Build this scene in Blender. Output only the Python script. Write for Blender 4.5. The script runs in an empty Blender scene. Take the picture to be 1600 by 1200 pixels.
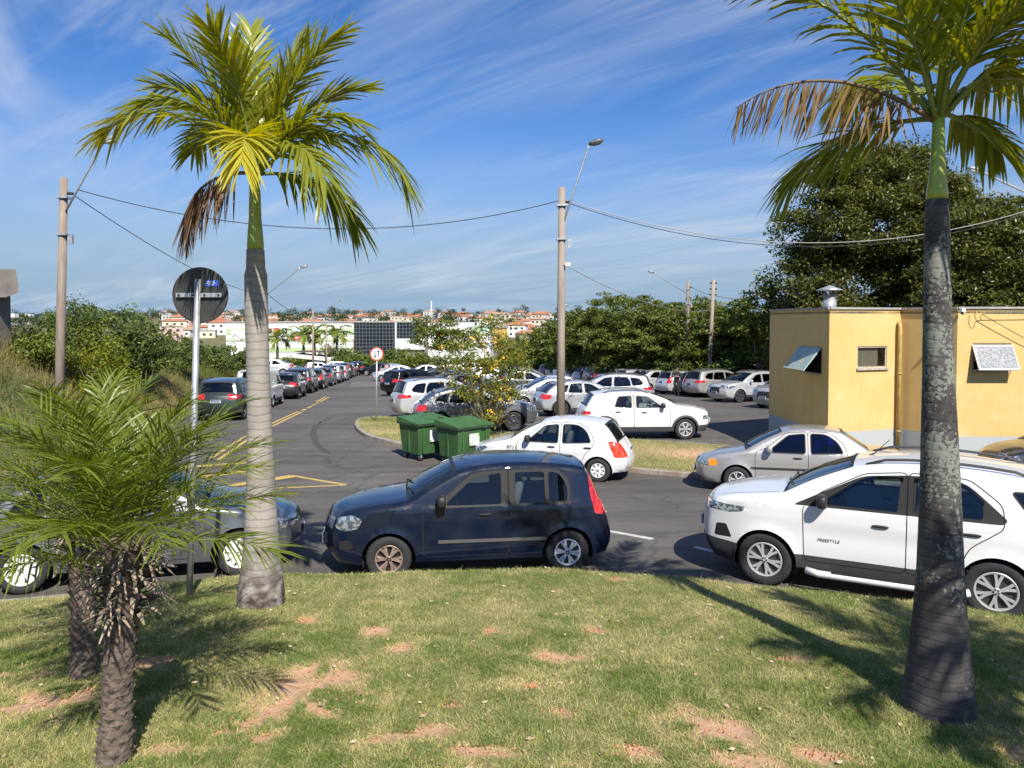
import bpy, bmesh, math, random
import numpy as np
from mathutils import Vector, Matrix, noise as mnoise
from mathutils.geometry import delaunay_2d_cdt
rng = np.random.default_rng(11)
random.seed(11)
R = math.radians
scene = bpy.context.scene
COL = scene.collection

# ------------------------------------------------------------------ camera
F = 1190.0                       # focal length in photograph pixels (1600 wide)
CAMZ = 3.4
PITCH = R(2.0)
SHIFT = 100.0 - F * math.tan(PITCH)
cam_data = bpy.data.cameras.new('camera')
cam = bpy.data.objects.new('camera', cam_data)
COL.objects.link(cam)
cam_data.sensor_width = 36.0
cam_data.lens = F / 1600 * 36
cam_data.shift_y = -SHIFT / 1600
cam_data.clip_start = 0.05
cam_data.clip_end = 6000
cam.location = (0, 0, CAMZ)
cam.rotation_euler = (R(90) - PITCH, 0, 0)
scene.camera = cam

# ------------------------------------------------------------------ sun and sky
SUN_EL, SUN_AZ = R(45), R(17)     # sun stands behind the camera, a little to the right
tosun = Vector((math.sin(SUN_AZ) * math.cos(SUN_EL), -math.cos(SUN_AZ) * math.cos(SUN_EL), math.sin(SUN_EL)))
sd = bpy.data.lights.new('sun', 'SUN')
sd.energy = 5.0
sd.angle = R(0.53)
sd.color = (1.0, 0.945, 0.86)
sun = bpy.data.objects.new('sun', sd)
COL.objects.link(sun)
sun.rotation_euler = (-tosun).to_track_quat('-Z', 'Y').to_euler()
sun.location = (10, -30, 40)

world = bpy.data.worlds.new('World')
scene.world = world
world.use_nodes = True
wn, wl = world.node_tree.nodes, world.node_tree.links
wn.clear()
w_out = wn.new('ShaderNodeOutputWorld')
w_bg = wn.new('ShaderNodeBackground')
w_sky = wn.new('ShaderNodeTexSky')
w_sky.sky_type = 'NISHITA'
w_sky.sun_disc = False
w_sky.sun_elevation = SUN_EL
w_sky.sun_rotation = math.atan2(tosun.x, tosun.y)
w_sky.altitude = 600
w_sky.air_density = 1.15
w_sky.dust_density = 0.35
w_sky.ozone_density = 3.5
w_bg.inputs[1].default_value = 0.055
def wnode(t, **kw):
    n = wn.new(t)
    for k, v in kw.items():
        setattr(n, k, v)
    return n
def wmath(op, a, b=None, clamp=False):
    n = wn.new('ShaderNodeMath'); n.operation = op; n.use_clamp = clamp
    for i, v in enumerate((a, b)):
        if v is None: continue
        if isinstance(v, (int, float)): n.inputs[i].default_value = v
        else: wl.new(v, n.inputs[i])
    return n.outputs[0]
# thin cirrus: noise on a cloud plane, strongly stretched along the wind
w_tc = wn.new('ShaderNodeTexCoord')
w_sep = wn.new('ShaderNodeSeparateXYZ'); wl.new(w_tc.outputs['Generated'], w_sep.inputs[0])
zc = wmath('ADD', wmath('MAXIMUM', w_sep.outputs[2], 0.0), 0.10)
cx = wmath('DIVIDE', w_sep.outputs[0], zc)
cy = wmath('DIVIDE', w_sep.outputs[1], zc)
w_cmb = wn.new('ShaderNodeCombineXYZ'); wl.new(cx, w_cmb.inputs[0]); wl.new(cy, w_cmb.inputs[1])
def cirrus(rot, sc, nscale, lo, hi, det=6.0, dist=0.6, off=0.0):
    mp = wn.new('ShaderNodeMapping'); wl.new(w_cmb.outputs[0], mp.inputs[0])
    mp.vector_type = 'TEXTURE'
    mp.inputs['Rotation'].default_value = (0, 0, R(rot))
    mp.inputs['Scale'].default_value = sc
    mp.inputs['Location'].default_value = (off, off * .7, 0)
    nz = wn.new('ShaderNodeTexNoise'); wl.new(mp.outputs[0], nz.inputs[0])
    nz.inputs['Scale'].default_value = nscale; nz.inputs['Detail'].default_value = det
    nz.inputs['Roughness'].default_value = 0.62; nz.inputs['Distortion'].default_value = dist
    mr = wn.new('ShaderNodeMapRange'); mr.interpolation_type = 'SMOOTHSTEP'
    wl.new(nz.outputs[0], mr.inputs[0]); mr.inputs[1].default_value = lo; mr.inputs[2].default_value = hi
    return mr.outputs[0]
c1 = cirrus(-50, (2.6, .50, 1), 0.9, 0.36, 0.74, dist=1.1, off=1.3)
c2 = cirrus(-38, (1.3, .22, 1), 1.0, 0.45, 0.82, dist=0.8, off=4.1)
c3 = cirrus(20, (1.9, 1.6, 1), 0.55, 0.33, 0.64, det=2.0, off=2.2)
cc = wmath('MULTIPLY', wmath('ADD', c1, wmath('MULTIPLY', c2, 0.7)), c3)
cc = wmath('MULTIPLY', cc, 0.70, True)
w_mix = wn.new('ShaderNodeMix'); w_mix.data_type = 'RGBA'
wl.new(cc, w_mix.inputs['Factor'])
w_hs = wn.new('ShaderNodeHueSaturation'); w_hs.inputs['Saturation'].default_value = 1.32
wl.new(w_sky.outputs[0], w_hs.inputs['Color'])
# clear tropical air: less yellow haze along the horizon, the same all the way round
w_hz = wn.new('ShaderNodeMapRange'); w_hz.interpolation_type = 'SMOOTHSTEP'
wl.new(w_sep.outputs[2], w_hz.inputs[0]); w_hz.inputs[1].default_value = 0.0; w_hz.inputs[2].default_value = 0.26; w_hz.inputs[3].default_value = 1.0; w_hz.inputs[4].default_value = 0.0
w_mh = wn.new('ShaderNodeMix'); w_mh.data_type = 'RGBA'
w_tint = wn.new('ShaderNodeMix'); w_tint.data_type = 'RGBA'; w_tint.blend_type = 'MULTIPLY'; w_tint.inputs['Factor'].default_value = 1.0
wl.new(w_hs.outputs[0], w_tint.inputs['A']); w_tint.inputs['B'].default_value = (1.5, 1.32, 1.6, 1)
wl.new(w_hz.outputs[0], w_mh.inputs['Factor']); wl.new(w_tint.outputs['Result'], w_mh.inputs['A']); w_mh.inputs['B'].default_value = (3.7, 5.6, 7.7, 1)
wl.new(w_mh.outputs['Result'], w_mix.inputs['A'])
w_mix.inputs['B'].default_value = (7.4, 8.4, 10.2, 1)
wl.new(w_mix.outputs['Result'], w_bg.inputs[0])
wl.new(w_bg.outputs[0], w_out.inputs[0])

scene.view_settings.view_transform = 'Standard'
scene.view_settings.look = 'None'
scene.view_settings.gamma = 1.0
scene.view_settings.exposure = 0.55
scene.view_settings.use_curve_mapping = False
scene.render.engine = 'CYCLES'
scene.cycles.use_denoising = True
scene.cycles.max_bounces = 8
scene.cycles.transparent_max_bounces = 12
scene.cycles.caustics_reflective = False
scene.cycles.caustics_refractive = False

# ------------------------------------------------------------------ materials
MATS = {}
def mat(name, color, rough=0.6, metal=0.0, var=0.0, vscale=4.0, bump=0.0, bscale=40.0, coat=0.0, spec=0.5, color2=None, detail=6.0, lo=.35, hi=.65, stretch=None):
    if name in MATS: return MATS[name]
    m = bpy.data.materials.new(name); m.use_nodes = True
    nt = m.node_tree; n, l = nt.nodes, nt.links
    b = n['Principled BSDF']
    b.inputs['Base Color'].default_value = (*color, 1)
    b.inputs['Roughness'].default_value = rough
    b.inputs['Metallic'].default_value = metal
    b.inputs['Coat Weight'].default_value = coat
    b.inputs['Coat Roughness'].default_value = 0.04
    b.inputs['Specular IOR Level'].default_value = spec
    if var > 0 or color2 is not None or bump > 0:
        g = n.new('ShaderNodeNewGeometry')
        vec = g.outputs['Position']
        if stretch:
            mp = n.new('ShaderNodeMapping'); mp.inputs['Scale'].default_value = stretch
            l.new(vec, mp.inputs[0]); vec = mp.outputs[0]
    if var > 0 or color2 is not None:
        t = n.new('ShaderNodeTexNoise'); l.new(vec, t.inputs[0])
        t.inputs['Scale'].default_value = vscale; t.inputs['Detail'].default_value = detail; t.inputs['Roughness'].default_value = .65
        r = n.new('ShaderNodeMapRange'); l.new(t.outputs[0], r.inputs[0]); r.inputs[1].default_value = lo; r.inputs[2].default_value = hi
        x = n.new('ShaderNodeMix'); x.data_type = 'RGBA'; l.new(r.outputs[0], x.inputs['Factor'])
        c2 = color2 if color2 is not None else tuple(min(1, c * (1 + var)) for c in color)
        c1_ = color if color2 is not None else tuple(c * (1 - var) for c in color)
        x.inputs['A'].default_value = (*c1_, 1); x.inputs['B'].default_value = (*c2, 1)
        l.new(x.outputs['Result'], b.inputs['Base Color'])
    if bump > 0:
        t2 = n.new('ShaderNodeTexNoise'); l.new(vec, t2.inputs[0])
        t2.inputs['Scale'].default_value = bscale; t2.inputs['Detail'].default_value = 5
        bp = n.new('ShaderNodeBump'); bp.inputs['Strength'].default_value = bump; bp.inputs['Distance'].default_value = .02
        l.new(t2.outputs[0], bp.inputs['Height']); l.new(bp.outputs[0], b.inputs['Normal'])
    MATS[name] = m
    return m

def paint_mat(name, metal, rough, dust=0.25):
    """Car paint: the colour is the object's own colour; clear coat, faint dust."""
    m = bpy.data.materials.new(name); m.use_nodes = True
    n, l = m.node_tree.nodes, m.node_tree.links
    b = n['Principled BSDF']
    oi = n.new('ShaderNodeObjectInfo')
    g = n.new('ShaderNodeNewGeometry')
    t = n.new('ShaderNodeTexNoise'); l.new(g.outputs['Position'], t.inputs[0]); t.inputs['Scale'].default_value = 3.5; t.inputs['Detail'].default_value = 7
    mr = n.new('ShaderNodeMapRange'); l.new(t.outputs[0], mr.inputs[0]); mr.inputs[1].default_value = .4; mr.inputs[2].default_value = .75; mr.inputs[4].default_value = dust * .10
    x = n.new('ShaderNodeMix'); x.data_type = 'RGBA'; l.new(mr.outputs[0], x.inputs['Factor'])
    l.new(oi.outputs['Color'], x.inputs['A']); x.inputs['B'].default_value = (.42, .34, .26, 1)
    l.new(x.outputs['Result'], b.inputs['Base Color'])
    mr2 = n.new('ShaderNodeMapRange'); l.new(t.outputs[0], mr2.inputs[0]); mr2.inputs[3].default_value = .03; mr2.inputs[4].default_value = .12
    l.new(mr2.outputs[0], b.inputs['Coat Roughness'])
    b.inputs['Metallic'].default_value = metal
    b.inputs['Roughness'].default_value = rough
    b.inputs['Coat Weight'].default_value = 1.0
    b.inputs['Specular IOR Level'].default_value = .12
    MATS[name] = m
    return m
PAINT = paint_mat('car_paint', 0.0, .42)
PAINT_MET = paint_mat('car_paint_metallic', .55, .36)

def glass_mat(name, tint, refl=1.0):
    m = bpy.data.materials.new(name); m.use_nodes = True
    n, l = m.node_tree.nodes, m.node_tree.links
    n.remove(n['Principled BSDF'])
    o = n['Material Output']
    tr = n.new('ShaderNodeBsdfTransparent'); tr.inputs[0].default_value = (*tint, 1)
    gl = n.new('ShaderNodeBsdfGlossy'); gl.inputs['Roughness'].default_value = .02; gl.inputs['Color'].default_value = (refl, refl, refl, 1)
    g = n.new('ShaderNodeNewGeometry'); dt = n.new('ShaderNodeVectorMath'); dt.operation = 'DOT_PRODUCT'
    l.new(g.outputs['Normal'], dt.inputs[0]); l.new(g.outputs['Incoming'], dt.inputs[1])
    def mm(op, a, b):
        k = n.new('ShaderNodeMath'); k.operation = op
        for i, v_ in enumerate((a, b)):
            if v_ is None: continue
            if isinstance(v_, (int, float)): k.inputs[i].default_value = v_
            else: l.new(v_, k.inputs[i])
        return k.outputs[0]
    fr_ = mm('ADD', mm('MULTIPLY', mm('POWER', mm('SUBTRACT', 1.0, mm('ABSOLUTE', dt.outputs['Value'], None)), 5.0), .93), .055)
    mx = n.new('ShaderNodeMixShader'); l.new(fr_, mx.inputs[0]); l.new(tr.outputs[0], mx.inputs[1]); l.new(gl.outputs[0], mx.inputs[2])
    l.new(mx.outputs[0], o.inputs[0])
    MATS[name] = m
    return m
GLASS = glass_mat('tinted_glass', (.58, .65, .64))
GLASS_DK = glass_mat('dark_tinted_glass', (.20, .225, .235))
GLASS_BLUE = glass_mat('blue_tinted_glass', (.06, .08, .40))

def leaf_mat(name, ca, cb, trans=.35, rough=.45, spec=.4):
    """Foliage: colour runs from ca to cb by each leaf's own 'v' attribute."""
    m = bpy.data.materials.new(name); m.use_nodes = True
    n, l = m.node_tree.nodes, m.node_tree.links
    b = n['Principled BSDF']; o = n['Material Output']
    at = n.new('ShaderNodeAttribute'); at.attribute_name = 'v'
    x = n.new('ShaderNodeMix'); x.data_type = 'RGBA'; l.new(at.outputs['Fac'], x.inputs['Factor'])
    x.inputs['A'].default_value = (*ca, 1); x.inputs['B'].default_value = (*cb, 1)
    l.new(x.outputs['Result'], b.inputs['Base Color'])
    b.inputs['Roughness'].default_value = rough; b.inputs['Specular IOR Level'].default_value = spec
    tl = n.new('ShaderNodeBsdfTranslucent')
    hs = n.new('ShaderNodeHueSaturation'); l.new(x.outputs['Result'], hs.inputs['Color']); hs.inputs['Hue'].default_value = .485; hs.inputs['Saturation'].default_value = 1.15; hs.inputs['Value'].default_value = 1.3
    l.new(hs.outputs[0], tl.inputs[0])
    mx = n.new('ShaderNodeMixShader'); mx.inputs[0].default_value = trans
    l.new(b.outputs[0], mx.inputs[1]); l.new(tl.outputs[0], mx.inputs[2]); l.new(mx.outputs[0], o.inputs[0])
    MATS[name] = m
    return m

# ------------------------------------------------------------------ mesh helpers
class MB:
    """Collects vertices and faces; build() links them as one mesh object."""
    def __init__(s): s.v = []; s.f = []; s.attr = []
    def add(s, verts, faces):
        o = len(s.v); s.v.extend([tuple(p) for p in verts]); s.f.extend([tuple(i + o for i in fc) for fc in faces]); return s
    def box(s, c, d, rz=0.0, rot=None, taper=1.0):
        M = rot if rot is not None else Matrix.Rotation(rz, 3, 'Z')
        vs = []
        for z in (-1, 1):
            k = taper if z > 0 else 1.0
            for x, y in ((-1, -1), (1, -1), (1, 1), (-1, 1)):
                vs.append(Vector(c) + M @ Vector((x * d[0] / 2 * k, y * d[1] / 2 * k, z * d[2] / 2)))
        return s.add(vs, [(3, 2, 1, 0), (4, 5, 6, 7), (0, 1, 5, 4), (1, 2, 6, 5), (2, 3, 7, 6), (3, 0, 4, 7)])
    def tube(s, pts, rad, n=8, cap=True):
        pts = [Vector(p) for p in pts]
        if isinstance(rad, (int, float)): rad = [rad] * len(pts)
        rings = []; prev = None
        for i, p in enumerate(pts):
            t = (pts[min(i + 1, len(pts) - 1)] - pts[max(i - 1, 0)]).normalized()
            if prev is None:
                a = t.orthogonal().normalized()
            else:
                a = (prev - t * prev.dot(t))
                a = a.normalized() if a.length > 1e-6 else t.orthogonal().normalized()
            prev = a; b = t.cross(a)
            rings.append([p + (a * math.cos(2 * math.pi * k / n) + b * math.sin(2 * math.pi * k / n)) * rad[i] for k in range(n)])
        o = len(s.v)
        for r_ in rings: s.v.extend([tuple(q) for q in r_])
        for i in range(len(rings) - 1):
            for k in range(n):
                s.f.append((o + i * n + k, o + i * n + (k + 1) % n, o + (i + 1) * n + (k + 1) % n, o + (i + 1) * n + k))
        if cap:
            s.f.append(tuple(o + k for k in reversed(range(n)))); s.f.append(tuple(o + (len(rings) - 1) * n + k for k in range(n)))
        return s
    def lathe(s, prof, n=24, axis='z', c=(0, 0, 0), close=False):
        """prof: (radius, height) pairs turned round the axis."""
        o = len(s.v); m = len(prof)
        for k in range(n):
            a = 2 * math.pi * k / n; ca, sa = math.cos(a), math.sin(a)
            for r_, h in prof:
                p = (r_ * ca, r_ * sa, h) if axis == 'z' else ((r_ * ca, h, r_ * sa) if axis == 'y' else (h, r_ * ca, r_ * sa))
                s.v.append((p[0] + c[0], p[1] + c[1], p[2] + c[2]))
        for k in range(n):
            k2 = (k + 1) % n
            for i in range(m - 1 if not close else m):
                j = (i + 1) % m
                s.f.append((o + k * m + i, o + k2 * m + i, o + k2 * m + j, o + k * m + j))
        return s
    def prism(s, poly, z0, z1):
        n = len(poly); o = len(s.v)
        s.v.extend([(x, y, z0) for x, y in poly]); s.v.extend([(x, y, z1) for x, y in poly])
        s.f.append(tuple(o + i for i in reversed(range(n)))); s.f.append(tuple(o + n + i for i in range(n)))
        for i in range(n):
            j = (i + 1) % n; s.f.append((o + i, o + j, o + n + j, o + n + i))
        return s
    def mesh(s, name, m=None, smooth=False):
        me = bpy.data.meshes.new(name); me.from_pydata(s.v, [], s.f)
        if m is not None: me.materials.append(m)
        if smooth: me.polygons.foreach_set('use_smooth', [True] * len(me.polygons))
        me.update(); return me
    def build(s, name, m=None, parent=None, smooth=False):
        return link(name, s.mesh(name, m, smooth), parent)

def link(name, data, parent=None):
    o = bpy.data.objects.new(name, data); COL.objects.link(o)
    if parent is not None: o.parent = parent
    return o
def tag(o, label=None, cat=None, group=None, kind=None):
    if label: o['label'] = label
    if cat: o['category'] = cat
    if group: o['group'] = group
    if kind: o['kind'] = kind
    return o
def thing(name, label, cat, loc=(0, 0, 0), rz=0.0, group=None):
    o = bpy.data.objects.new(name, None); COL.objects.link(o)
    o.location = loc; o.rotation_euler = (0, 0, rz); o.empty_display_size = .2
    return tag(o, label, cat, group)
KIDS = {}
def kids(o):
    return [c for c in o.children]
def copy_tree(o, parent=None, keep=None):
    c = o.copy(); COL.objects.link(c); c.parent = parent
    for ch in list(o.children):
        if keep is not None and not keep(ch.name): continue
        copy_tree(ch, c, keep)
    return c
def np_mesh(name, verts, faces, m=None, v=None, smooth=False):
    """verts (n,3) array, faces (k,3|4) array; v = per-face float attribute."""
    me = bpy.data.meshes.new(name)
    nv, nf, k = len(verts), len(faces), faces.shape[1]
    me.vertices.add(nv); me.vertices.foreach_set('co', np.asarray(verts, np.float32).ravel())
    me.loops.add(nf * k); me.loops.foreach_set('vertex_index', np.asarray(faces, np.int32).ravel())
    me.polygons.add(nf); me.polygons.foreach_set('loop_start', np.arange(0, nf * k, k, dtype=np.int32))
    if smooth: me.polygons.foreach_set('use_smooth', np.ones(nf, bool))
    me.update(calc_edges=True)
    if v is not None:
        a = me.attributes.new('v', 'FLOAT', 'FACE'); a.data.foreach_set('value', np.asarray(v, np.float32))
    if m is not None: me.materials.append(m)
    return me

# ------------------------------------------------------------------ terrain
_BY = [-60, 10.5, 13, 17, 20, 25, 30, 35, 46, 60, 88, 130, 170, 260, 320, 500, 700, 900, 2500]
_BZ = [0, 0, -.12, -.42, -.46, -.42, -.6, -.8, -1.25, -1.9, -3.1, -5.2, -6.9, -7.6, -6.5, -1.0, 3.6, 6.0, 8.0]
def base(y):
    y = np.asarray(y, float)
    return sum(np.interp(y + d, _BY, _BZ) for d in (-1.6, -.8, 0, .8, 1.6)) / 5
def base1(y): return float(base(y))
def xl(y): return np.interp(y, [0, 14, 20, 31, 60, 88, 104], [-12.6, -12.2, -12.6, -13.7, -17.6, -21.2, -23])
def xr(y): return np.interp(y, [0, 30, 42, 60, 80, 100, 130], [45, 40, 20.5, 14.5, 10.5, 6.5, 2])
def sstep(t):
    t = np.clip(t, 0, 1); return t * t * (3 - 2 * t)
def bank(x, y):
    e = xl(y) - x
    Rr = np.interp(y, [0, 22, 30, 40, 50, 60, 75, 90], [2.4, 3.0, 2.7, 2.2, 1.5, .9, .4, 0])
    return Rr * sstep(e / 4.4) + .12 * sstep(e / .15) * (e > 0)
def ground_z(x, y):
    return base(y) + bank(np.asarray(x, float), np.asarray(y, float))
def gz(x, y): return float(ground_z(x, y))
# the lawn the photographer stands on: its kerb is a curve in front of the parked cars
KERB = [(-22, 1.0), (-16, 4.4), (-12, 6.6), (-9, 7.8), (-6.3, 8.6), (-3.8, 9.25), (-1.6, 9.42), (.7, 9.45), (3.0, 8.95), (5.2, 7.9), (8, 6.1), (12, 3.2), (16, 0.0), (20, -3.4)]
_kx = np.array([p[0] for p in KERB]); _ky = np.array([p[1] for p in KERB])
def kerb_y(x):
    return sum(np.interp(np.asarray(x, float) + d, _kx, _ky) for d in (-.9, -.45, 0, .45, .9)) / 5
def lawn_z(x, y):
    x = np.asarray(x, float); y = np.asarray(y, float)
    d = (kerb_y(x) - y) * .93
    z = .15 + np.interp(x, [-9, -5, -3, 4, 8], [.20, .20, .36, .37, .44]) * sstep(d / .9) + .085 * np.clip(d - .3, 0, 9)
    return z + .025 * np.sin(x * 1.3 + 1) * np.sin(y * 1.7) * sstep(d / 1.0) + .012 * np.sin(x * 4.1) * np.sin(y * 3.7 + 2) * sstep(d / .6)
def at(px, py, D):
    """A point D metres ahead seen at a photograph position."""
    v = (600 - SHIFT - py) / F
    cy_, sy_ = math.cos(PITCH), math.sin(PITCH)
    # camera ray (u, v, 1): forward = (0,cos,-sin), up = (0,sin,cos)
    fy, fz = cy_ + v * sy_, -sy_ + v * cy_
    return Vector(((px - 800) / F / fy * D, D, CAMZ + fz / fy * D))
def hit(px, py, zf=gz):
    lo, hi_ = 1.5, 1500.0
    D = 3.0
    while D < 1500:
        p = at(px, py, D)
        if p.z < zf(p.x, p.y): break
        D *= 1.02
    lo, hi_ = D / 1.02, D
    for _ in range(30):
        mid = (lo + hi_) / 2; p = at(px, py, mid)
        if p.z < zf(p.x, p.y): hi_ = mid
        else: lo = mid
    p = at(px, py, hi_)
    return Vector((p.x, p.y, zf(p.x, p.y)))
def lz(x, y): return float(lawn_z(x, y))
# ================================================================== THE SETTING
def fbm(x, y, s, seed=0.0, oct_=4):
    out = np.zeros(len(x)); amp = 1.0; tot = 0
    for o in range(oct_):
        k = s * 2 ** o
        a = np.array([mnoise.noise((xx * k + seed * 7.3, yy * k - seed * 3.1, seed + o)) for xx, yy in zip(x, y)])
        out += a * amp; tot += amp; amp *= .55
    return out / tot

# ---- ground sheet to the horizon
gx = np.unique(np.concatenate([np.linspace(-1800, -160, 24), np.linspace(-160, -44, 30), np.linspace(-44, -10, 69), np.linspace(-10, 44, 55), np.linspace(44, 160, 24), np.linspace(160, 1800, 24)]))
gy = np.unique(np.concatenate([np.linspace(-60, 4, 17), np.linspace(4, 110, 150), np.linspace(110, 320, 60), np.linspace(320, 1000, 60), np.linspace(1000, 4000, 16)]))
GX, GY = np.meshgrid(gx, gy)
GZ = ground_z(GX, GY)
inside = (GX > xl(GY) + .25) & (GX < xr(GY) - .25) & (GY < 103.5)
GZ = np.where(inside, GZ - .25, GZ)
GZ = GZ + np.where((GY > 300), 1.6 * np.sin(GX * .021 + 1.1) * np.sin(GY * .013) * np.clip((GY - 300) / 200, 0, 1), 0)
nxg, nyg = len(gx), len(gy)
idx = np.arange(nxg * nyg).reshape(nyg, nxg)
gf = np.stack([idx[:-1, :-1].ravel(), idx[:-1, 1:].ravel(), idx[1:, 1:].ravel(), idx[1:, :-1].ravel()], 1)
M_GROUND = mat('dry_meadow', (.085, .105, .03), .9, color2=(.20, .155, .07), vscale=.35, detail=9, bump=.5, bscale=6)
ground = link('ground', np_mesh('ground', np.stack([GX.ravel(), GY.ravel(), GZ.ravel()], 1), gf, M_GROUND, smooth=True))
tag(ground, 'dry grassy ground running out to the far hillside', None, kind='structure')

# ---- asphalt: road and car park in one sheet
def asphalt_mat():
    m = mat('asphalt', (.080, .072, .064), .85, color2=(.128, .115, .101), vscale=.22, detail=10, lo=.36, hi=.66, bump=.35, bscale=90)
    n, l = m.node_tree.nodes, m.node_tree.links
    b = n['Principled BSDF']; src = b.inputs['Base Color'].links[0].from_socket
    g = n.new('ShaderNodeNewGeometry')
    t = n.new('ShaderNodeTexNoise'); l.new(g.outputs['Position'], t.inputs[0]); t.inputs['Scale'].default_value = 60; t.inputs['Detail'].default_value = 4
    r = n.new('ShaderNodeMapRange'); l.new(t.outputs[0], r.inputs[0]); r.inputs[1].default_value = .3; r.inputs[2].default_value = .7; r.inputs[3].default_value = .72; r.inputs[4].default_value = 1.28
    # streaks along the direction of travel
    mp = n.new('ShaderNodeMapping'); l.new(g.outputs['Position'], mp.inputs[0]); mp.inputs['Scale'].default_value = (.12, 1.3, 1); mp.inputs['Rotation'].default_value = (0, 0, R(12))
    t2 = n.new('ShaderNodeTexNoise'); l.new(mp.outputs[0], t2.inputs[0]); t2.inputs['Scale'].default_value = 1.6; t2.inputs['Detail'].default_value = 6
    r2 = n.new('ShaderNodeMapRange'); l.new(t2.outputs[0], r2.inputs[0]); r2.inputs[1].default_value = .35; r2.inputs[2].default_value = .65; r2.inputs[3].default_value = .8; r2.inputs[4].default_value = 1.15
    mu = n.new('ShaderNodeMath'); mu.operation = 'MULTIPLY'; l.new(r.outputs[0], mu.inputs[0]); l.new(r2.outputs[0], mu.inputs[1])
    hs = n.new('ShaderNodeHueSaturation'); l.new(src, hs.inputs['Color']); l.new(mu.outputs[0], hs.inputs['Value'])
    # fine cracks, broken up by noise
    wp = n.new('ShaderNodeTexNoise'); l.new(g.outputs['Position'], wp.inputs[0]); wp.inputs['Scale'].default_value = 1.3
    wa = n.new('ShaderNodeMix'); wa.data_type = 'VECTOR'; wa.inputs['Factor'].default_value = .35; l.new(g.outputs['Position'], wa.inputs['A']); l.new(wp.outputs['Color'], wa.inputs['B'])
    vo = n.new('ShaderNodeTexVoronoi'); vo.feature = 'DISTANCE_TO_EDGE'; vo.inputs['Scale'].default_value = .55; l.new(wa.outputs['Result'], vo.inputs['Vector'])
    rc = n.new('ShaderNodeMapRange'); l.new(vo.outputs['Distance'], rc.inputs[0]); rc.inputs[1].default_value = .004; rc.inputs[2].default_value = .012; rc.inputs[3].default_value = .74; rc.inputs[4].default_value = 1.0
    # oil and dust blotches
    ob = n.new('ShaderNodeTexNoise'); l.new(g.outputs['Position'], ob.inputs[0]); ob.inputs['Scale'].default_value = .9; ob.inputs['Detail'].default_value = 3
    ro = n.new('ShaderNodeMapRange'); l.new(ob.outputs[0], ro.inputs[0]); ro.inputs[1].default_value = .60; ro.inputs[2].default_value = .70; ro.inputs[3].default_value = 1.0; ro.inputs[4].default_value = .72
    mc = n.new('ShaderNodeMath'); mc.operation = 'MULTIPLY'; l.new(rc.outputs[0], mc.inputs[0]); l.new(ro.outputs[0], mc.inputs[1])
    h2 = n.new('ShaderNodeHueSaturation'); l.new(hs.outputs[0], h2.inputs['Color']); l.new(mc.outputs[0], h2.inputs['Value'])
    l.new(h2.outputs[0], b.inputs['Base Color'])
    return m
M_ASPH = asphalt_mat()
ay = np.unique(np.concatenate([np.linspace(-6, 32, 77), np.linspace(32, 104, 73)]))
tt = np.linspace(0, 1, 60)
AX = xl(ay)[:, None] + (xr(ay) - xl(ay))[:, None] * tt[None]
AY = np.repeat(ay[:, None], len(tt), 1)
idx = np.arange(AX.size).reshape(AX.shape)
af = np.stack([idx[:-1, :-1].ravel(), idx[:-1, 1:].ravel(), idx[1:, 1:].ravel(), idx[1:, :-1].ravel()], 1)
road = link('road', np_mesh('road', np.stack([AX.ravel(), AY.ravel(), base(AY).ravel()], 1), af, M_ASPH, smooth=True))
tag(road, 'grey asphalt road and car park sloping away downhill', None, kind='structure')

def sheet(name, pts, width, m, lift=.004, parent=None, step=.4):
    """A painted strip laid on the asphalt along a line of (x, y) points."""
    P = [Vector((a, b, 0)) for a, b in pts]
    dense = []
    for a, b in zip(P[:-1], P[1:]):
        k = max(1, int((b - a).length / step))
        for i in range(k): dense.append(a.lerp(b, i / k))
    dense.append(P[-1]); mb = MB()
    for i, p in enumerate(dense):
        t = (dense[min(i + 1, len(dense) - 1)] - dense[max(i - 1, 0)]).normalized(); nrm = Vector((-t.y, t.x, 0))
        for sgn in (-1, 1):
            q = p + nrm * sgn * width / 2; mb.v.append((q.x, q.y, base1(q.y) + lift))
    for i in range(len(dense) - 1): mb.f.append((2 * i, 2 * i + 1, 2 * i + 3, 2 * i + 2))
    return mb.build(name, m, parent)
def hz0(x, y): return base1(y)
def gpt(px, py):
    p = hit(px, py, hz0); return (p.x, p.y)
M_YEL = mat('yellow_road_paint', (.52, .36, .10), .8, color2=(.30, .22, .09), vscale=7, detail=8, lo=.45, hi=.75)
M_WHT = mat('white_road_paint', (.55, .55, .52), .8, color2=(.3, .3, .28), vscale=7, detail=8, lo=.45, hi=.75)
M_RUB = mat('tyre_rubber_mark', (.062, .056, .051), .85)
M_PATCH = mat('pale_asphalt_patch', (.13, .125, .115), .85, var=.2, vscale=2)
a0, a1 = gpt(421, 664), gpt(466, 644)
b0, b1 = gpt(421, 671), gpt(472, 644.5)
marks = []
marks.append(sheet('lane_line', [gpt(330, 716), gpt(466, 643)], .11, M_YEL))
marks.append(sheet('lane_line', [gpt(340, 719), gpt(472, 643.5)], .11, M_YEL))
for (p, q) in (((472, 641.5), (478, 639)), ((481, 637.5), (486, 635)), ((488, 633.5), (492, 631.7)), ((493.5, 630.5), (497, 629.3))):
    marks.append(sheet('lane_line', [gpt(*p), gpt(*q)], .16, M_YEL))
marks.append(sheet('lane_line', [gpt(494, 628), gpt(508, 620.5)], .12, M_YEL))
marks.append(sheet('lane_line', [gpt(500, 628), gpt(514, 620.5)], .12, M_YEL))
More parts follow.
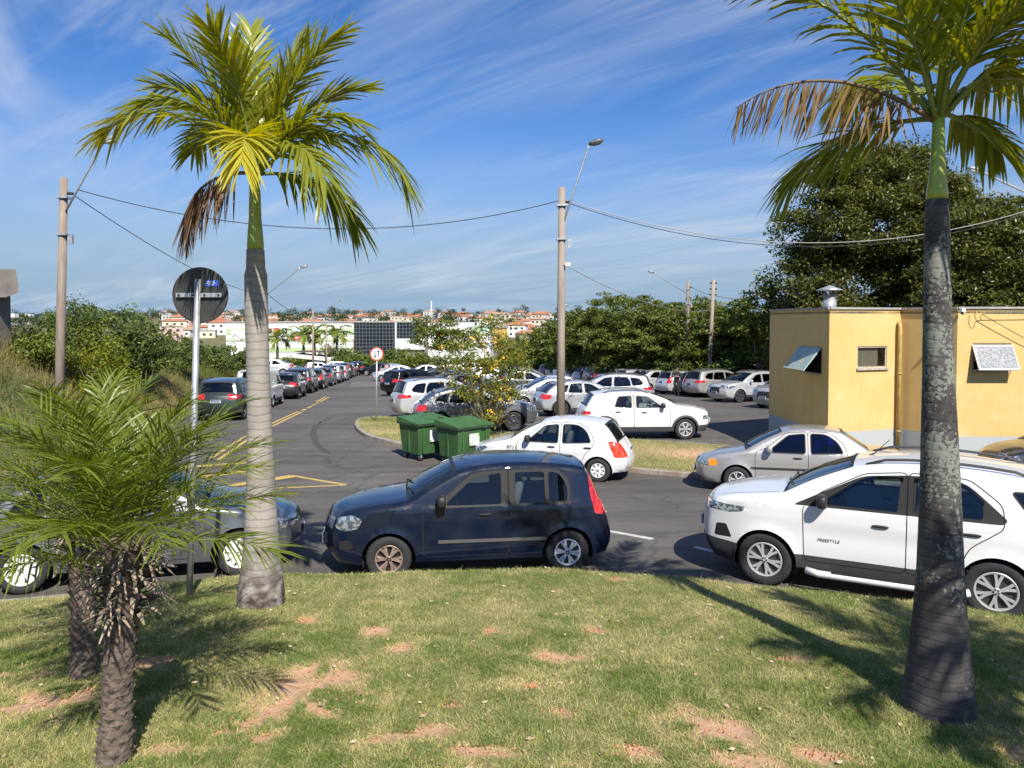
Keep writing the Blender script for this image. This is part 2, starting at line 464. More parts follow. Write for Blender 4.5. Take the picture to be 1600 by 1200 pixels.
# hatched island painted at the junction
marks.append(sheet('hatch_line', [gpt(455, 743), gpt(540, 757.5)], .13, M_YEL))
marks.append(sheet('hatch_line', [gpt(540, 758), gpt(430, 763), gpt(340, 770)], .12, M_YEL))
marks.append(sheet('hatch_line', [gpt(458, 744), gpt(332, 763)], .34, M_YEL, .006))
marks.append(sheet('hatch_line', [gpt(400, 734), gpt(310, 746)], .30, M_YEL, .006))
marks.append(sheet('hatch_line', [gpt(400, 722), gpt(280, 731)], .26, M_YEL, .006))
marks.append(sheet('lane_line', [gpt(945, 829), gpt(1020, 842.5)], .13, M_WHT))
marks.append(sheet('lane_line', [gpt(1085, 855), gpt(1135, 866)], .13, M_WHT))
for k, o in enumerate(marks):
    o['kind'] = 'structure'
for arc in ([(512, 655), (492, 664), (486, 678), (492, 695), (510, 708)], [(520, 652), (500, 660), (491, 675), (497, 694), (516, 709)]):
    tag(sheet('tyre_mark', [gpt(*p) for p in arc], .10, M_RUB, .003, step=.3), kind='structure')
pm = MB(); q = [gpt(*p) for p in ((550, 597), (590, 597), (595, 604), (545, 605))]
for (x, y) in q: pm.v.append((x, y, base1(y) + .003))
pm.f.append((0, 1, 2, 3)); tag(pm.build('asphalt_patch', M_PATCH), kind='structure')

# ---- kerbs made of cast stones
M_KERB = mat('kerb_concrete', (.36, .32, .27), .9, color2=(.22, .17, .13), vscale=2.5, bump=.5, bscale=30)
def kerb_line(name, pts, height, width, zf, seg=1.0):
    root = bpy.data.objects.new(name, None); COL.objects.link(root); root['kind'] = 'structure'
    P = [Vector((a, b, 0)) for a, b in pts]
    L_ = [0]
    for a, b in zip(P[:-1], P[1:]): L_.append(L_[-1] + (b - a).length)
    n = int(L_[-1] / seg)
    def pos(s):
        i = min(max(np.searchsorted(L_, s) - 1, 0), len(P) - 2)
        return P[i].lerp(P[i + 1], (s - L_[i]) / (L_[i + 1] - L_[i]))
    for i in range(n):
        s0, s1 = i * seg + .006, (i + 1) * seg - .006
        mb = MB(); rows = []
        for s in (s0, (s0 + s1) / 2, s1):
            p = pos(s); t = (pos(min(s + .3, L_[-1])) - pos(max(s - .3, 0))).normalized(); nn = Vector((-t.y, t.x, 0))
            a, b = p - nn * width / 2, p + nn * width / 2
            h = height + random.uniform(-.008, .008)
            rows.append([(a.x, a.y, zf(a.x, a.y) - .12), (a.x, a.y, zf(a.x, a.y) + h - .02), (a.x * .8 + b.x * .2, a.y * .8 + b.y * .2, zf(a.x, a.y) + h), (b.x, b.y, zf(b.x, b.y) + h), (b.x, b.y, zf(b.x, b.y) - .12)])
        for r_ in rows: mb.v.extend(r_)
        for j in range(2):
            for k in range(4): mb.f.append((j * 5 + k, j * 5 + k + 1, (j + 1) * 5 + k + 1, (j + 1) * 5 + k))
        mb.f.append((4, 3, 2, 1, 0)); mb.f.append((10, 11, 12, 13, 14))
        mb.build('kerbstone', M_KERB, root)
    return root
xs = np.arange(-21, 19.5, .5)
kerb_line('lawn_kerb', [(x, float(kerb_y(x)) + .07) for x in xs], .13, .13, lambda x, y: 0.0)

# ---- the near lawn
PATCH = [(505, 1058, 66, 24), (575, 985, 32, 9), (870, 1028, 42, 11), (1110, 1132, 62, 26), (455, 1112, 80, 26), (650, 1142, 62, 16), (20, 1050, 50, 30), (60, 1095, 60, 16), (380, 1125, 40, 30), (540, 1090, 40, 14), (1225, 1028, 24, 7), (1355, 1118, 24, 8), (740, 1172, 60, 14), (1000, 1172, 40, 12), (300, 1165, 60, 22), (120, 1085, 34, 12), (620, 1010, 20, 6), (1160, 1190, 60, 16), (1560, 1170, 40, 14), (230, 1030, 44, 12), (1280, 1180, 40, 10), (960, 905, 14, 4), (760, 985, 16, 5), (700, 1100, 18, 6), (880, 1110, 22, 6), (830, 1070, 14, 5), (930, 985, 12, 4), (470, 970, 20, 5), (410, 1150, 30, 12)]
PW = []
for (px, py, rx, ry) in PATCH:
    c = hit(px, py, lz); e = hit(px + rx, py, lz); u = hit(px, py - ry, lz)
    PW.append((c.x, c.y, max(.04, abs(e.x - c.x)), max(.04, abs(u.y - c.y))))
def soil_amount(x, y, n1, n2):
    s = np.zeros_like(x)
    for (cx_, cy_, rx, ry) in PW:
        d = ((x - cx_) / rx) ** 2 + ((y - cy_) / ry) ** 2
        s = np.maximum(s, np.exp(-d * .9))
    s = s * (.95 + n1 * 1.2 + n2 * 1.6) + n1 * .55 + n2 * .95
    return np.clip((s - .30) / .62, 0, 1) ** 1.2
lxs = np.unique(np.concatenate([np.linspace(-22, -9, 27), np.arange(-9, 9.5, .07), np.linspace(9.5, 19, 20)]))
lds = np.unique(np.concatenate([np.linspace(0, .8, 12), np.arange(.8, 7.2, .07), np.linspace(7.2, 16, 24)]))
LX = np.repeat(lxs[:, None], len(lds), 1); LY = kerb_y(LX) - lds[None]
LZ = lawn_z(LX, LY)
lx, ly = LX.ravel(), LY.ravel()
n1 = fbm(lx, ly, 1.1, 3.0, 3); n2 = fbm(lx, ly, 4.5, 5.0, 4)
soil = soil_amount(lx, ly, n1, n2)
LZf = LZ.ravel() + n2 * .006 - soil * .012
idx = np.arange(LX.size).reshape(LX.shape)
lf = np.stack([idx[:-1, :-1].ravel(), idx[:-1, 1:].ravel(), idx[1:, 1:].ravel(), idx[1:, :-1].ravel()], 1)
def lawn_mat():
    m = mat('lawn_soil_and_turf', (.10, .12, .035), .95)
    n, l = m.node_tree.nodes, m.node_tree.links; b = n['Principled BSDF']
    at_ = n.new('ShaderNodeAttribute'); at_.attribute_name = 'soil'
    g = n.new('ShaderNodeNewGeometry')
    def noise(s, d=6):
        t = n.new('ShaderNodeTexNoise'); l.new(g.outputs['Position'], t.inputs[0]); t.inputs['Scale'].default_value = s; t.inputs['Detail'].default_value = d; t.inputs['Roughness'].default_value = .7; return t.outputs[0]
    def mix(f, a, b_):
        x = n.new('ShaderNodeMix'); x.data_type = 'RGBA'; l.new(f, x.inputs['Factor'])
        for k, v in (('A', a), ('B', b_)):
            if isinstance(v, tuple): x.inputs[k].default_value = (*v, 1)
            else: l.new(v, x.inputs[k])
        return x.outputs['Result']
    def rg(s, lo, hi):
        r = n.new('ShaderNodeMapRange'); l.new(s, r.inputs[0]); r.inputs[1].default_value = lo; r.inputs[2].default_value = hi; return r.outputs[0]
    turf = mix(rg(noise(28), .35, .65), (.085, .115, .03), (.33, .285, .14))
    turf = mix(rg(noise(1.7), .40, .66), turf, (.24, .21, .09))
    earth = mix(rg(noise(14), .3, .7), (.46, .25, .14), (.64, .43, .28))
    fin = mix(at_.outputs['Fac'], turf, earth)
    l.new(fin, b.inputs['Base Color'])
    bp = n.new('ShaderNodeBump'); bp.inputs['Strength'].default_value = .7; bp.inputs['Distance'].default_value = .02; l.new(noise(55, 8), bp.inputs['Height']); l.new(bp.outputs[0], b.inputs['Normal'])
    b.inputs['Specular IOR Level'].default_value = .1
    return m
lme = np_mesh('lawn', np.stack([lx, ly, LZf], 1), lf, lawn_mat(), smooth=True)
a_ = lme.attributes.new('soil', 'FLOAT', 'POINT'); a_.data.foreach_set('value', soil.astype(np.float32))
lawn = tag(link('lawn', lme), 'near lawn of patchy turf and bare orange soil', None, kind='structure')

M_TURF = leaf_mat('turf_blades', (.13, .205, .038), (.60, .53, .25), .3, .6, .2)
def blades(name, x, y, z, h, w, m, v, label, lean=.55):
    n_ = len(x)
    az = rng.uniform(0, 2 * np.pi, n_); la = rng.uniform(0, 2 * np.pi, n_); ln = np.abs(rng.normal(0, lean, n_)) * h
    bx, by = np.cos(az) * w / 2, np.sin(az) * w / 2
    V = np.empty((n_, 3, 3))
    V[:, 0] = np.stack([x - bx, y - by, z - .004], 1); V[:, 1] = np.stack([x + bx, y + by, z - .004], 1)
    V[:, 2] = np.stack([x + np.cos(la) * ln, y + np.sin(la) * ln, z + h], 1)
    me = np_mesh(name, V.reshape(-1, 3), np.arange(n_ * 3).reshape(-1, 3), m, v=v)
    return tag(link(name, me), label, 'grass', kind='stuff')
# turf blades only as far as the photograph can show them
N = 620000
D_ = 3.2 * (9.6 / 3.2) ** rng.uniform(0, 1, N) ** .9
U_ = rng.uniform(-.80, .80, N)
bx_, by_ = U_ * D_, D_
ok = (by_ < kerb_y(bx_) - .02)
bx_, by_ = bx_[ok], by_[ok]
def gridlook(arr):
    """value of a lawn-grid array at scattered points"""
    fi = np.clip(np.searchsorted(lxs, bx_) - 1, 0, len(lxs) - 2); d = kerb_y(bx_) - by_
    di = np.clip(np.searchsorted(lds, d) - 1, 0, len(lds) - 2)
    return arr.reshape(LX.shape)[fi, di]
s_ = gridlook(soil); m1 = gridlook(n1); m2 = gridlook(n2)
keep = rng.uniform(0, 1, len(bx_)) > np.clip(s_ * 1.35, 0, .975)
bx_, by_, m1, m2, s_ = bx_[keep], by_[keep], m1[keep], m2[keep], s_[keep]
dry = np.clip(.40 + m1 * .9 + m2 * 1.1 + s_ * 1.2 + rng.normal(0, .26, len(bx_)), 0, 1)
hgt = np.clip(rng.normal(.018, .009, len(bx_)), .006, .055) * (1 - .45 * s_) * (1 + .5 * np.clip(-m1, -.4, 1))
blades('lawn_grass', bx_, by_, lawn_z(bx_, by_), hgt, rng.uniform(.004, .0085, len(bx_)), M_TURF, dry, 'short turf blades covering the near lawn', 1.5)
# dry leaf bits and soil crumbs lying on the turf
nl_ = 420
qx = rng.uniform(-4.5, 5, nl_); qy = rng.uniform(3.4, 8.8, nl_); qa = rng.uniform(0, 6.28, nl_); ql = rng.uniform(.012, .035, nl_); qz = lawn_z(qx, qy) + rng.uniform(.008, .022, nl_)
ex, ey = np.cos(qa) * ql, np.sin(qa) * ql
LV = np.stack([np.stack([qx - ex, qy - ey, qz], 1), np.stack([qx + ey * .4, qy - ex * .4, qz + .006], 1), np.stack([qx + ex, qy + ey, qz + .004], 1), np.stack([qx - ey * .4, qy + ex * .4, qz - .002], 1)], 1)
tag(link('leaf_litter', np_mesh('leaf_litter', LV.reshape(-1, 3), np.arange(nl_ * 4).reshape(-1, 4), mat('dry_leaf', (.30, .20, .11), .9, color2=(.55, .45, .30), vscale=9))), 'dry leaf bits scattered over the lawn', 'leaf litter', kind='stuff')
nc_ = 900; pk_ = rng.integers(0, len(PW), nc_); cxs = np.array([PW[i][0] + rng.normal(0, .6) * PW[i][2] for i in pk_]); cys = np.array([PW[i][1] + rng.normal(0, .6) * PW[i][3] for i in pk_]); cm = MB()
for a_x, a_y in zip(cxs, cys):
    if a_y > kerb_y(a_x) - .3 or a_y < 2.5: continue
    s0_ = random.uniform(.004, .014); zc0 = lz(a_x, a_y); cm.v += [(a_x + s0_ * random.uniform(.6, 1.2), a_y, zc0), (a_x - s0_ * .6, a_y + s0_ * random.uniform(.6, 1.1), zc0), (a_x - s0_ * .6, a_y - s0_, zc0), (a_x, a_y, zc0 + s0_)]; o_ = len(cm.v) - 4; cm.f += [(o_, o_ + 1, o_ + 3), (o_ + 1, o_ + 2, o_ + 3), (o_ + 2, o_, o_ + 3)]
tag(cm.build('soil_crumbs', mat('orange_crumb', (.42, .20, .10), .95)), 'orange soil crumbs lying in the bare patches', 'soil', kind='stuff')
# a few seed stalks along the crest
ns = 260
sx = rng.uniform(-7, 7, ns); sy = kerb_y(sx) - rng.uniform(.02, .5, ns)
blades('grass_stalks', sx, sy, lawn_z(sx, sy), rng.uniform(.06, .2, ns), np.full(ns, .004), M_TURF, rng.uniform(.3, 1, ns), 'thin seed stalks standing along the lawn crest', .35)

# ---- grass island between road and car park
ISL_N = [(-6.0, 29.6), (-5.75, 28), (-5.35, 26.4), (-4.8, 24.9), (-4.0, 23.7), (-3.1, 22.7), (-1.9, 21.85), (-.6, 21.15), (1.1, 20.25), (3.2, 19.05), (4.7, 18.3), (6.2, 17.8), (8.4, 17.4)]
ISL_F = [(8.4, 22.0), (6.0, 22.7), (4.5, 23.4), (2.0, 24.2), (-.5, 25.3), (-2.2, 27.0), (-3.6, 29.0), (-4.6, 30.4), (-5.3, 30.8), (-5.8, 30.4)]
def isl_z(x, y): return base1(y) + .11
poly = ISL_N + ISL_F
def in_poly(px, py, poly):
    c = np.zeros(np.shape(px), bool); j = len(poly) - 1
    for i in range(len(poly)):
        xi, yi = poly[i]; xj, yj = poly[j]
        c ^= ((yi > py) != (yj > py)) & (px < (xj - xi) * (py - yi) / (yj - yi + 1e-12) + xi); j = i
    return c
gxx, gyy = np.meshgrid(np.arange(-6.5, 9, .3), np.arange(17, 32, .3))
msk = in_poly(gxx, gyy, poly)
ipts = [Vector(p) for p in poly] + [Vector((a, b)) for a, b in zip(gxx[msk], gyy[msk]) if min((a - p[0]) ** 2 + (b - p[1]) ** 2 for p in poly) > .03]
r_ = delaunay_2d_cdt(ipts, [(i, (i + 1) % len(poly)) for i in range(len(poly))], [], 0, 1e-5)
iv = np.array([(p.x, p.y) for p in r_[0]]); itri = [f for f in r_[2]]
cen = np.array([iv[list(f)].mean(0) for f in itri]); kin = in_poly(cen[:, 0], cen[:, 1], poly)
itri = np.array([f for f, k in zip(itri, kin) if k])
i1 = fbm(iv[:, 0], iv[:, 1], .5, 9, 3)
izz = base(iv[:, 1]) + .11 + .05 * np.clip(i1, -.5, 1)
ime = np_mesh('grass_island', np.column_stack([iv, izz]), itri, MATS['lawn_soil_and_turf'], smooth=True)
isoil = np.clip(np.exp(-(((iv[:, 0] - 5.1) / 1.5) ** 2 + ((iv[:, 1] - 21.2) / 1.1) ** 2)) * 1.1 + np.exp(-(((iv[:, 0] + 4.0) / 1.0) ** 2 + ((iv[:, 1] - 26) / 1.0) ** 2)) * .6 + i1 * .5 - .12, 0, 1)
a_ = ime.attributes.new('soil', 'FLOAT', 'POINT'); a_.data.foreach_set('value', isoil.astype(np.float32))
tag(link('grass_island', ime), 'worn grass island between the road and the car park', None, kind='structure')
kerb_line('island_kerb', [(-5.5, 31.0), (-5.95, 30.4)] + ISL_N, .13, .14, lambda x, y: base1(y))
kerb_line('island_far_kerb', ISL_F, .12, .13, lambda x, y: base1(y))
n_ = 130000
ix, iy = rng.uniform(-6, 8.4, n_), rng.uniform(17.4, 31, n_)
k = in_poly(ix, iy, poly) & (rng.uniform(0, 1, n_) < .75)
ix, iy = ix[k], iy[k]
ni = np.array([mnoise.noise((a * .7, b * .7, 2.0)) for a, b in zip(ix, iy)])
es = np.exp(-(((ix - 5.1) / 1.5) ** 2 + ((iy - 21.2) / 1.1) ** 2))
k = rng.uniform(0, 1, len(ix)) > es * .9
ix, iy, ni = ix[k], iy[k], ni[k]
blades('island_grass', ix, iy, base(iy) + .11, rng.uniform(.03, .09, len(ix)), rng.uniform(.008, .016, len(ix)), M_TURF, np.clip(.48 + ni * .8 + rng.normal(0, .2, len(ix)), 0, 1), 'sun dried short grass on the island behind the kerb', .7)

# ---- tall grass on the roadside bank
n_ = 150000
tx, ty = rng.uniform(-34, -11, n_), 14 + 62 * rng.uniform(0, 1, n_) ** 1.6
k = (tx < xl(ty) - .15) & (tx > -.80 * ty - 2)
tx, ty = tx[k], ty[k]
nb = np.array([mnoise.noise((a * .22, b * .16, 7.0)) for a, b in zip(tx, ty)])
e = xl(ty) - tx
gold = np.clip(.24 + nb * .9 + .3 * np.exp(-((e - 5) / 2.2) ** 2) * (ty < 30) + rng.normal(0, .18, len(tx)), 0, 1)
M_TALL = leaf_mat('tall_bank_grass', (.075, .12, .018), (.42, .33, .13), .35, .6, .2)
hg = rng.uniform(.25, .6, len(tx)) * np.clip(.45 + e * .25, .4, 1.35) * (1 + .35 * gold)
blades('bank_grass', tx, ty, ground_z(tx, ty) - .02, hg, rng.uniform(.012, .028, len(tx)), M_TALL, gold, 'tall green and golden grass on the roadside bank', .45)
# ================================================================== VEHICLES
M_TYRE = mat('tyre', (.022, .022, .023), .8, var=.3, vscale=9)
M_BLACK = mat('black_plastic', (.020, .020, .021), .5)
M_TRIM = mat('satin_black_trim', (.026, .025, .024), .6, spec=.25)
M_CLAD = mat('charcoal_cladding', (.045, .045, .047), .6)
M_SEAM = mat('panel_gap', (.012, .012, .012), .9)
M_RIM = mat('alloy', (.52, .51, .50), .42, metal=.35)
M_RIM_W = mat('hubcap_silver', (.66, .66, .66), .45, metal=.0)
M_RIM_D = mat('dark_alloy', (.10, .10, .11), .35, metal=.6)
M_RIM_B = mat('worn_steel_brown', (.34, .25, .20), .5, metal=.5, var=.4, vscale=14)
M_WELL = mat('wheel_well', (.010, .010, .010), .95)
M_CHROME = mat('chrome', (.75, .75, .76), .12, metal=1.0)
M_SEAT = mat('seat_fabric', (.16, .16, .165), .9)
M_PLATE = mat('number_plate', (.62, .63, .64), .5)
M_PLATE_B = mat('plate_blue_band', (.03, .07, .30), .5)
M_PLATE_T = mat('plate_characters', (.02, .02, .02), .6)
M_AMBER = mat('amber_lens', (.85, .30, .02), .15, coat=1.0)
M_TAIL = mat('red_lens', (.36, .010, .012), .12, coat=1.0, color2=(.62, .03, .03), vscale=14, detail=1, lo=.48, hi=.52)
M_TAIL_BR = mat('bright_red_lens', (.50, .02, .015), .15, coat=1.0, color2=(.80, .09, .035), vscale=13, detail=1, lo=.46, hi=.52)
M_HEAD = mat('headlamp_lens', (.50, .53, .56), .08, metal=.55, coat=1.0, color2=(.16, .18, .20), vscale=16, detail=1, lo=.45, hi=.55)
M_HEAD_D = mat('dark_headlamp_lens', (.10, .12, .14), .08, metal=.4, coat=1.0, color2=(.45, .5, .55), vscale=18, detail=1, lo=.52, hi=.6)

def catmull(pts, step=.045):
    """Smooth curve through points; a third entry 'c' marks a corner."""
    segs = []; cur = []
    for p in pts:
        cur.append(np.array(p[:2], float))
        if len(p) > 2 and len(cur) > 1: segs.append(cur); cur = [np.array(p[:2], float)]
    if len(cur) > 1: segs.append(cur)
    out = []
    for sg in segs:
        P = [2 * sg[0] - sg[1]] + sg + [2 * sg[-1] - sg[-2]]
        for i in range(1, len(P) - 2):
            p0, p1, p2, p3 = P[i - 1:i + 3]
            d = np.linalg.norm(p2 - p1); k = max(1, int(round(d / step)))
            t1 = .5 * (p2 - p0) * min(1, 2 * d / (np.linalg.norm(p2 - p0) + 1e-9)) ; t2 = .5 * (p3 - p1) * min(1, 2 * d / (np.linalg.norm(p3 - p1) + 1e-9))
            for j in range(k):
                t = j / k; h1 = 2 * t**3 - 3 * t**2 + 1; h2 = -2 * t**3 + 3 * t**2; h3 = t**3 - 2 * t**2 + t; h4 = t**3 - t**2
                out.append(h1 * p1 + h2 * p2 + h3 * t1 + h4 * t2)
    out.append(segs[-1][-1])
    return np.array(out)
def rounded(poly, r=.05, k=3):
    out = []; n = len(poly)
    for i in range(n):
        a, b, c = (np.array(poly[(i + d) % n][:2], float) for d in (-1, 0, 1))
        rr = poly[i][2] if len(poly[i]) > 2 else r
        u = (a - b); v = (c - b); la, lc = np.linalg.norm(u), np.linalg.norm(v)
        rr = min(rr, la * .45, lc * .45); p = b + u / la * rr; q = b + v / lc * rr
        for j in range(k + 1):
            t = j / k; out.append((1 - t) ** 2 * p + 2 * t * (1 - t) * b + t * t * q)
    return np.array(out)
def resample(poly, step=.06):
    out = []; n = len(poly)
    for i in range(n):
        a, b = poly[i], poly[(i + 1) % n]; k = max(1, int(np.linalg.norm(b - a) / step))
        for j in range(k): out.append(a + (b - a) * j / k)
    return np.array(out)
def pip(P, poly):
    x, y = P[:, 0], P[:, 1]; c = np.zeros(len(P), bool); j = len(poly) - 1
    for i in range(len(poly)):
        xi, yi = poly[i]; xj, yj = poly[j]
        c ^= ((yi > y) != (yj > y)) & (x < (xj - xi) * (y - yi) / (yj - yi + 1e-12) + xi); j = i
    return c
def dist_poly(P, line):
    best = np.full(len(P), 9.0)
    for a, b in zip(line[:-1], line[1:]):
        ab = b - a; t = np.clip(((P - a) @ ab) / (ab @ ab + 1e-12), 0, 1)
        best = np.minimum(best, np.linalg.norm(P - a - t[:, None] * ab, axis=1))
    return best

WHEELS = {}
def wheel_meshes(r, rim_frac, style, tw=.19):
    key = (r, rim_frac, style)
    if key in WHEELS: return WHEELS[key]
    ri = r * rim_frac
    t = MB().lathe([(ri, -tw * .42), (ri + .015, -tw * .5), (r * .93, -tw * .5), (r * .985, -tw * .42), (r, -tw * .3), (r, tw * .3), (r * .985, tw * .42), (r * .93, tw * .5), (ri + .015, tw * .5), (ri, tw * .42)], 36, 'y')
    # tread grooves
    for k in range(36):
        a = 2 * math.pi * (k + .5) / 36
        rot = Matrix.Rotation(-a, 3, 'Y')
        t.box(rot @ Vector((r + .001, 0, 0)), (.008, tw * .62, .018), rot=rot)
    tyre = t.mesh('tyre', M_TYRE, True)
    m = {'alloy': M_RIM, 'cap': M_RIM_W, 'dark': M_RIM_D, 'twin': M_RIM, 'brown': M_RIM_B, 'capr': M_RIM_W, 'six': M_RIM_W}[style]
    b = MB(); yo = tw * .5
    b.lathe([(ri, yo * .96), (ri * .97, yo * 1.0), (ri * .90, yo * .96), (ri * .88, yo * .62)], 36, 'y')
    n = {'alloy': 5, 'cap': 9, 'dark': 5, 'twin': 6, 'brown': 6, 'capr': 6, 'six': 8}[style]
    for k in range(n):
        a = 2 * math.pi * k / n
        offs = (-.13, .13) if style in ('alloy', 'twin', 'dark', 'brown', 'capr') else (0,)
        for of in offs:
            w0, w1 = (.022, .030) if len(offs) == 2 else ((.05, .085) if style == 'cap' else (.06, .075))
            if style in ('brown', 'capr'): w0, w1 = .030, .042
            pts = []
            for (rad, w, h) in ((ri * .16, w0, yo * .97), (ri * .55, (w0 + w1) / 2, yo * .93), (ri * .93, w1, yo * .93)):
                aa = a + of * (rad / ri) * 1.5 + (.18 * rad / ri if style == 'cap' else 0)
                for sg in (-1, 1):
                    ang = aa + sg * w * .5 / max(rad, .03) * (ri / .2)
                    pts.append((rad * math.cos(ang), h, rad * math.sin(ang)))
            o = len(b.v); b.v.extend(pts); b.v.extend([(p[0], p[1] - .02, p[2]) for p in pts])
            for i in (0, 2):
                b.f.append((o + i, o + i + 1, o + i + 3, o + i + 2)); b.f.append((o + i, o + i + 2, o + i + 8, o + i + 6)); b.f.append((o + i + 1, o + i + 7, o + i + 9, o + i + 3))
    b.lathe([(0, yo * 1.02), (ri * .14, yo * 1.02), (ri * .20, yo * .96), (ri * .21, yo * .6)], 18, 'y')
    rim = b.mesh('rim', m, False)
    d = MB().lathe([(0, yo * .55), (ri * .9, yo * .55), (ri, yo * .3)], 24, 'y')
    for k in range(5):
        a = 2 * math.pi * k / 5 + .3
        d.lathe([(0, yo * 1.05), (.012, yo * 1.05), (.014, yo * .9)], 6, 'y', (ri * .12 * math.cos(a), 0, ri * .12 * math.sin(a)))
    disc = d.mesh('brake_disc', M_RIM_D if style not in ('brown',) else M_WELL)
    WHEELS[key] = (tyre, rim, disc)
    return WHEELS[key]

def ellipsoid(mb, c, d, n=10, m=6, sq=.8):
    """a soft box: superellipsoid"""
    o = len(mb.v)
    f = lambda x: math.copysign(abs(x) ** sq, x)
    for i in range(m + 1):
        th = -math.pi / 2 + math.pi * i / m
        for k in range(n):
            ph = 2 * math.pi * k / n
            mb.v.append((c[0] + d[0] / 2 * f(math.cos(th)) * f(math.cos(ph)), c[1] + d[1] / 2 * f(math.cos(th)) * f(math.sin(ph)), c[2] + d[2] / 2 * f(math.sin(th))))
    for i in range(m):
        for k in range(n):
            mb.f.append((o + i * n + k, o + i * n + (k + 1) % n, o + (i + 1) * n + (k + 1) % n, o + (i + 1) * n + k))

def make_car(kind, sp):
    """Builds one car of a kind at the origin, front towards +x. Returns its root."""
    L, W, r, zb, fo, wb = sp['L'], sp['W'], sp['r'], sp['zb'], sp['fo'], sp['wb']
    belt, tum = sp['belt'], sp.get('tum', .30)
    prof = catmull(sp['prof'])
    ra = r + sp.get('arch', .055)
    sF, sR = fo, fo + wb
    def arc(c):
        h = math.sqrt(max(1e-6, ra * ra - (r - zb) ** 2)); a0 = math.atan2(zb - r, h)
        return [np.array((c + ra * math.cos(a), r + ra * math.sin(a))) for a in np.linspace(a0, math.pi - a0, 22)]
    bottom = [np.array(prof[-1])]
    if prof[-1][0] > sR + ra + .05: bottom.append(np.array((sR + ra + .03, min(zb + .03, prof[-1][1]))))
    bottom += arc(sR) + [np.array((s_, zb)) for s_ in np.linspace(sR - ra - .06, sF + ra + .06, 22)] + arc(sF)
    bottom.append(np.array((max(sF - ra - .05, prof[0][0] + .03), min(zb + .03, prof[0][1]))))
    outline = np.array(list(prof) + bottom[1:])
    er = sp.get('er', .085)
    def Y(P):
        s, z = P[:, 0], P[:, 1]
        y = np.full(len(P), W / 2)
        y *= 1 - sp.get('pf', .22) * np.clip((1.0 - s) / 1.0, 0, 1) ** 2.4
        y *= 1 - sp.get('pr', .13) * np.clip((s - (L - .9)) / .9, 0, 1) ** 2.4
        t = z - belt
        y -= np.where(t > 0, tum * t + .012 * np.clip(t / .03, 0, 1), 0)
        y -= .010 * np.clip((z - (belt - .13)) / .03, 0, 1) * (t <= .0)
        y -= np.where(t > 0, .010, 0)
        y -= .055 * np.clip((.56 - z) / .36, 0, 1) ** 2
        y -= .012 * np.exp(-((z - (belt - .32)) / .10) ** 2) * np.clip((s - sF - .3) / .3, 0, 1) * np.clip((sR - .3 - s) / .3, 0, 1)
        for c in (sF, sR):
            d = np.hypot(s - c, z - r) - ra
            y += .020 * np.exp(-(d / .055) ** 2) * (z < belt)
        d = dist_poly(P, prof)
        rr = er * (.7 + .5 * np.clip((.9 - s) / .9, 0, 1))
        q = np.clip(rr - d, 0, None)
        y -= rr - np.sqrt(np.clip(rr ** 2 - q ** 2, 0, None))
        return y
    # ---- side view, triangulated so that windows, doors and lights have their own clean edges
    polys = {}
    for i, w in enumerate(sp['wins']): polys['window%d' % i] = resample(rounded(w, .05))
    if sp.get('dlo') is not None: polys['trim'] = resample(rounded(sp['dlo'], .05))
    if sp.get('head') is not None: polys['head'] = resample(rounded(sp['head'], .03))
    if sp.get('tail') is not None: polys['tail'] = resample(rounded(sp['tail'], .03))
    if sp.get('fog') is not None: polys['fog'] = resample(rounded(sp['fog'], .03))
    if sp.get('amber') is not None: polys['amber'] = resample(rounded(sp['amber'], .02))
    if sp.get('clad') is not None:
        cz = sp['clad']
        polys['clad'] = np.array([(sF + ra * .5, zb - .1), (sR - ra * .5, zb - .1), (sR - ra * .5, cz), (sF + ra * .5, cz)], float)
        polys['clad'] = resample(polys['clad'])
        if sp.get('cladf'):
            polys['cladf'] = resample(np.array([(-.1, 0), (sF - ra * .4, 0), (sF - ra * .4, cz + .02), (-.1, cz + .06)], float))
            polys['cladr'] = resample(np.array([(sR + ra * .4, 0), (L + .1, 0), (L + .1, cz + .12), (sR + ra * .4, cz + .04)], float))
    if sp.get('archw'):
        for nm, c in (('archf', sF), ('archr', sR)):
            polys[nm] = np.array([(c + (ra + sp['archw']) * math.cos(a), r + (ra + sp['archw']) * math.sin(a)) for a in np.linspace(-.9, math.pi + .9, 30)])
    doors = []
    sb = sp['B']
    topz = lambda s: float(np.interp(s, prof[:, 0], prof[:, 1]))
    for (d0, d1, ws, dpts) in sp['doors']:
        doors.append(resample(rounded(dpts, .08)))
    for i, d in enumerate(doors): polys['door%d' % i] = d
    V = [tuple(p) for p in outline]; E = [(i, (i + 1) % len(outline)) for i in range(len(outline))]
    for nm, pl in polys.items():
        o = len(V); V += [tuple(p) for p in pl]; E += [(o + i, o + (i + 1) % len(pl)) for i in range(len(pl))]
    fixed = np.array(V)
    extra = []
    tg = np.gradient(prof, axis=0); tg /= np.linalg.norm(tg, axis=1)[:, None] + 1e-9
    nin = np.stack([tg[:, 1], -tg[:, 0]], 1)     # inward for a curve running front to rear over the top
    for d in (.007, .025, .055, .09):
        extra += [tuple(p) for p in (prof + nin * d)[1:-1]]
    xs_, zs_ = np.meshgrid(np.arange(.05, L, .085), np.arange(zb + .03, sp['H'], .06))
    extra += list(zip(xs_.ravel(), zs_.ravel()))
    extra = np.array(extra); extra = extra[pip(extra, outline)]
    keep = []
    acc = fixed
    for p in extra:
        if np.min((acc[:, 0] - p[0]) ** 2 + (acc[:, 1] - p[1]) ** 2) > .0003: keep.append(p)
    V = [Vector(p) for p in V] + [Vector(p) for p in keep]
    res = delaunay_2d_cdt(V, E, [], 0, 1e-5)
